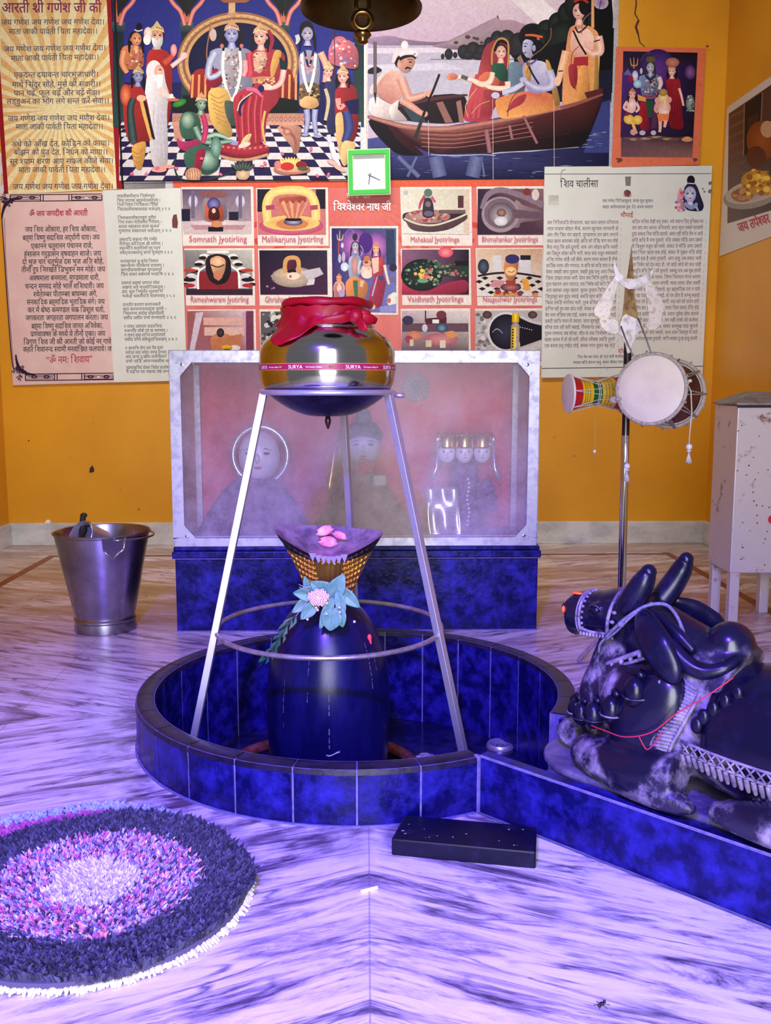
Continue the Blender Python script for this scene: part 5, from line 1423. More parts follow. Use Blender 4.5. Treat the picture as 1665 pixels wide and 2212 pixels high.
# red thread tied round the chest
h = LB(); h.tube([(.63,.087,.194),(.675,.108,.200),(.72,.124,.206),(.765,.126,.226),(.80,.120,.262),(.84,.105,.296),(.865,.075,.322)], .0011, 5)
h.tube([(.745,.127,.214),(.752,.129,.206),(.76,.128,.198),(.772,.127,.212),(.78,.125,.230)], .0010, 5)
part('red_thread', h, M('red_thread', (.55,.02,.06,1), .7))
# ================================================================ POSTERS AND PRAYER SHEETS ON THE WALLS
print_m = tint_material('printed_ink', .5, .12, .16, 520)
def lin(c): return srgb(*c)[:3]
class Art:
    """flat printed shapes on a wall plane, coordinates in photo pixels, painted back to front"""
    def __init__(s, base, place=None):
        s.mb = MB(); s.k = 0; s.base = base; s.o = (0, 0, 1.0)
        s.place = place or (lambda px, py, d: at(px, py, WALL_Y-d))
        s.rnd = random.Random(1)
    def cs(s, x0, y0, k): s.o = (x0, y0, k); return s
    def q(s, x, y): return s.place(s.o[0]+x/s.o[2], s.o[1]+y/s.o[2], s.base+s.k*8e-6)
    def P(s, pts, c, cs=None, sharp=False):        # polygon, optional colour per corner; five corners and up get rounded outlines and toned shading
        s.k += 1
        if len(pts) >= 5 and not sharp:
            if not cs:
                xs, ys = [p[0] for p in pts], [p[1] for p in pts]; x0, x1, y0, y1 = min(xs), max(xs), min(ys), max(ys)
                cs = [tuple(q*(1.12-.26*(p[0]-x0)/max(x1-x0,1e-6)-.20*(p[1]-y0)/max(y1-y0,1e-6)) for q in c) for p in pts]
            cs = [tuple(min(255, q) for q in cs[int(i*len(cs)/len(pts))]) for i in range(len(pts))]
            mixf = lambda a, b, t: tuple(u*(1-t)+v*t for u, v in zip(a, b))
            for _ in range(2):
                n = len(pts); np_, nc = [], []
                for i in range(n):
                    j = (i+1) % n
                    for t in (.2, .8): np_.append(mixf(pts[i], pts[j], t)); nc.append(mixf(cs[i], cs[j], t))
                pts, cs = np_, nc
        s.mb.add([s.q(*p) for p in pts], [tuple(range(len(pts)))], 0, [lin(q) for q in cs] if cs else lin(c))
    def R(s, x0, y0, x1, y1, c, c2=None):
        s.P([(x0,y0),(x1,y0),(x1,y1),(x0,y1)], c, [c, c, c2, c2] if c2 else None)
    def E(s, x, y, rx, ry, c, cc=None, rot=0, n=22, off=(0,0)):
        s.k += 1; ca, sa = math.cos(rot), math.sin(rot)
        vs = [s.q(x+off[0], y+off[1])] + [s.q(x+rx*math.cos(t)*ca-ry*math.sin(t)*sa, y+rx*math.cos(t)*sa+ry*math.sin(t)*ca) for t in [2*PI*i/n for i in range(n)]]
        a, b = lin(cc or c), lin(c); n0 = len(s.mb.v); s.mb.v += vs
        for i in range(n):
            s.mb.f.append((n0, n0+1+i, n0+1+(i+1)%n)); s.mb.m.append(0); s.mb.c.append([a, b, b])
    def S(s, pts, w, c, cc=None):                  # stroke; cc = colour of the middle line
        n = len(pts)
        if not hasattr(w, '__len__'): w = [w]*n
        s.k += 1; L_, M_, R_ = [], [], []
        for i, (x, y) in enumerate(pts):
            x0, y0 = pts[max(i-1,0)]; x1, y1 = pts[min(i+1,n-1)]
            l = math.hypot(x1-x0, y1-y0) or 1; nx, ny = -(y1-y0)/l*w[i]/2, (x1-x0)/l*w[i]/2
            L_.append(s.q(x+nx,y+ny)); M_.append(s.q(x,y)); R_.append(s.q(x-nx,y-ny))
        a, b = lin(cc or c), lin(c); n0 = len(s.mb.v); s.mb.v += L_+M_+R_
        for i in range(n-1):
            s.mb.f += [(n0+i, n0+i+1, n0+n+i+1, n0+n+i), (n0+n+i, n0+n+i+1, n0+2*n+i+1, n0+2*n+i)]; s.mb.m += [0,0]; s.mb.c += [[b,b,a,a],[a,a,b,b]]
    def C(s, pts, w, c, cc=None, m=5):             # smooth stroke
        out, ws = [], []; n = len(pts)
        if not hasattr(w, '__len__'): w = [w]*n
        for i in range(n-1):
            p0, p1, p2, p3 = pts[max(i-1,0)], pts[i], pts[i+1], pts[min(i+2,n-1)]
            for j in range(m):
                t = j/m
                out.append(tuple(.5*(2*p1[d]+(p2[d]-p0[d])*t+(2*p0[d]-5*p1[d]+4*p2[d]-p3[d])*t*t+(3*p1[d]-p0[d]-3*p2[d]+p3[d])*t**3) for d in (0,1))); ws.append(w[i]+(w[i+1]-w[i])*t)
        out.append(pts[-1]); ws.append(w[-1]); s.S(out, ws, c, cc)
    def dots(s, x0, y0, x1, y1, n, r, cols):
        for i in range(n):
            x, y = s.rnd.uniform(x0,x1), s.rnd.uniform(y0,y1); q = r*s.rnd.uniform(.6,1.4); s.E(x, y, q, q*s.rnd.uniform(.6,1), s.rnd.choice(cols), n=7)
    def head(s, x, y, r, skin, shade, hair=(20,14,20), turn=0, crown=None, beard=None, tilak=(150,30,40), hairlen=1.0):
        if hair:
            s.E(x-turn*r*.14, y-r*.2, r*1.0, r*1.02, hair)
            if hairlen > 1:
                for d in (-1, 1): s.C([(x+d*r*.82-turn*r*.1, y-r*.1), (x+d*r*.98-turn*r*.1, y+r*.7), (x+d*r*(.9+.3*(hairlen-1)), y+r*(1.0+.75*hairlen))], [r*.5, r*.5, r*.22], hair)
        s.C([(x-turn*r*.08, y+r*.55), (x-turn*r*.12, y+r*1.1), (x-turn*r*.12, y+r*1.75)], [r*.85, r*.72, r*1.15], shade, skin)
        s.E(x-turn*r*.1-r*.8*(1 if turn >= 0 else -1)*.98, y+r*.12, r*.12, r*.22, shade, n=9)
        s.E(x, y+r*.05, r*.78, r*1.02, shade, skin, off=(turn*r*.2, -r*.05))
        e = turn*r*.22
        for d in (-1, 1):
            s.E(x+e+d*r*.32, y-r*.02, r*.19, r*.085, (30,18,24), n=9); s.C([(x+e+d*r*.12,y-r*.15),(x+e+d*r*.34,y-r*.25),(x+e+d*r*.56,y-r*.14)], r*.06, (40,22,24), m=3)
        s.S([(x+e*1.2,y),(x+e*1.4+turn*r*.08,y+r*.32),(x+e*1.2-r*.1,y+r*.36)], r*.05, shade)
        s.E(x+e, y+r*.56, r*.2, r*.07, (170,50,60), n=9)
        if tilak: s.E(x+e, y-r*.42, r*.05, r*.16, tilak, n=7)
        if beard:
            s.P([(x-r*.75,y+r*.1),(x-r*.3,y+r*.38),(x+e,y+r*.44),(x+r*.3+e,y+r*.36),(x+r*.78,y+r*.05),(x+r*.72,y+r*1.1),(x+e+r*.1,y+r*1.9),(x-r*.55,y+r*1.2)], beard)
            s.E(x+e, y+r*.52, r*.14, r*.05, (150,60,60), n=7)
        if crown:
            c1, c2 = crown
            s.P([(x-r*.95,y-r*.35),(x-r*.8,y-r*.95),(x-r*.45,y-r*1.25),(x,y-r*1.9),(x+r*.45,y-r*1.25),(x+r*.8,y-r*.95),(x+r*.95,y-r*.35),(x+r*.5,y-r*.62),(x,y-r*.7),(x-r*.5,y-r*.62)], c1, sharp=True)
            s.C([(x-r*.85,y-r*.5),(x,y-r*.85),(x+r*.85,y-r*.5)], r*.14, c2)
            for j in (-.55,-.25,.05,.35,.6): s.E(x+r*j, y-r*(1.0-abs(j)*.25), r*.09, r*.09, (130,40,50) if j > 0 else c2, n=7)
    def build(s, parent, name='print'): return s.mb.build(name, print_m, parent, weld=False)

def text_on(mb, txt, x0, y0, x1, y1, h, place, d, lay=None, bold=0.0, res=2):
    """txt from photo pixel (x0,y0) to (x1,y1) along the baseline; h = em height in pixels"""
    gl_, W = lay if lay else layout(txt, res, 0.0)
    shifts = [(0,0)] if bold <= .007 else [(-bold/2,0),(bold/2,0)] if bold < .02 else [(-bold/2,-bold/3),(bold/2,-bold/3),(bold/2,bold/3),(-bold/2,bold/3)]
    W = max(W, .05); L_ = math.hypot(x1-x0, y1-y0); ux, uy = (x1-x0)/L_, (y1-y0)/L_
    for i_, (sx_, sy_) in enumerate(shifts):
        for vs, fs in gl_:
            mb.add([place(x0+ux*((gx+sx_)*L_/W)+uy*(gy+sy_)*h, y0+uy*((gx+sx_)*L_/W)-ux*(gy+sy_)*h, d+i_*1.2e-5) for gx, gy in vs], fs)
WP = lambda px, py, d: at(px, py, WALL_Y-d)
def sheet_thing(name, corners, d, label, cat, mat, group=None, place=WP, curl=0.0):
    """a poster: Empty + a thin sheet with real thickness"""
    c = place(sum(p[0] for p in corners)/4, sum(p[1] for p in corners)/4, 0)
    t = thing(name, c, label, cat, group)
    mb = MB(); n = Vector((0,1,0)) if place is WP else Vector((1,0,0))
    mb.prism([place(px, py, d) for px, py in corners], n*min(d-.0005, .0015))
    mb.build('sheet', mat, t)
    return t
black_ink, blue_ink, maroon_ink, red_ink = M('black_ink', (.012,.010,.020,1), .6), M('blue_black_ink', (.025,.022,.10,1), .6), M('maroon_ink', (.20,.008,.07,1), .6), M('red_ink', (.42,.02,.05,1), .6)

# ---- 1. cream sun-ray hymn poster
ray_m = M('cream_sunray_paper', (.75,.62,.36,1), .5)
t = sheet_thing('hymn_poster', [(-22,-40),(240,-40),(264,408),(18,420)], .003, 'cream sun-ray hymn poster with a maroon border at the upper left', 'poster', ray_m)
A = Art(.0032)
A.P([(-20,-40),(236,-40),(262,408),(20,418)], (228,214,164))
for i in range(40):
    a0 = 2*PI*(i-.25)/40+.06; a1 = 2*PI*(i+.27)/40+.06; cx, cy = 128, 236
    def edge(a):
        k = 1e9; dx, dy = math.cos(a), math.sin(a)
        if dx > 0: k = min(k, (246-cx)/dx)
        if dx < 0: k = min(k, (2-cx)/dx)
        if dy > 0: k = min(k, (410-cy)/dy)
        if dy < 0: k = min(k, (-35-cy)/dy)
        return (cx+dx*k, cy+dy*k)
    A.P([(cx+22*math.cos((a0+a1)/2),cy+22*math.sin((a0+a1)/2)), edge(a0), edge(a1)], (226,170,98), [(220,190,130),(216,168,104),(216,168,104)])
A.P([(228,-40),(237,-40),(264,408),(252,408)], (146,22,34)); A.P([(237,-40),(241,-40),(268,408),(264,408)], (40,20,30)); A.P([(-22,-40),(-12,-40),(18,419),(9,419)], (140,22,36))
A.build(t)
mb = MB(); text_on(mb, 'आरती श्री गणेश जी की', 4, 27, 219, 27, 32, WP, A.base+A.k*8e-6+.0002, bold=.030, res=3); mb.build('title_lettering', maroon_ink, t)
mb = MB()
for txt, x0, y0, x1, y1 in (
    ('जय गणेश जय गणेश जय गणेश देवा।',3,54,226,53),('माता जाकी पार्वती पिता महादेवा।।',19,74,211,73),
    ('जय गणेश जय गणेश जय गणेश देवा।',8,112,229,109),('माता जाकी पार्वती पिता महादेवा।।',24,132,214,129),
    ('एकदन्त दयावन्त चारभुजाधारी।',30,168,213,166),('माथे सिंदूर सोहे, मूसे की सवारी।।',26,189,218,187),('पान चढ़े, फूल चढ़े और चढ़े मेवा।',30,207,216,206),('लड्डुअन का भोग लगे सन्त करें सेवा।।',14,225,236,223),
    ('जय गणेश जय गणेश जय गणेश देवा।',17,262,237,260),('माता जाकी पार्वती पिता महादेवा।।',34,280,223,279),
    ('अंधे को आँख देत, कोढ़िन को काया।',24,317,237,315),('बाँझन को पुत्र देत, निर्धन को माया।।',30,335,233,334),('सूर श्याम शरण आए सफल कीजे सेवा।',21,355,245,353),('माता जाकी पार्वती पिता महादेवा।।',40,373,228,372),
    ('जय गणेश जय गणेश जय गणेश देवा।',28,409,245,408)):
    text_on(mb, txt, x0, y0, x1, y1, 18, WP, A.base+A.k*8e-6+.0002, bold=.012)
mb.build('verse_lettering', blue_ink, t)

# ---- 2. court scene poster
silver_m = M('silver_print_border', (.45,.44,.48,1), .4, .3, base2=(.60,.59,.62,1), nscale=70)
t = sheet_thing('court_poster', [(240,-40),(792,-40),(792,396),(262,410)], .0022, 'large poster of a crowned blue-skinned king and a red-robed queen on a round throne', 'poster', silver_m)
A = Art(.0050)
A.P([(243,-40),(782,-40),(777,389),(264,392)], (30,26,82))
A.cs(230,0,2.921)
A.R(40,-90,1610,520,(36,40,120),(44,46,132))
# arches and pillars
for x in (75, 505, 1115, 1590):
    A.R(x-26,-80,x+26,150,(60,34,38)); A.R(x-15,-80,x+15,140,(170,82,60),(200,110,80))
    A.R(x-42,140,x+42,200,(62,86,92),(40,52,60)); A.R(x-34,200,x+34,800,(26,36,46),(44,70,66))
for x0, x1 in ((90,490),(525,1095),(1140,1580)):
    A.C([(x0-4,160),(x0+22,75),(x0+70,20),(x0+120,-60)],[24,26,26,20],(180,84,74),(236,150,140)); A.C([(x1+4,160),(x1-22,75),(x1-70,20),(x1-120,-60)],[24,26,26,20],(180,84,74),(236,150,140))
    A.P([(x0-30,-80),(x0+110,-80),(x0+60,-10),(x0,70),(x0-20,120)],(30,30,34)); A.P([(x1+30,-80),(x1-110,-80),(x1-60,-10),(x1,70),(x1+20,120)],(30,30,34))
# chequered floor
A.R(80,770,1605,1140,(214,204,206))
rows = [770,790,812,836,862,892,926,964,1006,1054,1108,1140]
vpx, vpy = 820, 300
for i, (ya, yb) in enumerate(zip(rows, rows[1:])):
    for j in range(-16, 17):
        if (i+j) % 2: continue
        f = lambda c, y: vpx + c*78*(y-vpy)/560
        xs = [f(j,ya), f(j+1,ya), f(j+1,yb), f(j,yb)]
        if max(xs) < 82 or min(xs) > 1600: continue
        xs = [min(max(x,82),1602) for x in xs]
        A.P([(xs[0],ya),(xs[1],ya),(xs[2],yb),(xs[3],yb)], (36,26,70))
# throne
A.E(830,395,385,320,(150,96,66),n=60); A.E(830,395,372,306,(206,164,112),n=60); A.E(830,395,352,286,(140,90,60),n=60); A.E(830,395,335,272,(196,150,104),n=60); A.E(830,395,314,252,(16,14,52),(24,22,80),n=60)
for i in range(36):
    a = PI+ (PI+.9)*i/35-.45; A.E(830+353*math.cos(a),395+288*math.sin(a),7,7,(120,40,50),(220,180,140),n=9)
A.R(480,600,1200,780,(20,24,30))
for x0, x1 in ((520,700),(1050,1195)):
    A.P([(x0,640),(x0+14,470),(x0+60,430),(x1-20,440),(x1,640)], (150,40,44))
    for k in range(4): A.S([(x0+25+k*40,470),(x0+18+k*42,630)], 14, (226,150,90))
A.P([(415,640),(560,610),(1190,610),(1240,720),(415,720)], (18,26,28)); A.E(460,650,46,22,(40,110,44),(70,150,60),rot=-.4)
A.R(415,715,1245,790,(176,124,104),(206,150,128))
for i in range(30): A.E(430+28*i,752,11,16,(140,80,74),(214,160,140),n=9)
A.P([(1060,790),(1235,790),(1222,880),(1215,960),(1180,980),(1170,930),(1130,880)], (196,138,118)); A.C([(1100,800),(1150,830),(1190,880),(1195,960)],[14,20,18,8],(150,84,76)); A.E(1140,830,26,24,(150,84,76),(214,160,140))
A.P([(420,790),(520,790),(470,900),(430,880)], (196,138,118))
# footstool
A.E(870,960,160,48,(110,24,40),(140,40,54),n=30); A.E(870,935,158,40,(150,34,52),(170,50,66),n=30)
for k in range(9): A.E(735+34*k,925+12*math.sin(k*.4),9,8,(200,110,110),n=8)
A.C([(720,985),(800,1005),(900,1006),(1020,975)],18,(190,140,110))
# king
A.R(770,-60,812,110,(186,142,96),(220,180,130)); A.P([(690,-20),(940,-20),(880,18),(740,18)],(150,90,70)); A.P([(760,80),(830,80),(810,110),(780,110)],(190,140,110))
A.C([(660,140),(645,230),(632,330),(640,420)],7,(160,110,70)); A.E(672,220,22,40,(200,170,160))
A.P([(640,330),(700,300),(880,300),(930,340),(930,540),(860,640),(700,640),(660,560),(690,460)], (150,150,176))
A.P([(640,460),(700,420),(740,520),(690,560),(620,540)], (150,30,52))
A.C([(686,330),(652,400),(645,480),(690,478),(736,440)],[52,46,42,36,30],(120,126,168),(210,208,224)); A.E(742,400,18,42,(214,150,166),(240,190,196))
A.C([(900,330),(912,420),(900,490)],[50,46,40],(176,40,66),(206,80,96)); A.C([(872,380),(876,440),(862,480)],[34,32,26],(214,120,130),(236,170,170))
A.P([(730,300),(850,300),(860,420),(840,560),(740,560),(716,420)], (176,168,178))
A.dots(730,310,856,560,60,7,[(220,200,180),(120,90,90),(60,50,70),(236,226,214),(160,80,90)])
for d in (-1,1): A.C([(790+d*50,320),(790+d*56,440),(790+d*34,560),(790,640)],[16,18,18,16],(236,226,220)); 
A.head(790,215,52,(196,196,226),(120,120,176),turn=0,crown=((196,150,110),(224,190,150)),hairlen=1.4)
for d in (-1,1): A.C([(790+d*56,170),(790+d*66,250),(790+d*56,300)],[16,18,14],(30,20,30)); A.E(790+d*62,290,12,14,(190,110,110))
A.P([(640,570),(700,548),(760,560),(790,640),(770,760),(800,840),(780,870),(720,850),(660,780),(640,680)], (222,176,96))
for k in range(7): A.C([(650+8*k,590+30*k),(700+10*k,620+30*k),(745+6*k,600+34*k)],5,(176,120,60))
A.P([(740,630),(810,640),(820,800),(780,790),(750,720)], (74,86,80)); A.E(800,900,32,16,(150,140,190),rot=.3)
# queen
A.P([(900,340),(960,300),(1060,310),(1130,340),(1120,440),(1090,540),(1090,640),(1010,720),(1000,900),(860,930),(830,900),(800,700),(800,610),(860,560),(940,545),(920,460)], (178,50,66))
A.P([(1060,310),(1110,320),(1080,420),(1040,520),(1030,430)], (214,160,90)); A.P([(1090,360),(1140,400),(1130,450),(1096,450)], (24,40,38))
A.C([(1118,440),(1100,520),(1040,556),(985,548)],[40,36,28,22],(200,130,130),(244,206,190)); A.E(1010,548,34,20,(236,196,180))
A.P([(925,330),(1010,320),(1010,400),(970,470),(930,440)], (226,170,150)); A.C([(930,340),(960,430),(1000,350)],10,(200,170,130)); A.dots(930,340,1010,450,24,6,[(230,200,170),(150,90,70),(60,40,40)])
A.C([(920,510),(980,500),(1060,500)],[40,36,30],(190,130,96)); A.dots(940,490,1060,530,20,6,[(230,190,140),(120,50,50)])
for x in (850,890,930,970): A.C([(x,600),(x-20,720),(x-10,900)],[10,16,10],(150,32,52)); A.C([(x+18,600),(x+4,720),(x+12,900)],[6,8,6],(206,86,96))
A.C([(1000,700),(985,800),(1000,900)],14,(214,170,100)); A.C([(846,730),(840,680),(880,620),(920,590)],[14,18,16,10],(34,26,80)); A.C([(826,700),(846,640),(920,585)],7,(224,200,160))
A.E(975,560,20,24,(36,28,80)); A.C([(880,560),(940,570),(980,610)],[20,26,10],(214,100,140))
A.P([(880,850),(920,840),(900,890),(850,930),(846,900)], (232,200,150)); A.E(870,915,40,16,(236,196,180),rot=-.3)
A.head(970,232,50,(242,204,184),(206,140,126),turn=-.7,crown=((204,160,116),(230,196,150)),hairlen=1.2); A.C([(1020,190),(1046,250),(1030,320)],[20,26,18],(150,40,62))
# kneeling green-skinned attendant
A.P([(470,720),(520,700),(580,720),(600,800),(590,880),(480,880),(455,800)], (60,98,80)); A.E(512,760,44,56,(60,100,84),(176,200,176),off=(-6,-14))
A.P([(440,860),(480,900),(560,880),(630,840),(640,870),(580,930),(500,960),(450,930)], (176,50,96))
A.C([(560,800),(600,880),(680,900),(790,890)],[40,36,34,22],(52,88,72),(150,184,164)); A.C([(620,870),(690,850),(760,870)],[30,32,24],(70,110,94),(180,204,180))
A.C([(600,700),(625,800),(610,900)],[30,36,30],(160,30,76),(196,64,110))
A.P([(480,960),(600,900),(680,950),(720,1060),(640,1110),(560,1080),(500,1060)], (56,96,80)); A.E(640,1010,70,70,(40,76,64),(170,200,180),rot=.5,off=(-14,-10)); A.P([(560,960),(610,930),(630,960),(590,1080),(550,1080)], (150,34,62))
A.E(690,930,34,70,(64,104,90),(140,180,164)); A.E(548,1098,52,40,(190,132,104),(226,180,144)); 
for k in range(6): A.C([(505+16*k,1070),(512+16*k,1100),(508+16*k,1130)],4,(140,84,70))
A.C([(440,980),(430,1060),(470,1130),(600,1140),(740,1105),(820,1080)],[10,10,12,12,12,10],(40,52,50))
A.head(598,655,40,(176,200,176),(72,104,88),turn=1,crown=((206,160,120),(230,190,150)))
# left group
A.P([(90,300),(150,280),(230,300),(240,440),(100,440)], (206,120,84)); A.dots(120,300,230,420,30,7,[(214,120,130),(240,210,180),(120,60,50),(236,160,110)])
A.C([(110,320),(100,400),(130,460)],[40,38,30],(196,104,70),(240,170,120)); A.head(188,245,42,(240,184,140),(190,110,70),turn=.6,hairlen=1.5); A.E(206,168,20,24,(18,12,20)); A.C([(176,188),(200,196),(228,188)],8,(210,200,214))
A.P([(245,330),(320,300),(400,330),(420,440),(400,820),(260,820)], (170,42,38)); A.C([(360,400),(410,360),(428,330)],[46,34,26],(176,50,44),(200,90,70)); A.E(424,316,20,38,(226,130,130),(246,180,170))
A.C([(410,420),(460,380),(500,350)],[30,28,26],(214,160,150),(246,214,206)); A.E(490,350,22,20,(230,190,190))
A.head(318,225,50,(236,190,160),(190,130,104),turn=.3,crown=((206,176,120),(232,206,150)),beard=(240,234,230)); A.E(262,210,26,40,(226,190,170),(244,230,220)); A.E(256,250,24,34,(240,234,230))
A.P([(255,470),(300,400),(360,420),(372,520),(400,600),(380,680),(390,1000),(370,1060),(290,1060),(270,900),(260,700),(240,600)], (232,222,224)); A.E(300,450,50,70,(236,230,230)); A.E(330,450,28,42,(230,160,140),(244,190,170)); A.P([(310,470),(356,470),(350,560),(322,550)], (244,240,240)); A.E(338,440,10,4,(60,30,30),n=8)
for x in (300,330,356): A.C([(x,650),(x-4,820),(x+6,1000)],[6,10,6],(190,184,206))
A.C([(330,560),(380,600),(430,625)],[40,30,20],(236,200,190)); A.E(420,630,40,10,(190,110,80)); A.E(410,605,12,14,(240,230,230))
A.E(330,1070,50,18,(226,150,140)); A.E(390,1050,40,12,(226,150,140))
A.P([(100,560),(150,530),(220,540),(250,600),(300,860),(260,900),(150,920),(110,800)], (166,44,44)); A.E(120,600,34,70,(180,50,44),(236,140,90)); A.C([(210,600),(240,720),(280,880)],[20,26,14],(226,170,90)); A.C([(240,640),(270,760),(300,880)],[16,18,14],(30,24,30))
A.C([(170,620),(150,700),(170,900)],[40,46,56],(24,36,38),(70,90,90)); A.E(220,620,30,20,(236,180,150)); A.P([(150,920),(255,880),(240,1000),(220,1075),(180,1060)], (222,166,84)); 
for k in range(4): A.C([(160+4*k,950+30*k),(200,970+28*k),(232-3*k,940+30*k)],5,(180,120,56))
A.head(200,480,38,(176,176,204),(110,110,150),turn=.6,crown=((196,166,116),(226,196,146)),hairlen=1.4)
# right group
A.E(1262,190,46,60,(24,16,26)); A.P([(1210,350),(1260,310),(1330,330),(1350,420),(1340,560),(1350,660),(1280,690),(1210,660),(1220,520)], (150,150,178)); A.P([(1215,520),(1345,520),(1350,660),(1310,690),(1240,690),(1210,650)], (110,84,60)); A.dots(1220,530,1345,660,50,9,[(60,44,36),(196,160,110),(40,30,30)]); A.P([(1215,640),(1260,600),(1330,620),(1345,670),(1290,690),(1220,672)], (232,176,120))
A.C([(1262,690),(1268,760),(1256,840)],[40,36,24],(110,110,160),(180,180,214)); A.C([(1316,690),(1312,760),(1322,850)],[40,34,24],(110,110,160),(180,180,214)); A.E(1252,850,24,10,(150,150,190)); A.E(1334,860,24,10,(150,150,190))
for d in (-1,1): A.C([(1275+d*44,340),(1275+d*36,440),(1275+d*20,520),(1275,580)],[18,18,18,16],(240,232,230))
A.C([(1250,320),(1276,420),(1306,320)],14,(40,24,40)); A.dots(1225,350,1330,460,14,9,[(226,150,150),(196,120,140)]); A.head(1268,212,44,(206,196,216),(140,130,166),turn=0,hairlen=1.8); A.C([(1200,220),(1208,250),(1196,280)],[26,28,8],(200,196,206))
A.C([(1350,330),(1385,420),(1380,520)],[44,40,36],(214,130,110),(244,190,160))
A.P([(1400,300),(1440,250),(1540,250),(1590,320),(1590,440),(1500,430),(1400,400)], (206,106,120)); A.E(1470,280,52,52,(206,96,110),(236,150,150)); A.dots(1410,260,1580,420,40,9,[(236,170,170),(176,80,100),(120,110,170),(240,210,200)]); A.C([(1435,150),(1440,400),(1440,640)],6,(90,40,44))
A.P([(1370,520),(1430,480),(1470,540),(1460,700),(1440,860),(1390,830),(1380,660)], (50,48,92)); A.C([(1380,560),(1400,640),(1380,760)],[20,22,18],(196,180,140)); A.C([(1400,850),(1420,940),(1440,1010)],[26,24,22],(206,200,214)); A.head(1400,450,36,(240,200,180),(206,140,130),turn=.5,crown=((206,180,130),(230,210,160)))
A.P([(1440,560),(1500,520),(1570,540),(1590,640),(1590,800),(1560,900),(1450,880),(1440,700)], (150,36,46)); A.P([(1440,720),(1490,700),(1500,880),(1530,1000),(1480,1020),(1450,880)], (226,176,120)); A.C([(1510,700),(1530,800),(1500,900)],[50,60,40],(34,40,96),(70,80,140)); A.P([(1500,640),(1590,620),(1590,720),(1540,720)], (26,20,70)); A.C([(1460,620),(1470,680),(1500,660)],[34,30,24],(226,150,140)); A.C([(1420,900),(1440,980),(1470,1050)],[26,26,24],(220,214,226)); A.P([(1490,880),(1580,900),(1540,1000),(1500,1060),(1470,1000)], (226,186,130)); A.E(1470,1060,44,16,(226,170,160),rot=.5); A.E(1425,1025,36,14,(226,170,160),rot=.4)
A.head(1490,482,40,(244,200,180),(206,134,124),turn=-.5,crown=((206,170,126),(232,200,150)),hairlen=1.2)
# offerings
A.E(1170,1068,116,34,(176,100,80),(200,140,110),n=30); A.E(1170,1058,104,26,(200,160,140),n=30)
for k in range(8): A.E(1110+14*k,1030-6*math.sin(k*.45),9,34,(226,180,90),(244,220,150),rot=-.5+.14*k)
A.E(1140,1050,44,26,(190,50,44)); A.E(1230,1040,36,24,(130,30,40)); A.E(1080,1040,22,26,(206,120,110)); A.E(1240,1065,34,14,(70,90,60))
A.E(860,1100,44,38,(176,140,110),(220,190,160)); 
for k in range(7): A.E(860+16*(k-3),1040+abs(k-3)*6,9,34,(40,50,48),(90,100,96),rot=(k-3)*.3)
for x, y in ((320,1060),(440,1060),(720,1100),(980,1050),(1290,940),(1110,970),(1000,1030),(160,1095),(250,1100),(1330,1110),(600,1000),(1400,1100)): A.E(x,y,13,9,(196,70,110),(230,130,160),rot=x)
A.cs(0,0,1); A.P([(243,-40),(247,-40),(266,392),(262,392)], (24,16,22)); A.S([(264,391),(777,388)], 2.5, (26,18,24))
A.build(t)
A = Art(.0026); A.P([(262,396),(357,393),(357,409),(264,410)], (120,116,118), [(140,136,136),(104,100,104),(120,116,116),(150,146,146)]); A.build(t, 'bottom_border')

# ---- 3. river boat poster
t = sheet_thing('river_poster', [(793,-40),(1337,-40),(1330,362),(1327,392),(793,392)][:3]+[(793,392)], .0020, 'large poster of a boatman ferrying three figures across a lilac river', 'poster', silver_m)
A = Art(.0050)
A.P([(794,-40),(1326,-40),(1314,385),(795,389)], (190,170,190))
A.P([(794,-40),(1326,-40),(1324,100),(794,100)], (226,206,212), [(216,196,206),(232,216,216),(200,170,188),(190,160,186)])
A.P([(1060,-40),(1130,-40),(1240,60),(1180,70)], (236,226,224), [(226,210,214),(232,216,216),(240,232,230),(232,220,222)])
A.P([(794,98),(794,82),(840,76),(880,86),(940,92),(1000,84),(1000,104)], (150,124,150)); A.P([(794,98),(1110,98),(1110,225),(794,225)], (190,180,200), [(178,164,186),(200,190,204),(196,192,206),(170,160,184)])
A.P([(794,104),(1060,102),(1060,112),(794,116)], (214,200,214)); A.P([(794,140),(960,136),(1000,150),(794,156)], (204,196,212))
A.P([(925,100),(960,92),(990,78),(1020,62),(1044,50),(1072,36),(1080,44),(1105,42),(1130,52),(1170,62),(1180,110),(1000,110)], (146,118,132), [(150,126,140)]*4+[(170,140,150)]*5+[(110,84,96)]*2)
A.P([(1072,36),(1075,32),(1079,44)], (110,60,80)); A.P([(960,96),(1000,76),(1040,70),(1060,80),(1020,100)], (176,150,156))
for x, y, r in ((1010,80,6),(1030,84,5),(985,92,5),(1024,82,4),(1040,92,4)): A.E(x,y,r,r*.7,(74,56,72))
A.R(930,127,1120,129.5,(130,120,136))
for x, y, rx, ry in ((969,117,9,12),(983,119,5,7),(956,122,4,6),(1002,112,14,16),(1022,108,16,18),(1040,112,14,16),(1056,100,12,20),(1074,88,16,22),(1095,92,20,28),(1120,100,22,30),(1012,120,14,9),(1034,122,16,8)): A.E(x,y,rx,ry,(28,24,34),(50,48,52),off=(-rx*.2,-ry*.3))
for x, y, rx, ry in ((1150,80,30,30),(1182,66,24,24),(1205,52,22,26),(1225,34,22,30),(1242,14,24,30),(1272,40,40,56),(1170,100,40,36),(1220,90,44,46),(1268,110,46,56)): A.E(x,y,rx,ry,(14,14,18),(34,44,36),off=(-rx*.2,-ry*.4))
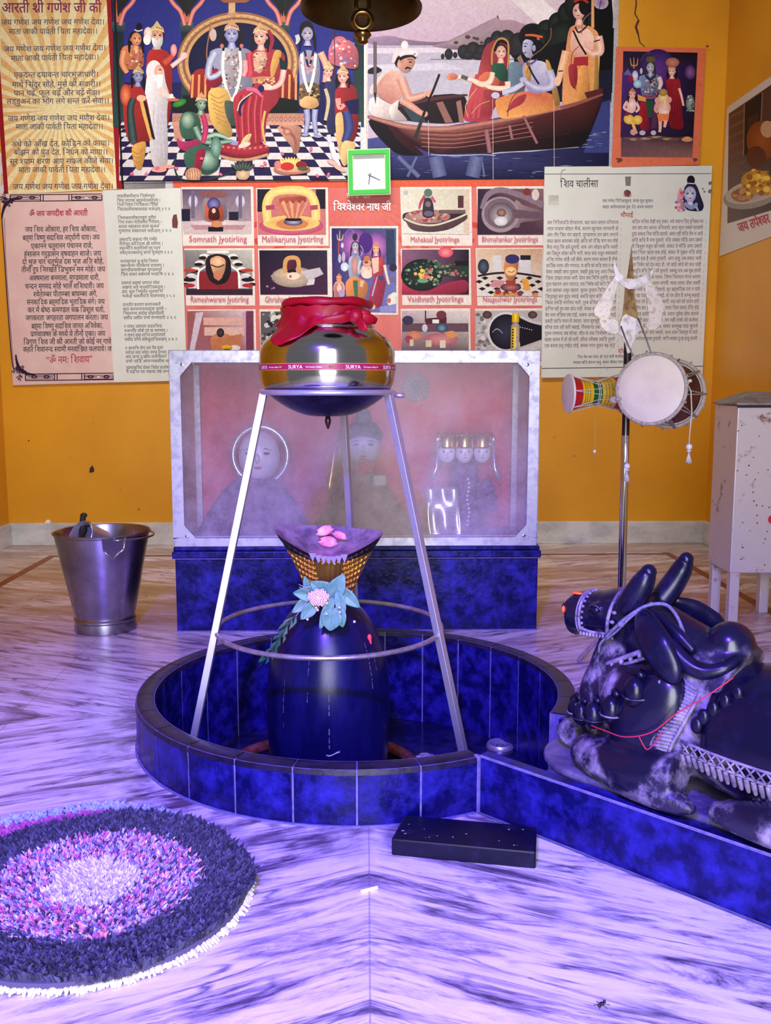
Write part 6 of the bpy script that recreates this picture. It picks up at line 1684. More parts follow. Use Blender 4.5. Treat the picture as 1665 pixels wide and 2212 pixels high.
A.P([(1110,120),(1326,60),(1322,200),(1110,180)], (12,12,18)); A.P([(1230,-40),(1326,-40),(1320,200),(1300,200),(1290,60)], (10,12,14)); A.E(1298,6,16,14,(190,170,190),(120,90,130)); A.S([(1300,-8),(1294,20)],2,(110,40,130))
A.P([(1096,136),(1120,132),(1140,150),(1130,215),(1096,215)], (104,124,146)); A.P([(1180,165),(1322,150),(1320,220),(1180,220)], (22,22,44))
A.P([(794,150),(812,142),(828,152),(812,160),(794,160)], (34,32,40))
# water
A.P([(794,300),(1318,215),(1314,386),(795,389)], (28,26,70), [(70,70,130),(24,24,64),(16,16,48),(24,22,60)])
A.P([(1260,330),(1300,222),(1318,215),(1315,330)], (54,60,120))
rnd = random.Random(6)
for i in range(70):
    x, y = rnd.uniform(800,1300), rnd.uniform(335,384); w = rnd.uniform(8,36); A.P([(x,y),(x+w*.5,y-rnd.uniform(.4,1.3)),(x+w,y+rnd.uniform(-.5,.8)),(x+w*.5,y+.6)], rnd.choice([(96,104,150),(60,60,110),(16,14,40),(130,140,176),(44,40,90)]))
for i in range(30):
    x, y = rnd.uniform(1256,1300), rnd.uniform(284,318); A.S([(x,y),(x+rnd.uniform(4,14),y+rnd.uniform(-1,1.5))], 1, rnd.choice([(120,136,160),(150,160,176),(80,90,140)]))
for x0, x1, w in ((860,905,10),(1040,1046,4),(940,950,30),(1030,1020,30),(900,880,6)): A.S([(x0,338),(x1,382)], w, (70,74,118), (104,110,150))
A.C([(1062,332),(1100,328),(1150,326),(1190,322),(1250,318)],[2,3,3,2,1],(170,180,206)); A.C([(930,334),(980,336),(1040,334),(1070,336)],[2,3,2,2],(150,160,196))
# boat
A.P([(794,248),(820,254),(880,270),(960,276),(1060,262),(1160,244),(1240,226),(1302,206),(1296,236),(1270,296),(1258,316),(1200,322),(1060,330),(930,334),(870,300),(794,256)], (90,40,46), [(80,36,40),(110,56,52),(130,76,70),(140,84,76),(150,84,76),(120,60,56),(84,34,34),(70,28,28),(20,8,12),(10,6,10),(10,6,10),(24,10,16),(60,26,36),(50,22,30),(20,10,18),(30,14,20)])
A.P([(794,256),(838,270),(868,300),(920,336),(860,336),(830,310),(800,276)], (22,12,22)); A.P([(830,262),(850,268),(900,320),(918,336),(900,334),(860,306)], (58,18,28))
for k in range(5): A.C([(900,284+9*k),(980,288+9*k),(1060,276+9*k),(1160,258+10*k),(1230,244+11*k)],1.3,(60,24,32),None,3)
for k in range(4): A.C([(910,289+9*k),(980,292+9*k),(1060,281+9*k),(1150,264+10*k)],1.2,(176,112,104),None,3)
A.P([(850,222),(900,208),(1010,200),(1005,262),(960,268),(880,262),(850,250)], (40,26,36)); A.P([(858,226),(930,210),(1010,202),(1010,208),(930,218),(862,232)], (90,50,56)); A.P([(942,222),(956,219),(978,264),(962,266)], (140,96,90)); A.P([(870,232),(900,228),(920,264),(890,262)], (52,66,74)); A.P([(985,220),(995,216),(1002,264),(992,265)], (150,104,96))
A.C([(796,252),(830,262),(880,274),(960,278),(1060,264),(1160,245),(1240,226),(1302,204)],[7,9,11,11,9,8,7,3],(140,84,78),(186,128,114))
# boatman
A.P([(796,214),(812,208),(840,224),(856,232),(880,258),(878,262),(840,260),(796,248)], (226,206,206)); A.P([(838,236),(856,216),(862,216),(858,240),(850,258),(844,254)], (236,222,214)); A.P([(796,196),(806,180),(830,152),(848,148),(856,160),(830,164),(812,190),(802,208)], (232,208,204))
A.P([(816,180),(836,156),(862,152),(872,168),(876,196),(862,214),(846,226),(820,212),(812,196)], (206,146,132), [(190,130,120),(214,160,146),(226,176,160),(220,166,150),(214,156,140),(200,136,122),(180,116,106),(170,110,104),(196,136,124)])
A.C([(866,168),(876,196),(886,212),(918,204)],[20,20,17,12],(184,120,108),(226,176,158)); A.E(928,202,9,8,(214,156,140)); A.C([(866,216),(886,228),(912,246)],[15,15,11],(190,126,114),(220,166,148)); A.E(916,246,8,7,(206,146,132))
A.S([(949,160),(936,194),(922,226),(912,256),(898,298)],[5,5,5,6,7],(30,22,26)); A.S([(914,250),(896,300)],[6,9],(50,48,50))
A.E(864,134,12,13,(24,14,18)); A.P([(856,142),(862,126),(884,118),(897,124),(896,138),(886,154),(876,158),(866,154)], (214,152,134)); A.E(868,132,4,6,(196,130,114)); A.C([(862,128),(874,122),(890,120),(898,126)],[8,8,7,5],(24,14,18)); A.C([(875,149),(880,146),(888,149)],[3,4,2],(20,12,14)); A.E(886,134,3.4,1.6,(30,16,20)); A.C([(880,129),(886,128),(891,129)],1.4,(30,18,20))
A.C([(862,120),(876,112),(898,114),(896,122)],[8,14,12,5],(224,196,200),(240,220,222)); A.E(874,98,8,10,(232,206,210),(244,228,228)); A.C([(862,108),(854,120),(848,136)],[9,10,6],(226,204,204))
A.S([(810,90),(810,200)],7,(70,56,60),(120,104,108)); A.P([(806.5,200),(813.5,200),(811,226)], (54,34,34))
# lady
A.P([(1036,140),(1046,100),(1070,84),(1094,90),(1098,140),(1096,200),(1064,236),(1060,262),(1000,264),(1004,234),(1022,200),(1030,170)], (150,42,56), [(150,50,60)]*4+[(120,30,44)]*3+[(170,60,76)]*3+[(186,84,80)]*2)
for x in (1030,1042,1052): A.C([(x,160),(x-12,200),(x-20,256)],[5,9,5],(190,70,84)); 
A.P([(1030,170),(1050,152),(1080,166),(1076,190),(1044,196)], (216,110,84)); A.P([(1060,140),(1080,130),(1096,148),(1098,176),(1082,176),(1064,160)], (40,84,66)); A.C([(1064,156),(1058,176),(1040,182),(1018,172),(990,166)],[10,12,12,10,9],(220,180,160),(244,220,200)); A.E(976,166,12,6.5,(226,140,110)); A.P([(966,160),(978,157),(990,163),(986,171),(972,172)], (222,130,104)); A.S([(996,165),(1010,170)],[9,9],(90,80,90)); A.C([(1096,176),(1094,190),(1066,190),(1048,184)],[12,12,10,8],(232,190,170),(244,220,200)); A.E(1040,182,7,4,(240,206,190))
A.head(1082,112,14,(244,208,190),(206,140,126),turn=.4); A.C([(1062,140),(1064,108),(1078,84),(1096,90),(1098,120),(1096,150)],[5,6,6,5,5,4],(140,70,50),(196,150,80)); A.C([(1068,110),(1078,90),(1094,94)],[6,7,6],(24,14,18))
A.C([(1010,252),(1006,226),(1030,190)],1.5,(214,170,110)); A.C([(1018,246),(1036,226),(1058,218)],1.5,(206,150,100))
# seated blue archer
A.P([(1068,214),(1100,204),(1140,196),(1190,200),(1214,226),(1190,240),(1130,252),(1080,258),(1072,236)], (222,146,76), [(214,140,76),(226,150,90),(196,90,80),(214,120,80),(190,110,56),(206,130,70),(230,160,90),(236,170,104),(220,146,80)])
A.P([(1110,212),(1140,200),(1130,224),(1104,236),(1090,246)], (176,56,70))
A.P([(1126,140),(1146,128),(1180,134),(1192,160),(1190,196),(1150,204),(1132,184)], (170,164,196), [(150,140,184),(190,186,212),(206,202,220),(190,186,212),(150,140,184),(140,128,176),(160,150,190)])
A.P([(1176,128),(1186,130),(1198,170),(1212,226),(1196,232),(1190,180)], (186,140,76)); A.P([(1130,150),(1142,128),(1148,150),(1146,180),(1138,180)], (210,160,90)); A.C([(1136,130),(1150,160),(1164,182)],4,(30,22,34))
A.C([(1186,152),(1192,184),(1160,190),(1132,174)],[18,18,14,9],(150,142,186),(206,202,222)); A.E(1130,172,8,6,(176,170,204)); A.C([(1130,180),(1110,192),(1082,202)],[10,12,10],(176,170,204),(206,202,224)); A.E(1070,206,9,7,(190,186,214)); A.S([(1082,196),(1084,206)],3,(40,36,60))
A.E(1146,76,20,22,(18,12,22)); A.P([(1129,90),(1136,84),(1150,88),(1156,104),(1154,118),(1146,126),(1136,124),(1130,114),(1128,110)], (186,180,212)); A.E(1153,104,4,7,(160,150,196)); A.C([(1134,76),(1150,76),(1172,80)],[4,5,5],(206,96,50)); A.C([(1162,80),(1164,100)],[6,4],(196,90,50)); A.E(1162,106,14,20,(14,10,18)); A.E(1153,104,4,7,(160,150,196)); A.E(1134,100,3,1.5,(20,12,24)); A.C([(1130,95),(1135,93),(1140,95)],1.4,(20,14,24)); A.E(1134,114,3.4,1.4,(110,60,110)); A.C([(1136,134),(1146,138),(1160,128)],4,(90,70,130))
A.C([(1190,60),(1188,84),(1170,106),(1146,126),(1138,160)],1.6,(150,100,80)); A.C([(1134,186),(1112,204),(1100,226),(1096,252)],1.8,(120,56,50)); A.P([(1116,126),(1124,118),(1132,136),(1126,142)], (150,110,110))
# standing archer
A.P([(1228,60),(1246,52),(1276,56),(1294,72),(1296,120),(1290,200),(1276,214),(1236,226),(1214,230),(1214,190),(1220,120)], (222,150,84), [(206,130,96),(226,150,100),(230,160,104),(226,156,100),(226,166,110),(230,160,90),(214,136,66),(222,150,80),(226,160,100),(214,140,90),(214,140,96)])
A.P([(1236,64),(1270,60),(1284,80),(1280,116),(1240,126),(1230,96)], (240,196,176), [(236,190,170),(246,210,190),(246,206,186),(226,170,150),(206,140,124),(230,180,160)])
A.P([(1240,124),(1270,122),(1270,142),(1238,142)], (164,40,50)); A.P([(1226,140),(1246,136),(1248,170),(1242,196),(1230,180)], (166,46,56)); A.P([(1250,142),(1270,140),(1276,210),(1252,222),(1246,180)], (226,156,84))
A.C([(1292,78),(1296,110),(1280,116),(1262,104)],[18,18,14,10],(214,150,130),(246,210,190)); A.E(1254,90,6,8,(240,196,176)); A.C([(1222,110),(1212,150),(1206,176)],[16,15,12],(226,160,110),(240,196,166)); A.E(1204,176,7,10,(236,186,160)); A.S([(1206,154),(1216,153)],2.5,(40,26,26)); A.S([(1282,90),(1296,86)],2.5,(40,26,26))
A.C([(1238,66),(1250,92),(1266,118)],4,(30,16,20)); A.C([(1242,58),(1250,70),(1266,58)],4,(70,40,40)); A.P([(1284,120),(1292,118),(1294,208),(1280,210),(1284,160)], (176,140,70))
A.head(1250,24,17,(244,206,190),(206,146,130),turn=-.3,hairlen=1.3); A.E(1262,14,12,18,(20,12,16)); A.C([(1240,4),(1256,-2),(1270,6)],5,(176,50,40)); A.C([(1278,26),(1260,44),(1256,74)],1.6,(150,100,110)); A.S([(1280,0),(1280,60)],[6,7],(206,140,84),(236,180,120)); A.C([(1250,100),(1236,116),(1234,150),(1244,196)],1.6,(140,60,60))
A.P([(1262,200),(1302,190),(1300,208),(1270,218)], (84,30,34)); A.C([(1210,232),(1250,222),(1302,204)],[6,7,4],(140,80,72))
for x, y0, y1 in ((1064,214,388),(1196,215,360),(925,260,336)): A.S([(x,y0),(x+1,y1)], 1.1, (206,176,180))
for x0, y0, x1, y1, w in ((1130,250,1160,310,6),(1050,280,1058,330,10),(1100,270,1106,300,6)): A.S([(x0,y0),(x1,y1)], w, (120,74,80), (160,110,116))
A.build(t)

# ---- 4. small orange-bordered picture
orange_m = M('orange_red_mount', (.66,.14,.06,1), .4, base2=(.50,.10,.05,1), nscale=50, nlo=.5, nhi=.75)
t = sheet_thing('family_picture', [(1331,101),(1524,104),(1510,356),(1321,361)], .0185, 'small orange-bordered picture of a divine family at the upper right', 'picture', orange_m)
A = Art(.0187).cs(1320,90,7.568)
A.P([(196,156),(1412,180),(1325,1895),(160,1885)], (34,20,60), [(30,16,52),(14,8,22),(90,60,54),(100,64,70)])
A.P([(180,500),(1400,300),(1340,1560),(150,1560)], (44,22,78), [(70,36,110),(24,12,40),(16,10,26),(50,26,70)]); A.E(760,450,300,330,(44,22,80),(92,50,130)); A.E(1290,500,90,120,(60,30,80),(130,90,140)); A.P([(200,540),(270,440),(350,560)], (100,90,150))
A.P([(160,1560),(1340,1600),(1325,1895),(160,1885)], (96,64,60), [(74,50,70),(60,40,44),(130,90,80),(104,68,76)])
for k in range(9): A.E(300+90*k,1580+20*math.sin(k),90,20,(150,130,90) if k%2 else (110,70,70))
A.C([(310,270),(330,380),(370,390),(420,380),(435,270)],[10,22,20,22,10],(150,100,60),(200,150,90)); A.C([(370,260),(370,440)],[10,18],(190,140,80)); A.C([(480,320),(520,240),(560,200),(650,180)],5,(110,100,140))
A.E(390,560,50,90,(160,160,190),(220,220,230)); A.E(320,610,40,60,(140,20,50)); A.E(490,480,20,50,(190,190,190))
A.P([(450,560),(600,530),(720,530),(830,580),(820,720),(760,860),(700,940),(520,930),(480,780),(460,650)], (110,124,160)); A.E(430,690,70,70,(120,160,190),(190,220,230)); A.C([(780,580),(810,680),(780,780)],[80,70,50],(200,160,150),(236,206,196)); A.dots(520,560,760,860,50,16,[(60,40,60),(200,190,190),(150,60,70),(40,60,90),(210,170,140)])
A.P([(470,980),(580,960),(600,1200),(640,1460),(470,1440),(450,1200)], (150,24,42)); A.P([(560,960),(690,960),(660,1240),(600,1240)], (34,70,50)); A.P([(690,1000),(760,1000),(740,1420),(650,1420)], (80,40,70)); A.P([(430,860),(560,920),(570,980),(440,960)], (222,150,70)); A.E(510,1490,50,40,(180,170,190)); A.E(690,1490,44,40,(180,170,190)); A.C([(520,880),(640,900),(760,860)],24,(150,40,60))
A.head(640,420,78,(200,206,206),(130,140,156),turn=0,hair=(44,40,40),hairlen=1.3); A.E(645,290,84,56,(76,66,46),(100,88,60)); A.C([(570,560),(640,620),(710,560)],[40,46,40],(40,40,70))
A.P([(880,640),(960,580),(1100,590),(1140,700),(1130,900),(1160,1200),(1190,1440),(940,1420),(960,1100),(930,860)], (140,22,34), [(150,30,40)]*4+[(120,14,26)]*6); A.C([(1110,760),(1150,900),(1180,1050)],[44,40,34],(214,150,140),(240,196,180)); A.head(990,480,72,(244,210,190),(206,150,130),turn=-.2,crown=((176,110,80),(206,150,110)),hairlen=1.3); A.E(1000,340,112,80,(150,90,80),(190,130,100)); A.head(990,490,66,(244,210,190),(206,150,130),turn=-.2,hair=None)
for k in range(4): A.C([(990+40*k,950),(1000+44*k,1200),(1000+46*k,1420)],[10,16,12],(100,10,24))
A.E(330,1040,80,130,(214,170,160),(240,206,196)); A.C([(260,980),(210,1080),(300,1140)],[50,44,36],(230,180,170)); A.C([(400,980),(450,1090),(400,1150)],[44,40,34],(230,180,170)); A.E(290,1270,90,80,(206,160,60),(236,200,100),rot=.5); A.E(430,1280,80,76,(206,160,60),(236,200,100),rot=-.4); A.C([(350,1320),(380,1420),(420,1500)],[50,44,30],(226,180,90)); A.E(360,1480,50,50,(200,140,140)); A.head(345,870,64,(240,200,180),(200,140,130),turn=.3,crown=((190,120,70),(226,160,90)),hairlen=1.3); A.P([(230,1180),(260,1140),(300,1200),(230,1220)],(140,30,40))
A.E(860,1080,110,120,(206,150,140),(236,196,180)); A.E(860,1150,90,60,(220,180,170),(244,220,206)); A.C([(760,1000),(720,1100),(760,1160)],[60,54,40],(214,150,140)); A.P([(750,1180),(950,1180),(930,1300),(770,1300)], (222,120,70)); A.C([(800,1300),(800,1400),(790,1480)],[60,50,40],(226,170,150)); A.C([(890,1290),(880,1350),(870,1400)],[60,50,40],(226,170,150)); A.E(850,920,90,90,(200,160,90),(236,210,160)); A.E(850,830,70,60,(140,110,60),(190,150,80)); A.C([(860,940),(880,1000),(870,1060)],[44,36,26],(230,196,150)); A.E(750,960,40,50,(214,150,140)); A.E(950,950,40,50,(214,150,140))
A.E(1290,1010,70,140,(90,100,96),(150,160,150)); A.dots(1230,880,1350,1140,20,14,[(180,190,180),(60,70,70)]); A.E(1240,1600,90,36,(190,140,110)); A.E(1240,1580,70,30,(200,110,60),(226,170,90))
A.build(t)
mb = MB()
for px, py, r in ((1336,346,8),(1500,345,6),(1527,100,4)):
    c_ = at(px,py,WALL_Y-.0210); mb = MB(); mb.add([c_+Vector((r*.0021*math.cos(a)*(.7+.5*math.sin(3*a+1)),0,r*.0021*math.sin(a)*(.8+.3*math.cos(2*a)))) for a in [2*PI*i/12 for i in range(12)]], [tuple(range(12))])
    mb.build('corner_stain', M('dark_scuff', (.12,.03,.02,1), .8), t)

# ---- 5. pink hymn sheet with ornate border
pink_m = M('pink_paper', (.66,.44,.42,1), .5, base2=(.72,.52,.48,1), nscale=6)
t = sheet_thing('pink_hymn_sheet', [(0,419),(222,414),(246,826),(28,832)], .0095, 'pink hymn sheet with a black scrollwork border at the left', 'poster', pink_m)
A = Art(.0097)
ink_c = (48,28,52)
A.C([(4,470),(10,560),(18,680),(26,780),(31,800)],[2.2,2.4,2.2,2.4,2.2],ink_c); A.C([(9,470),(15,600),(30,800)],[1,1,1],ink_c)
for y0, x0, x1, dy in ((428,22,220,-2),(815,55,245,-2)):
    A.S([(x0,y0-7),(x1,y0-7+dy)],2,ink_c); A.S([(x0,y0+7),(x1,y0+7+dy)],2,ink_c)
    for f in (0,.33,.36,.64,.67,1): A.S([(x0+(x1-x0)*f,y0-7),(x0+(x1-x0)*f,y0+7+dy*f)],2.2,ink_c)
    for f in (.10,.24,.74,.92):
        xx = x0+(x1-x0)*f; A.E(xx,y0-1,7,3.4,ink_c); A.E(xx,y0-1,4,1.6,(206,170,170)); A.S([(xx-14,y0-1),(xx+14,y0-1)],1.6,ink_c)
    for a, b in ((.0,.33),(.67,1.0)): A.S([(x0+(x1-x0)*a,y0-4),(x0+(x1-x0)*b,y0-5)],1.2,ink_c); A.S([(x0+(x1-x0)*a,y0+4),(x0+(x1-x0)*b,y0+3)],1.2,ink_c)
rnd = random.Random(12)
for cx, cy, sx, sy in ((12,432,1,1),(42,806,1,-1)):
    for i in range(26):
        a = rnd.uniform(0,2*PI); r = rnd.uniform(2,16); x, y = cx+r*math.cos(a)*.9, cy+sy*r*math.sin(a)
        if x < 2: continue
        A.C([(x-3,y),(x,y-3),(x+3,y),(x,y+2)],1.6,ink_c,m=3)
    A.C([(cx-8,cy+sy*40),(cx-6,cy+sy*26),(cx,cy+sy*10),(cx+14,cy),(cx+34,cy-sy*4)],[3,5,8,6,3],ink_c)
A.build(t, 'scrollwork')
mb = MB(); text_on(mb, 'ॐ जय जगदीश की आरती', 63, 467, 189, 465, 17, WP, A.base+A.k*8e-6+.0002, bold=.04); text_on(mb, '“ॐ नमः शिवाय”', 100, 785, 200, 783, 22, WP, A.base+A.k*8e-6+.0002, bold=.012, res=3); mb.build('title_lettering', red_ink, t)
mb = MB()
for txt, x0, y0, x1 in (('जय शिव ओंकारा, हर शिव ओंकारा,',54,501,209),('ब्रह्मा विष्णु सदाशिव अर्द्धांगी धारा। जय',49,519,215),('एकानन चतुरानन पंचानन राजे,',67,537,200),('हंसासन गरुड़ासन वृषवाहन साजे। जय',52,554,218),('दो भुज चार चतुर्भुज दस भुज अति सोहे,',48,571,224),('तीनों रूप निरखते त्रिभुवन मन मोहे। जय',46,588,227),('अक्षमाला बनमाला, मुण्डमाला धारी,',63,606,215),('चन्दन मृगमद सोहे भाले शशिधारी। जय',54,624,224),('श्वेताम्बर पीताम्बर बाघम्बर अंगे,',72,641,210),('सनकादिक ब्रह्मादिक भूतादिक संगे। जय',58,658,226),('कर में श्रेष्ठ कमण्डल चक्र त्रिशूल धर्ता,',60,675,226),('जगकरता जगहरता जगपालन करता। जय',55,692,233),('ब्रह्मा विष्णु सदाशिव जानत अविवेका,',68,710,222),('प्रणवाक्षर के मध्ये ये तीनों एका। जय',66,727,227),('त्रिगुण शिव जी की आरती जो कोई नर गावे',51,744,240),('कहत शिवानन्द स्वामी मनवांछित फलपावे। ज',50,760,241)):
    text_on(mb, txt, x0, y0, x1, y0-1.5, 16.5, WP, A.base+A.k*8e-6+.0002, bold=.014)
mb.build('verse_lettering', black_ink, t)

# ---- 6. white verse sheet
white_m = M('greenish_white_paper', (.62,.63,.58,1), .42, base2=(.68,.68,.64,1), nscale=5)
t = sheet_thing('verse_sheet', [(222,411),(390,406),(404,822),(246,826)], .0105, 'narrow white sheet of small verses left of the red poster', 'poster', white_m)
mb = MB()
rud = ['नमामीशमीशान निर्वाणरूपं','विभुं व्यापकं ब्रह्मवेदस्वरूपम् ।','निजं निर्गुणं निर्विकल्पं निरीहं','चिदाकाशमाकाशवासं भजेऽहम् ॥ १ ॥','निराकारमोंकारमूलं तुरीयं','गिरा ज्ञान गोतीतमीशं गिरीशम् ।','करालं महाकाल कालं कृपालं','गुणागार संसारपारं नतोऽहम् ॥ २ ॥','तुषाराद्रि संकाश गौरं गभीरं','मनोभूत कोटिप्रभा श्री शरीरम् ।','स्फुरन्मौलि कल्लोलिनी चारु गङ्गा','लसद्भालबालेन्दु कण्ठे भुजङ्गा ॥ ३ ॥','चलत्कुण्डलं भ्रू सुनेत्रं विशालं','प्रसन्नाननं नीलकण्ठं दयालम् ।','मृगाधीशचर्माम्बरं मुण्डमालं','प्रियं शंकरं सर्वनाथं भजामि ॥ ४ ॥','प्रचण्डं प्रकृष्टं प्रगल्भं परेशं','अखण्डं अजं भानुकोटिप्रकाशम् ।','त्रयः शूल निर्मूलनं शूलपाणिं','भजेऽहं भवानीपतिं भावगम्यम् ॥ ५ ॥','कलातीत कल्याण कल्पान्तकारी','सदा सज्जनानन्ददाता पुरारी ।','चिदानन्द संदोह मोहापहारी','प्रसीद प्रसीद प्रभो मन्मथारी ॥ ६ ॥','न यावत् उमानाथ पादारविन्दं','भजन्तीह लोके परे वा नराणाम् ।','न तावत् सुखं शान्ति सन्तापनाशं','प्रसीद प्रभो सर्वभूताधिवासम् ॥ ७ ॥','न जानामि योगं जपं नैव पूजां','नतोऽहं सदा सर्वदा शम्भु तुभ्यम् ।','जरा जन्म दुःखौघ तातप्यमानं','प्रभो पाहि आपन्नमामीश शम्भो ॥','रुद्राष्टकमिदं प्रोक्तं विप्रेण हरतोषये','ये पठन्ति नरा भक्त्या तेषां शम्भुः']
ys = []; y = 427
for i in range(8): ys += [y, y+9.4, y+18.8, y+28.2]; y += 46.9
ys = ys[:32]+[797.5, 806.5]
for i, txt in enumerate(rud):
    y = ys[i]; x0 = 252+(y-425)*.055; w = (82, 94, 88, 114)[i % 4] if i < 32 else 96
    text_on(mb, txt, x0, y, x0+w, y-1, 9.8, WP, .0108, bold=.01, res=1)
mb.build('verse_lettering', black_ink, t)
mb = MB()
for px, py, w, h, in ((378,478,6,14),):
    c_ = at(px,py,WALL_Y-.0109); k_ = .0022; mb.add([c_+Vector((x*w*k_,0,z*h*k_)) for x, z in ((-1,-.9),(.7,-1),(1,-.2),(.6,1),(-.5,.9),(-1,.2))], [tuple(range(6))])
mb.build('torn_patch', M('torn_brown', (.14,.03,.03,1), .8), t)

# ---- 7. red poster with twelve shrine photographs
redp_m = M('red_poster_paper', (.58,.085,.075,1), .42, base2=(.66,.16,.13,1), nscale=3, stretch=(2,1,.6), nlo=.35, nhi=.7)
t = sheet_thing('shrine_photo_poster', [(373,392),(1186,388),(1176,790),(392,790)], .0024, 'red poster of captioned shrine photographs round a central family picture, behind the pot', 'poster', redp_m)
cream = (226,214,206)
A = Art(.0030)
for i in range(16):
    a = PI*(.08+.84*i/15); A.P([(786,420),(786+260*math.cos(a-.03),440+200*math.sin(a-.03)),(786+260*math.cos(a+.03),440+200*math.sin(a+.03))], (214,96,84), [(224,120,104),(196,66,62),(196,66,62)])
A.P([(375,392),(1184,388),(1184,403),(380,406)], (214,92,66))
frames = {}
for key, x0, y0, x1, y1 in (('a',391,404,547,531),('b',553,406,708,531),('c',864,404,1018,531),('d',1029,403,1176,530),('e',398,537,549,660),('f',557,537,713,660),('g',865,537,1016,659),('h',1027,536,1172,660),('i',405,669,552,790),('j',560,668,712,790),('k',865,667,1015,790),('l',1026,667,1172,790)):
    A.P([(x0,y0),(x1,y0-1),(x1+2,y1),(x0+4,y1)], cream)
A.P([(712,489),(860,488),(860,680),(713,681)], cream)
A.cs(380,390,4.897)
# a
A.P([(64,92),(790,92),(800,570),(80,570)], (70,58,84), [(90,70,100),(120,100,120),(170,150,160),(180,160,166)])
A.R(80,430,800,570,(196,178,180)); A.E(440,465,300,50,(200,180,184),(226,206,206)); A.P([(150,470),(740,470),(700,520),(200,520)], (176,130,140))
for x in (180,680): A.E(x,220,50,70,(176,170,196),(236,230,240)); A.R(x-20,110,x+20,400,(110,96,120))
A.P([(270,440),(280,220),(330,160),(400,140),(470,160),(530,220),(545,440)], (140,126,140)); A.E(400,150,150,40,(130,80,80)); A.P([(300,430),(310,240),(400,180),(490,240),(515,430)], (196,90,60)); A.E(400,250,70,70,(50,40,110),(140,130,180)); A.P([(340,420),(345,300),(400,270),(455,300),(470,420)], (80,24,24)); A.E(400,320,20,26,(226,190,170)); A.R(340,490,500,540,(30,16,30)); A.E(430,460,60,36,(200,130,90)); A.R(60,300,150,430,(30,26,50)); A.R(560,330,660,420,(30,26,50))
# b
A.P([(858,90),(1582,90),(1586,575),(866,575)], (190,110,110)); A.R(860,92,1000,330,(30,24,40)); A.R(1480,92,1580,300,(30,24,40))
A.E(1220,480,340,100,(176,70,110),(206,120,130),n=40); A.E(1220,450,300,80,(226,190,110),(206,120,90),n=40); A.C([(970,430),(960,250),(1030,130),(1220,100),(1400,130),(1470,250),(1480,420)],[90,96,90,90,90,96,90],(214,180,100),(236,210,140)); A.C([(950,290),(1040,280)],50,(170,60,100)); A.C([(1420,290),(1500,280)],50,(170,60,100)); A.E(1230,460,170,60,(196,120,80)); A.E(1240,440,100,36,(40,34,60),(170,170,200)); A.E(1240,410,90,20,(20,16,30))
for k in range(8): A.P([(1180+16*k,400),(1200+16*k,400),(1110+42*k,210),(1060+46*k,230)], (214,150,120) if k%2 else (186,104,80))
A.P([(1080,180),(1380,160),(1370,240)]+[(1340-34*j,250 if j%2 else 200) for j in range(8)], (170,80,60))
# e
A.P([(86,735),(805,735),(812,1212),(108,1212)], (150,144,144), [(130,126,128),(190,186,180),(90,80,84),(60,50,60)])
for s in (-1,1):
    for k in range(5): A.E(450+s*(150+46*k),800+70*k,52,26,(226,216,210)); A.E(450+s*(165+46*k),818+70*k,46,18,(24,18,22))
    A.R(450+s*260-60,1000,450+s*260+60,1140,(200,190,196)); A.E(450+s*300,950,70,18,(176,60,50)); A.E(450+s*310,1050,70,22,(30,20,26)); A.E(450+s*310,1110,60,22,(160,40,50))
A.P([(250,960),(650,960),(660,1150),(230,1150)], (130,34,46)); A.C([(330,800),(320,900),(240,970),(235,1150)],20,(236,230,226)); A.C([(560,800),(580,900),(660,970),(670,1140)],20,(236,230,226)); A.P([(320,800),(440,770),(570,800),(590,960),(540,1080),(440,1110),(350,1060),(310,940)], (36,20,30)); A.P([(350,830),(440,790),(530,830),(520,960),(450,1080),(390,980)], (214,160,120)); A.E(440,880,70,26,(60,36,36)); A.E(440,860,80,60,(206,150,110),(236,200,160)); A.C([(370,890),(440,915),(510,890)],12,(50,30,30)); A.E(445,1000,50,50,(190,120,90)); A.R(330,740,560,770,(226,220,216)); A.R(110,1150,810,1210,(50,30,46))
# f
A.P([(880,738),(1598,738),(1605,1208),(892,1208)], (30,20,44), [(26,20,40),(44,40,60),(70,34,70),(50,24,50)]); A.E(1240,1020,230,110,(150,130,120),(206,186,166),n=30); A.E(1220,990,180,70,(176,150,130),(214,190,170),n=30); A.P([(1320,960),(1520,920),(1560,990),(1400,1060)], (190,180,190)); A.P([(1400,1050),(1470,1040),(1460,1100),(1380,1110)], (210,200,206)); A.C([(1150,980),(1160,850),(1220,815),(1290,840),(1300,980)],[40,46,44,46,40],(206,150,90)); A.P([(1170,960),(1180,850),(1225,835),(1265,850),(1270,960)], (90,34,60)); A.E(1225,960,50,20,(30,20,30)); A.E(1240,1010,70,40,(226,206,190)); A.E(1210,1015,12,14,(190,50,60)); A.dots(960,960,1040,1150,8,12,[(150,140,160),(100,90,120)])
# i
A.P([(118,1380),(820,1370),(830,1900),(126,1900)], (176,120,120), [(150,80,80),(206,190,200),(150,90,110),(150,96,110)]); A.R(290,1450,740,1530,(206,160,150)); A.R(300,1550,720,1640,(210,170,160)); A.P([(210,1400),(290,1390),(170,1900),(126,1900)], (196,180,196)); A.P([(700,1400),(740,1390),(790,1900),(750,1900)], (190,150,170)); A.R(740,1380,820,1900,(110,50,80)); A.E(480,1700,120,90,(190,120,80)); A.P([(360,1690),(700,1620),(690,1780),(380,1800)], (180,110,76)); A.E(470,1610,40,48,(24,16,26),(70,60,70)); A.E(620,1770,60,30,(216,200,206))
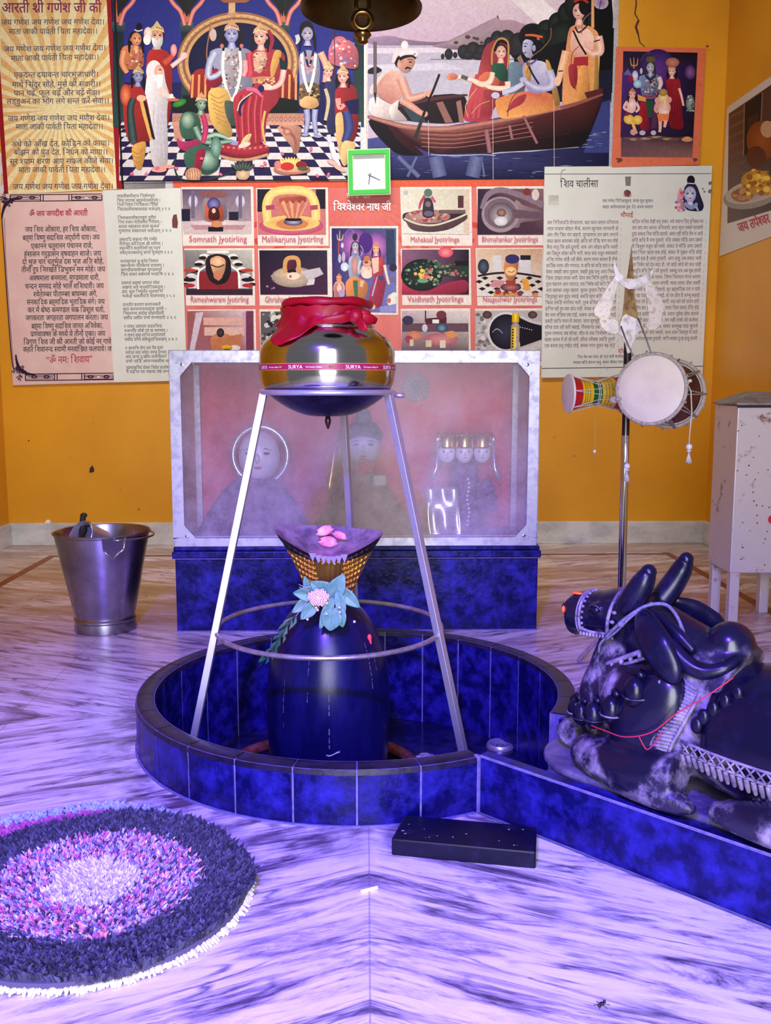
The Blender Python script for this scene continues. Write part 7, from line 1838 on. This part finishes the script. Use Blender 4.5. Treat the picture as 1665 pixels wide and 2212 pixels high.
# j
A.P([(895,1386),(1640,1380),(1640,1900),(900,1900)], (90,84,90)); A.R(1000,1420,1200,1500,(206,204,196)); A.R(1130,1390,1200,1440,(220,186,90)); A.dots(905,1400,1180,1800,40,22,[(60,54,60),(150,146,146),(200,196,196),(40,36,44)])
# centre
A.cs(700,390,7.135)
A.P([(115,735),(1110,735),(1112,2035),(130,2020)], (60,46,110), [(44,30,90),(80,90,130),(120,120,190),(70,50,110)]); A.E(470,1000,230,260,(90,60,140),(196,120,190)); A.E(800,1020,200,230,(90,60,140),(206,130,190)); A.P([(950,760),(1080,760),(1100,1300),(960,1300)], (50,60,90)); A.E(640,960,110,160,(76,40,120))
A.C([(200,830),(210,900),(240,920),(280,900),(290,830)],[8,18,18,18,8],(206,170,130)); A.C([(240,770),(240,920)],[8,16],(214,180,140)); A.C([(225,940),(225,1150)],14,(190,90,90)); A.E(280,1000,22,40,(210,190,200)); A.E(300,1180,26,80,(196,160,190)); A.E(240,1200,24,70,(170,176,206)); A.E(315,1330,60,70,(190,200,220),(220,226,236))
A.P([(380,1180),(480,1140),(570,1180),(560,1400),(520,1560),(400,1560),(370,1380)], (160,170,196)); A.E(470,1300,50,150,(176,120,130),(206,160,150)); A.P([(330,1560),(440,1460),(640,1540),(690,1640),(610,1890),(360,1890),(330,1700)], (220,140,90)); A.P([(440,1540),(520,1540),(520,1800),(470,1790)], (70,110,80)); A.C([(560,1230),(530,1340),(540,1440)],[44,40,34],(150,160,190),(200,206,220)); A.head(480,1010,62,(206,206,214),(150,150,170),hair=(50,40,60),hairlen=2.0); A.E(475,870,40,60,(50,44,60)); A.C([(560,1000),(600,1080),(560,1160)],12,(170,160,180)); A.C([(320,840),(360,770),(420,750),(470,820)],5,(170,150,190)); A.C([(430,1110),(480,1160),(530,1110)],[30,36,30],(120,140,176))
A.P([(720,1200),(800,1160),(920,1190),(940,1300),(900,1440),(960,1560),(920,1760),(880,1960),(680,1960),(700,1700),(760,1560),(740,1400)], (176,60,90)); A.P([(850,1180),(920,1190),(940,1290),(880,1440),(840,1440)], (190,70,80)); A.P([(730,1200),(840,1180),(840,1400),(760,1440)], (230,190,170)); A.C([(930,1300),(960,1450),(1000,1600)],[44,40,34],(226,180,170),(244,214,200)); A.P([(830,1480),(910,1470),(920,1530),(840,1540)], (60,70,120)); A.C([(820,1480),(780,1620),(740,1780)],[14,24,24],(170,170,200)); A.head(800,1060,58,(244,206,190),(214,150,140),crown=((206,140,80),(230,170,100)),hair=(60,40,50),hairlen=1.6)
A.E(650,1400,90,110,(226,180,170),(244,214,200)); A.C([(560,1380),(600,1440)],40,(230,180,170)); A.C([(590,1540),(570,1640)],[60,50],(226,176,150)); A.E(660,1460,80,50,(240,210,196)); A.E(660,1270,66,66,(196,140,120),(226,180,160)); A.E(660,1200,50,40,(190,120,70)); A.C([(660,1290),(690,1340),(670,1380)],[30,26,20],(214,160,140)); A.E(650,1260,30,20,(150,50,50))
A.E(230,1660,90,120,(214,160,150),(236,190,180)); A.P([(150,1600),(220,1570),(290,1600),(310,1880),(150,1880)], (190,120,120)); A.E(235,1660,40,60,(236,190,180)); A.E(270,1740,50,60,(176,150,200)); A.head(230,1520,50,(240,190,160),(206,140,110),crown=((206,130,80),(230,170,110)))
A.E(1050,1850,80,110,(206,206,200),(236,236,230)); A.E(1000,1850,30,40,(206,100,90)); A.E(1080,1760,40,40,(226,226,220)); A.P([(860,1950),(1110,1900),(1112,2030),(860,2030)], (140,140,206)); A.E(760,1950,30,40,(226,170,140)); A.E(1060,1340,60,60,(50,40,70)); A.R(1010,1480,1100,1560,(120,100,150))
# c
A.cs(850,390,4.897)
A.P([(78,92),(800,92),(800,570),(92,560)], (206,200,184), [(214,208,190),(196,186,166),(214,208,200),(220,216,206)]); A.R(680,160,740,290,(80,50,50)); A.R(740,100,800,560,(206,186,170)); A.P([(90,430),(420,560),(780,400),(780,330),(440,330),(100,330)], (60,36,56)); A.P([(110,400),(250,470),(420,480),(620,420),(780,370),(780,410),(600,520),(400,550),(180,530)], (96,70,76)); A.E(360,380,240,74,(150,110,110),(190,150,140),n=30); A.dots(160,330,560,430,44,14,[(190,80,80),(110,60,80),(200,170,150),(150,60,70),(90,100,80)]); A.C([(110,400),(260,460),(440,470),(640,410),(780,350)],20,(206,196,176)); A.P([(300,380),(310,240),(330,180),(390,180),(420,240),(430,380),(370,400)], (60,54,70)); A.E(365,130,44,44,(90,110,100)); A.C([(330,160),(290,230),(270,300)],[30,30,20],(176,70,90)); A.C([(400,170),(440,230)],[30,24],(190,80,120)); A.E(365,250,30,30,(130,100,110)); A.E(370,350,50,30,(100,90,110)); A.E(130,130,24,24,(176,176,180)); A.R(480,310,760,350,(110,84,84))
# d
A.P([(890,88),(1585,86),(1585,572),(886,572)], (90,60,80), [(50,34,54),(130,96,100),(80,50,66),(50,30,50)]); A.C([(930,300),(1000,150),(1150,100),(1400,180),(1580,260)],[40,60,60,60,70],(130,110,124)); A.P([(1280,200),(1330,220),(1360,260),(1580,320),(1580,420),(1340,440),(1330,500),(1240,500)], (140,116,124)); A.E(1130,360,200,190,(150,130,140),(170,150,156),n=36); A.E(1130,350,170,160,(110,90,104),(130,110,120),n=36); A.E(1135,360,140,130,(90,70,84),(190,180,186),n=30,off=(10,60)); A.E(1140,340,50,44,(90,60,60),(170,130,110)); A.E(1135,430,70,50,(190,184,190),(226,220,224)); A.P([(1250,300),(1570,340),(1570,400),(1280,400)], (100,76,90)); A.E(1500,150,40,60,(206,190,184)); A.E(1410,120,40,40,(120,50,50))
# g
A.P([(88,730),(796,730),(796,1206),(88,1206)], (70,34,60), [(130,90,120),(30,24,40),(40,16,30),(150,40,70)]); A.P([(90,1060),(300,1190),(560,1080),(790,1040),(790,1206),(90,1206)], (176,50,84)); A.E(550,760,80,56,(200,60,90),(240,150,150)); A.E(300,1000,220,170,(24,30,34),(40,56,50),n=30); A.P([(420,900),(790,900),(790,1010),(480,1020)], (40,56,46)); A.dots(130,850,500,1110,80,16,[(70,100,80),(40,60,50),(150,160,140),(30,40,40),(90,120,90)]); A.dots(230,940,420,1040,20,18,[(214,120,110),(226,190,80),(200,80,90)]); A.dots(500,880,780,1010,30,14,[(70,100,70),(150,130,120),(170,80,100)]); A.E(310,1060,60,24,(110,150,120)); A.R(650,850,790,900,(24,20,26))
# h
A.P([(878,724),(1570,722),(1568,1222),(880,1222)], (196,170,150), [(206,176,150),(190,150,120),(210,200,196),(214,206,206)])
for i in range(5):
    for j in range(9):
        if (i+j) % 2: A.P([(880+78*j+(i*16-30),1030+38*i),(880+78*(j+.5)+(i*16-30),1012+38*i),(880+78*(j+1)+(i*16-30),1030+38*i),(880+78*(j+.5)+(i*16-30),1052+38*i)], (24,20,30))
A.R(1050,790,1140,980,(206,200,206)); A.R(1330,790,1450,980,(206,200,206)); A.R(1340,790,1450,840,(30,26,40)); A.E(950,910,60,80,(30,30,44),(80,90,110)); A.C([(890,1010),(1080,980),(1300,980),(1560,1020)],22,(30,26,40)); A.P([(1010,1120),(1060,1050),(1180,1060),(1140,1140)], (190,130,140)); A.P([(1350,1040),(1420,1040),(1450,1160),(1380,1160)], (214,150,60)); A.E(1240,1130,110,44,(60,30,50),(190,110,110)); A.R(1190,1050,1290,1110,(150,60,50)); A.P([(1160,940),(1180,820),(1240,780),(1320,800),(1320,940),(1270,1060),(1200,1060)], (196,130,90)); A.E(1255,830,76,50,(50,44,96)); A.E(1240,960,60,50,(226,170,110),(244,210,160)); A.C([(1210,960),(1250,970),(1280,950)],8,(110,50,40)); A.R(1060,1180,1340,1222,(200,140,60)); A.dots(950,1170,1540,1215,10,30,[(150,50,60),(200,140,70),(120,50,80)])
# k
A.P([(86,1376),(794,1374),(794,1900),(86,1900)], (110,70,84), [(190,170,180),(214,206,206),(70,30,40),(80,50,66)]); A.R(90,1510,790,1600,(96,70,84)); A.R(330,1376,345,1500,(70,50,60)); A.P([(340,1460),(560,1440),(560,1510),(340,1520)], (80,36,50)); A.R(410,1470,480,1510,(226,220,226)); A.E(505,1420,54,44,(110,50,60)); A.E(510,1560,60,50,(40,50,80),(120,150,170)); A.E(500,1680,180,70,(170,90,110),(206,140,140)); A.E(220,1640,80,50,(190,110,90),(206,140,110)); A.E(160,1680,40,40,(160,60,80)); A.R(170,1680,210,1750,(206,190,170)); A.R(340,1690,400,1760,(206,190,170)); A.R(490,1690,550,1770,(214,200,180)); A.E(610,1630,60,40,(206,140,90)); A.E(150,1480,60,50,(60,50,80)); A.E(330,1560,30,40,(200,190,200))
# l
A.P([(862,1376),(1566,1374),(1566,1900),(862,1900)], (176,170,172)); A.dots(870,1400,1050,1850,40,22,[(140,130,136),(200,196,196),(110,100,110)]); A.E(1190,1600,200,210,(206,200,200),n=40); A.P([(1300,1430),(1566,1520),(1566,1680),(1340,1760)], (24,18,30)); A.E(1190,1600,176,186,(18,14,26),(50,46,70),n=40); A.C([(1340,1440),(1450,1490),(1566,1520)],26,(196,190,190)); A.E(990,1420,50,40,(60,44,46),(110,70,70)); A.E(1470,1420,50,40,(60,44,46),(110,80,80)); A.P([(1300,1800),(1566,1690),(1566,1770),(1340,1850)], (190,184,186))
for k in range(14): A.E(1050+14*k if k < 8 else 1340+24*(k-8), 1600-30*math.sin(k*.5) if k < 8 else 1550+6*(k-8), 6, 6, (200,200,206), n=7)
A.build(t)
mb = MB()
for txt, x0, y0, x1, y1, h in (('Somnath Jyotirling',408,522,533,522,19),('Mallikarjuna Jyotirling',565,522.5,698,522,19),('Rameshwaram Jyotirling',411,652,537,652,18),('Ghrishneshwar Jyotirling',572,652.5,698,652,18),('Mahakaal Jyotirlinga',886,522.5,992,522,16.5),('Bhimshankar Jyotirlinga',1040,522,1162,521.5,16.5),('Vaidhnath Jyotirlinga',880,651.5,1001,651,18),('Naageshwar Jyotirlinga',1042,651.5,1160,651,17)):
    text_on(mb, txt, x0, y0, x1, y1, h, WP, A.base+A.k*8e-6+.0003, lay=latin(txt, 2, 0.0), bold=.012)
mb.build('caption_lettering', M('rose_ink', (.50,.06,.14,1), .6), t)
mb = MB(); text_on(mb, 'विश्वेश्वर नाथ जी', 720, 455, 844, 455, 25, WP, A.base+A.k*8e-6+.0003, bold=.03, res=3); text_on(mb, 'जय श्री', 748, 428, 800, 428, 16, WP, A.base+A.k*8e-6+.0003, bold=.02); mb.build('title_lettering', M('white_print', (.9,.88,.9,1), .5), t)

# ---- 8. forty-verse sheet
t = sheet_thing('forty_verse_sheet', [(1176,360),(1538,358),(1517,812),(1169,816)], .0160, 'large white prayer sheet with two columns of verses behind the trident', 'poster', white_m)
A = Art(.0162)
A.S([(1176,376),(1536,375)],1.4,(70,70,90)); A.S([(1170,796),(1518,791)],1.6,(40,40,60))
A.cs(1150,340,3.233)
A.R(112,264,182,334,(190,186,176)); A.R(112,264,182,334,(176,170,160),(200,196,186)); A.P([(646,135),(688,132),(684,200),(650,198)], (120,116,110)); A.P([(634,240),(660,222),(690,240),(676,276),(648,272)], (96,76,74)); A.C([(232,84),(205,96),(196,150)],[5,7,2],(150,130,120))
A.P([(1010,260),(1030,200),(1060,250),(1060,380),(1005,380)], (214,150,170)); A.dots(1000,200,1060,380,12,12,[(200,80,90),(226,170,190),(120,110,160)]); A.P([(1050,250),(1064,200),(1110,160),(1150,200),(1170,260),(1200,340),(1180,380),(1060,370)], (44,34,70)); A.E(1106,160,28,34,(24,18,30)); A.S([(1086,180),(1130,184)],8,(190,190,206)); A.head(1100,255,54,(214,216,232),(150,150,190),hair=None); A.C([(1060,320),(1110,350),(1150,320)],[26,30,20],(130,140,180)); A.C([(1140,340),(1160,380)],[20,8],(150,160,200))
for x, y, r in ((1240,180,14),(1240,236,16),(1200,240,8),(1190,220,7)): A.E(x,y,r,r*.8,(110,110,96),rot=x)
A.build(t)
mb = MB(); text_on(mb, 'शिव चालीसा', 1210, 405, 1292, 404, 23, WP, A.base+A.k*8e-6+.0002, bold=.01, res=3); mb.build('title_lettering', black_ink, t)
mb = MB(); text_on(mb, 'चौपाई', 1340, 469, 1367, 469, 14, WP, A.base+A.k*8e-6+.0002, bold=.02); mb.build('heading_lettering', red_ink, t); mb = MB(); text_on(mb, 'दोहा', 1346, 425, 1364, 425, 10, WP, A.base+A.k*8e-6+.0002, bold=.02); mb.build('heading_lettering', red_ink, t); mb = MB(); text_on(mb, 'दोहा', 1335, 762, 1356, 762, 12, WP, A.base+A.k*8e-6+.0002, bold=.02); mb.build('heading_lettering', red_ink, t)
mb = MB()
text_on(mb, 'जय गणेश गिरिजासुवन, मंगल मूल सुजान', 1301, 437, 1410, 437, 9.5, WP, A.base+A.k*8e-6+.0002, res=1); text_on(mb, 'कहत अयोध्यादास तुम, देउ अभय वरदान', 1301, 450, 1410, 450, 9.5, WP, A.base+A.k*8e-6+.0002, res=1)
text_on(mb, 'नित नेम कर प्रातः ही पाठ करौं चालीस, तुम मेरी मनोकामना', 1247, 774, 1400, 772, 8.5, WP, A.base+A.k*8e-6+.0002, res=1); text_on(mb, 'मगसर छठि हेमन्त ऋतु, संवत चौसठ जान, अस्तुति चालीसा', 1238, 786, 1392, 784, 8.5, WP, A.base+A.k*8e-6+.0002, res=1)
mb.build('couplet_lettering', blue_ink, t)
colA = ['जय गिरिजापति दीनदयाला, सदा करत सन्तन प्रतिपाला','भाल चन्द्रमा सोहत नीके, कानन कुण्डल नागफनी के','अंग गौर सिर गंग बहाये, मुण्डमाल तन छार लगाये','वस्त्र खाल बाघम्बर सोहे, छवि को देखि नाग मन मोहे','मैना मातु कि हवे दुलारी, वाम अंग सोहत छवि न्यारी','कर त्रिशूल सोहत छवि भारी, करत सदा शत्रुन क्षयकारी','नन्दि गणेश सोहैं तहँ कैसे, सागर मध्य कमल हैं जैसे','कार्तिक श्याम और गणराऊ, या छवि को कहि जात न काऊ','देवन जबहीं जाय पुकारा, तबहीं दुख प्रभु आप निवारा','किया उपद्रव तारक भारी, देवन सब मिलि तुमहिं जुहारी','तुरत षडानन आप पठायउ, लव निमेष महँ मारि गिरायउ','आप जलंधर असुर संहारा, सुयश तुम्हार विदित संसारा','त्रिपुरासुर सन युद्ध मचाई, सबहिं कृपा करि लीन बचाई','किया तपहिं भागीरथ भारी, पुरब प्रतिज्ञा तासु पुरारी','दानिन महँ तुम सम कोउ नाहीं, सेवक स्तुति करत सदाहीं','वेद नाम महिमा तव गाई, अकथ अनादि भेद नहिं पाई','प्रकटी उदधि मंथन में ज्वाला, जरत सुरासुर भए विहाला','कीन्ह दया तहँ करी सहाई, नीलकण्ठ तब नाम कहाई','पूजन रामचन्द्र जब कीन्हा, जीत के लंक विभीषण दीन्हा','सहस कमल में हो रहे धारी, कीन्ह परीक्षा तबहिं पुरारी','एक कमल प्रभु राखेउ जोई, कमल नयन पूजन चहं सोई']
colB = ['कठिन भक्ति देखी प्रभु शंकर, भये प्रसन्न दिए इच्छित वर','जय जय जय अनन्त अविनाशी, करत कृपा सबके घटवासी','दुष्ट सकल नित मोहि सतावै, भ्रमत रहौं मोहि चैन न आवै','त्राहि त्राहि मैं नाथ पुकारो, यहि अवसर मोहि आन उबारो','लै त्रिशूल शत्रुन को मारो, संकट ते मोहि आन उबारो','मात पिता भ्राता सब होई, संकट में पूछत नहिं कोई','स्वामी एक है आस तुम्हारी, आय हरहु अब संकट भारी','धन निर्धन को देत सदा ही, जो कोई जांचे सो फल पाहीं','अस्तुति केहि विधि करैं तुम्हारी, क्षमहु नाथ अब चूक हमारी','शंकर हो संकट के नाशन, विघ्न विनाशन मंगल कारण','योगी यति मुनि ध्यान लगावैं, नारद शारद शीश नवावैं','नमो नमो जय नमः शिवाये, सुर ब्रह्मादिक पार न पाये','जो यह पाठ करे मन लाई, ता पर होत है शम्भु सहाई','ऋनिया जो कोई हो अधिकारी, पाठ करे सो पावन हारी','पुत्र हीन कर इच्छा जोई, निश्चय शिव प्रसाद तेहि होई','पण्डित त्रयोदशी को लावे, ध्यान पूर्वक होम करावे','त्रयोदशी व्रत करै हमेशा, तन नहीं ताके रहे कलेशा','धूप दीप नैवेद्य चढ़ावे, शंकर सम्मुख पाठ सुनावे','जन्म जन्म के पाप नसावे, अन्त धाम शिवपुर में पावे','कहैं अयोध्या आस तुम्हारी, जानि सकल दुःख हरहु हमारी']
mb = MB()
for i, txt in enumerate(colA):
    y = 484.5+13.3*i; x0 = 1182-.32*i; text_on(mb, txt, x0, y, x0+154-.1*i, y-.6, 11, WP, A.base+A.k*8e-6+.0002, bold=.006, res=1); text_on(mb, '।', x0+158, y, x0+160, y, 10, WP, A.base+A.k*8e-6+.0002, res=1)
for i, txt in enumerate(colB):
    y = 482.5+13.3*i; x0 = 1365-.2*i; text_on(mb, txt, x0, y, x0+154-.5*i, y-.8, 11, WP, A.base+A.k*8e-6+.0002, bold=.006, res=1); text_on(mb, '।', x0+159-.5*i, y, x0+161-.5*i, y, 10, WP, A.base+A.k*8e-6+.0002, res=1)
mb.build('verse_lettering', M('purple_ink', (.17,.05,.13,1), .6), t)

# ---- 9. poster on the right-hand wall
RP = lambda px, py, d: atx(px, py, XR-d)
t = sheet_thing('side_wall_poster', [(1570,232),(1730,118),(1730,486),(1553,554)], .003, 'cream-edged offering plate poster on the right-hand wall', 'poster', M('cream_poster_edge', (.62,.55,.48,1), .45), place=RP)
A = Art(.0034, RP).cs(1160,0,3.297)
A.P([(1364,810),(1860,470),(1860,1440),(1354,1592)], (70,48,40), [(96,60,40),(70,44,30),(60,54,50),(110,92,86)])
for k in range(7): A.P([(1366,830+70*k),(1480,770+74*k),(1480,790+74*k),(1366,850+70*k)], (110,74,60))
A.P([(1480,740),(1600,660),(1580,1060),(1470,1110)], (30,22,18)); A.C([(1475,740),(1470,1110)],6,(150,110,90)); A.C([(1604,660),(1590,960)],8,(140,100,80)); A.P([(1500,840),(1580,800),(1570,1020),(1494,1060)], (60,36,18))
A.E(1600,1000,110,140,(120,60,20),(150,80,30)); A.E(1640,920,50,60,(190,150,110)); A.E(1560,1120,70,80,(90,44,20))
A.E(1540,1380,220,100,(150,140,130),n=36,rot=-.25); A.E(1540,1360,205,80,(190,176,160),(150,110,80),n=36,rot=-.25); A.E(1460,1390,80,50,(150,100,60),(190,140,90)); A.E(1560,1290,110,80,(176,120,20),(226,180,50)); A.dots(1460,1220,1660,1380,36,20,[(226,176,40),(190,130,20),(240,200,80),(150,90,20)]); A.dots(1400,1350,1520,1420,16,16,[(190,140,90),(140,90,50)])
A.build(t)
mb = MB(); text_on(mb, 'जय तपेश्वर', 1597, 502, 1664, 480, 30, RP, A.base+A.k*8e-6+.0002, bold=.035, res=3); mb.build('title_lettering', M('crimson_ink', (.45,.01,.02,1), .5), t)

# ---- scrap of white paper on the far left and a strip of tape
t = sheet_thing('paper_scrap', [(-14,330),(3,330),(12,418),(-14,419)], .0016, 'scrap of white paper at the far left edge of the wall', 'paper', M('plain_white_paper', (.6,.6,.62,1), .6))
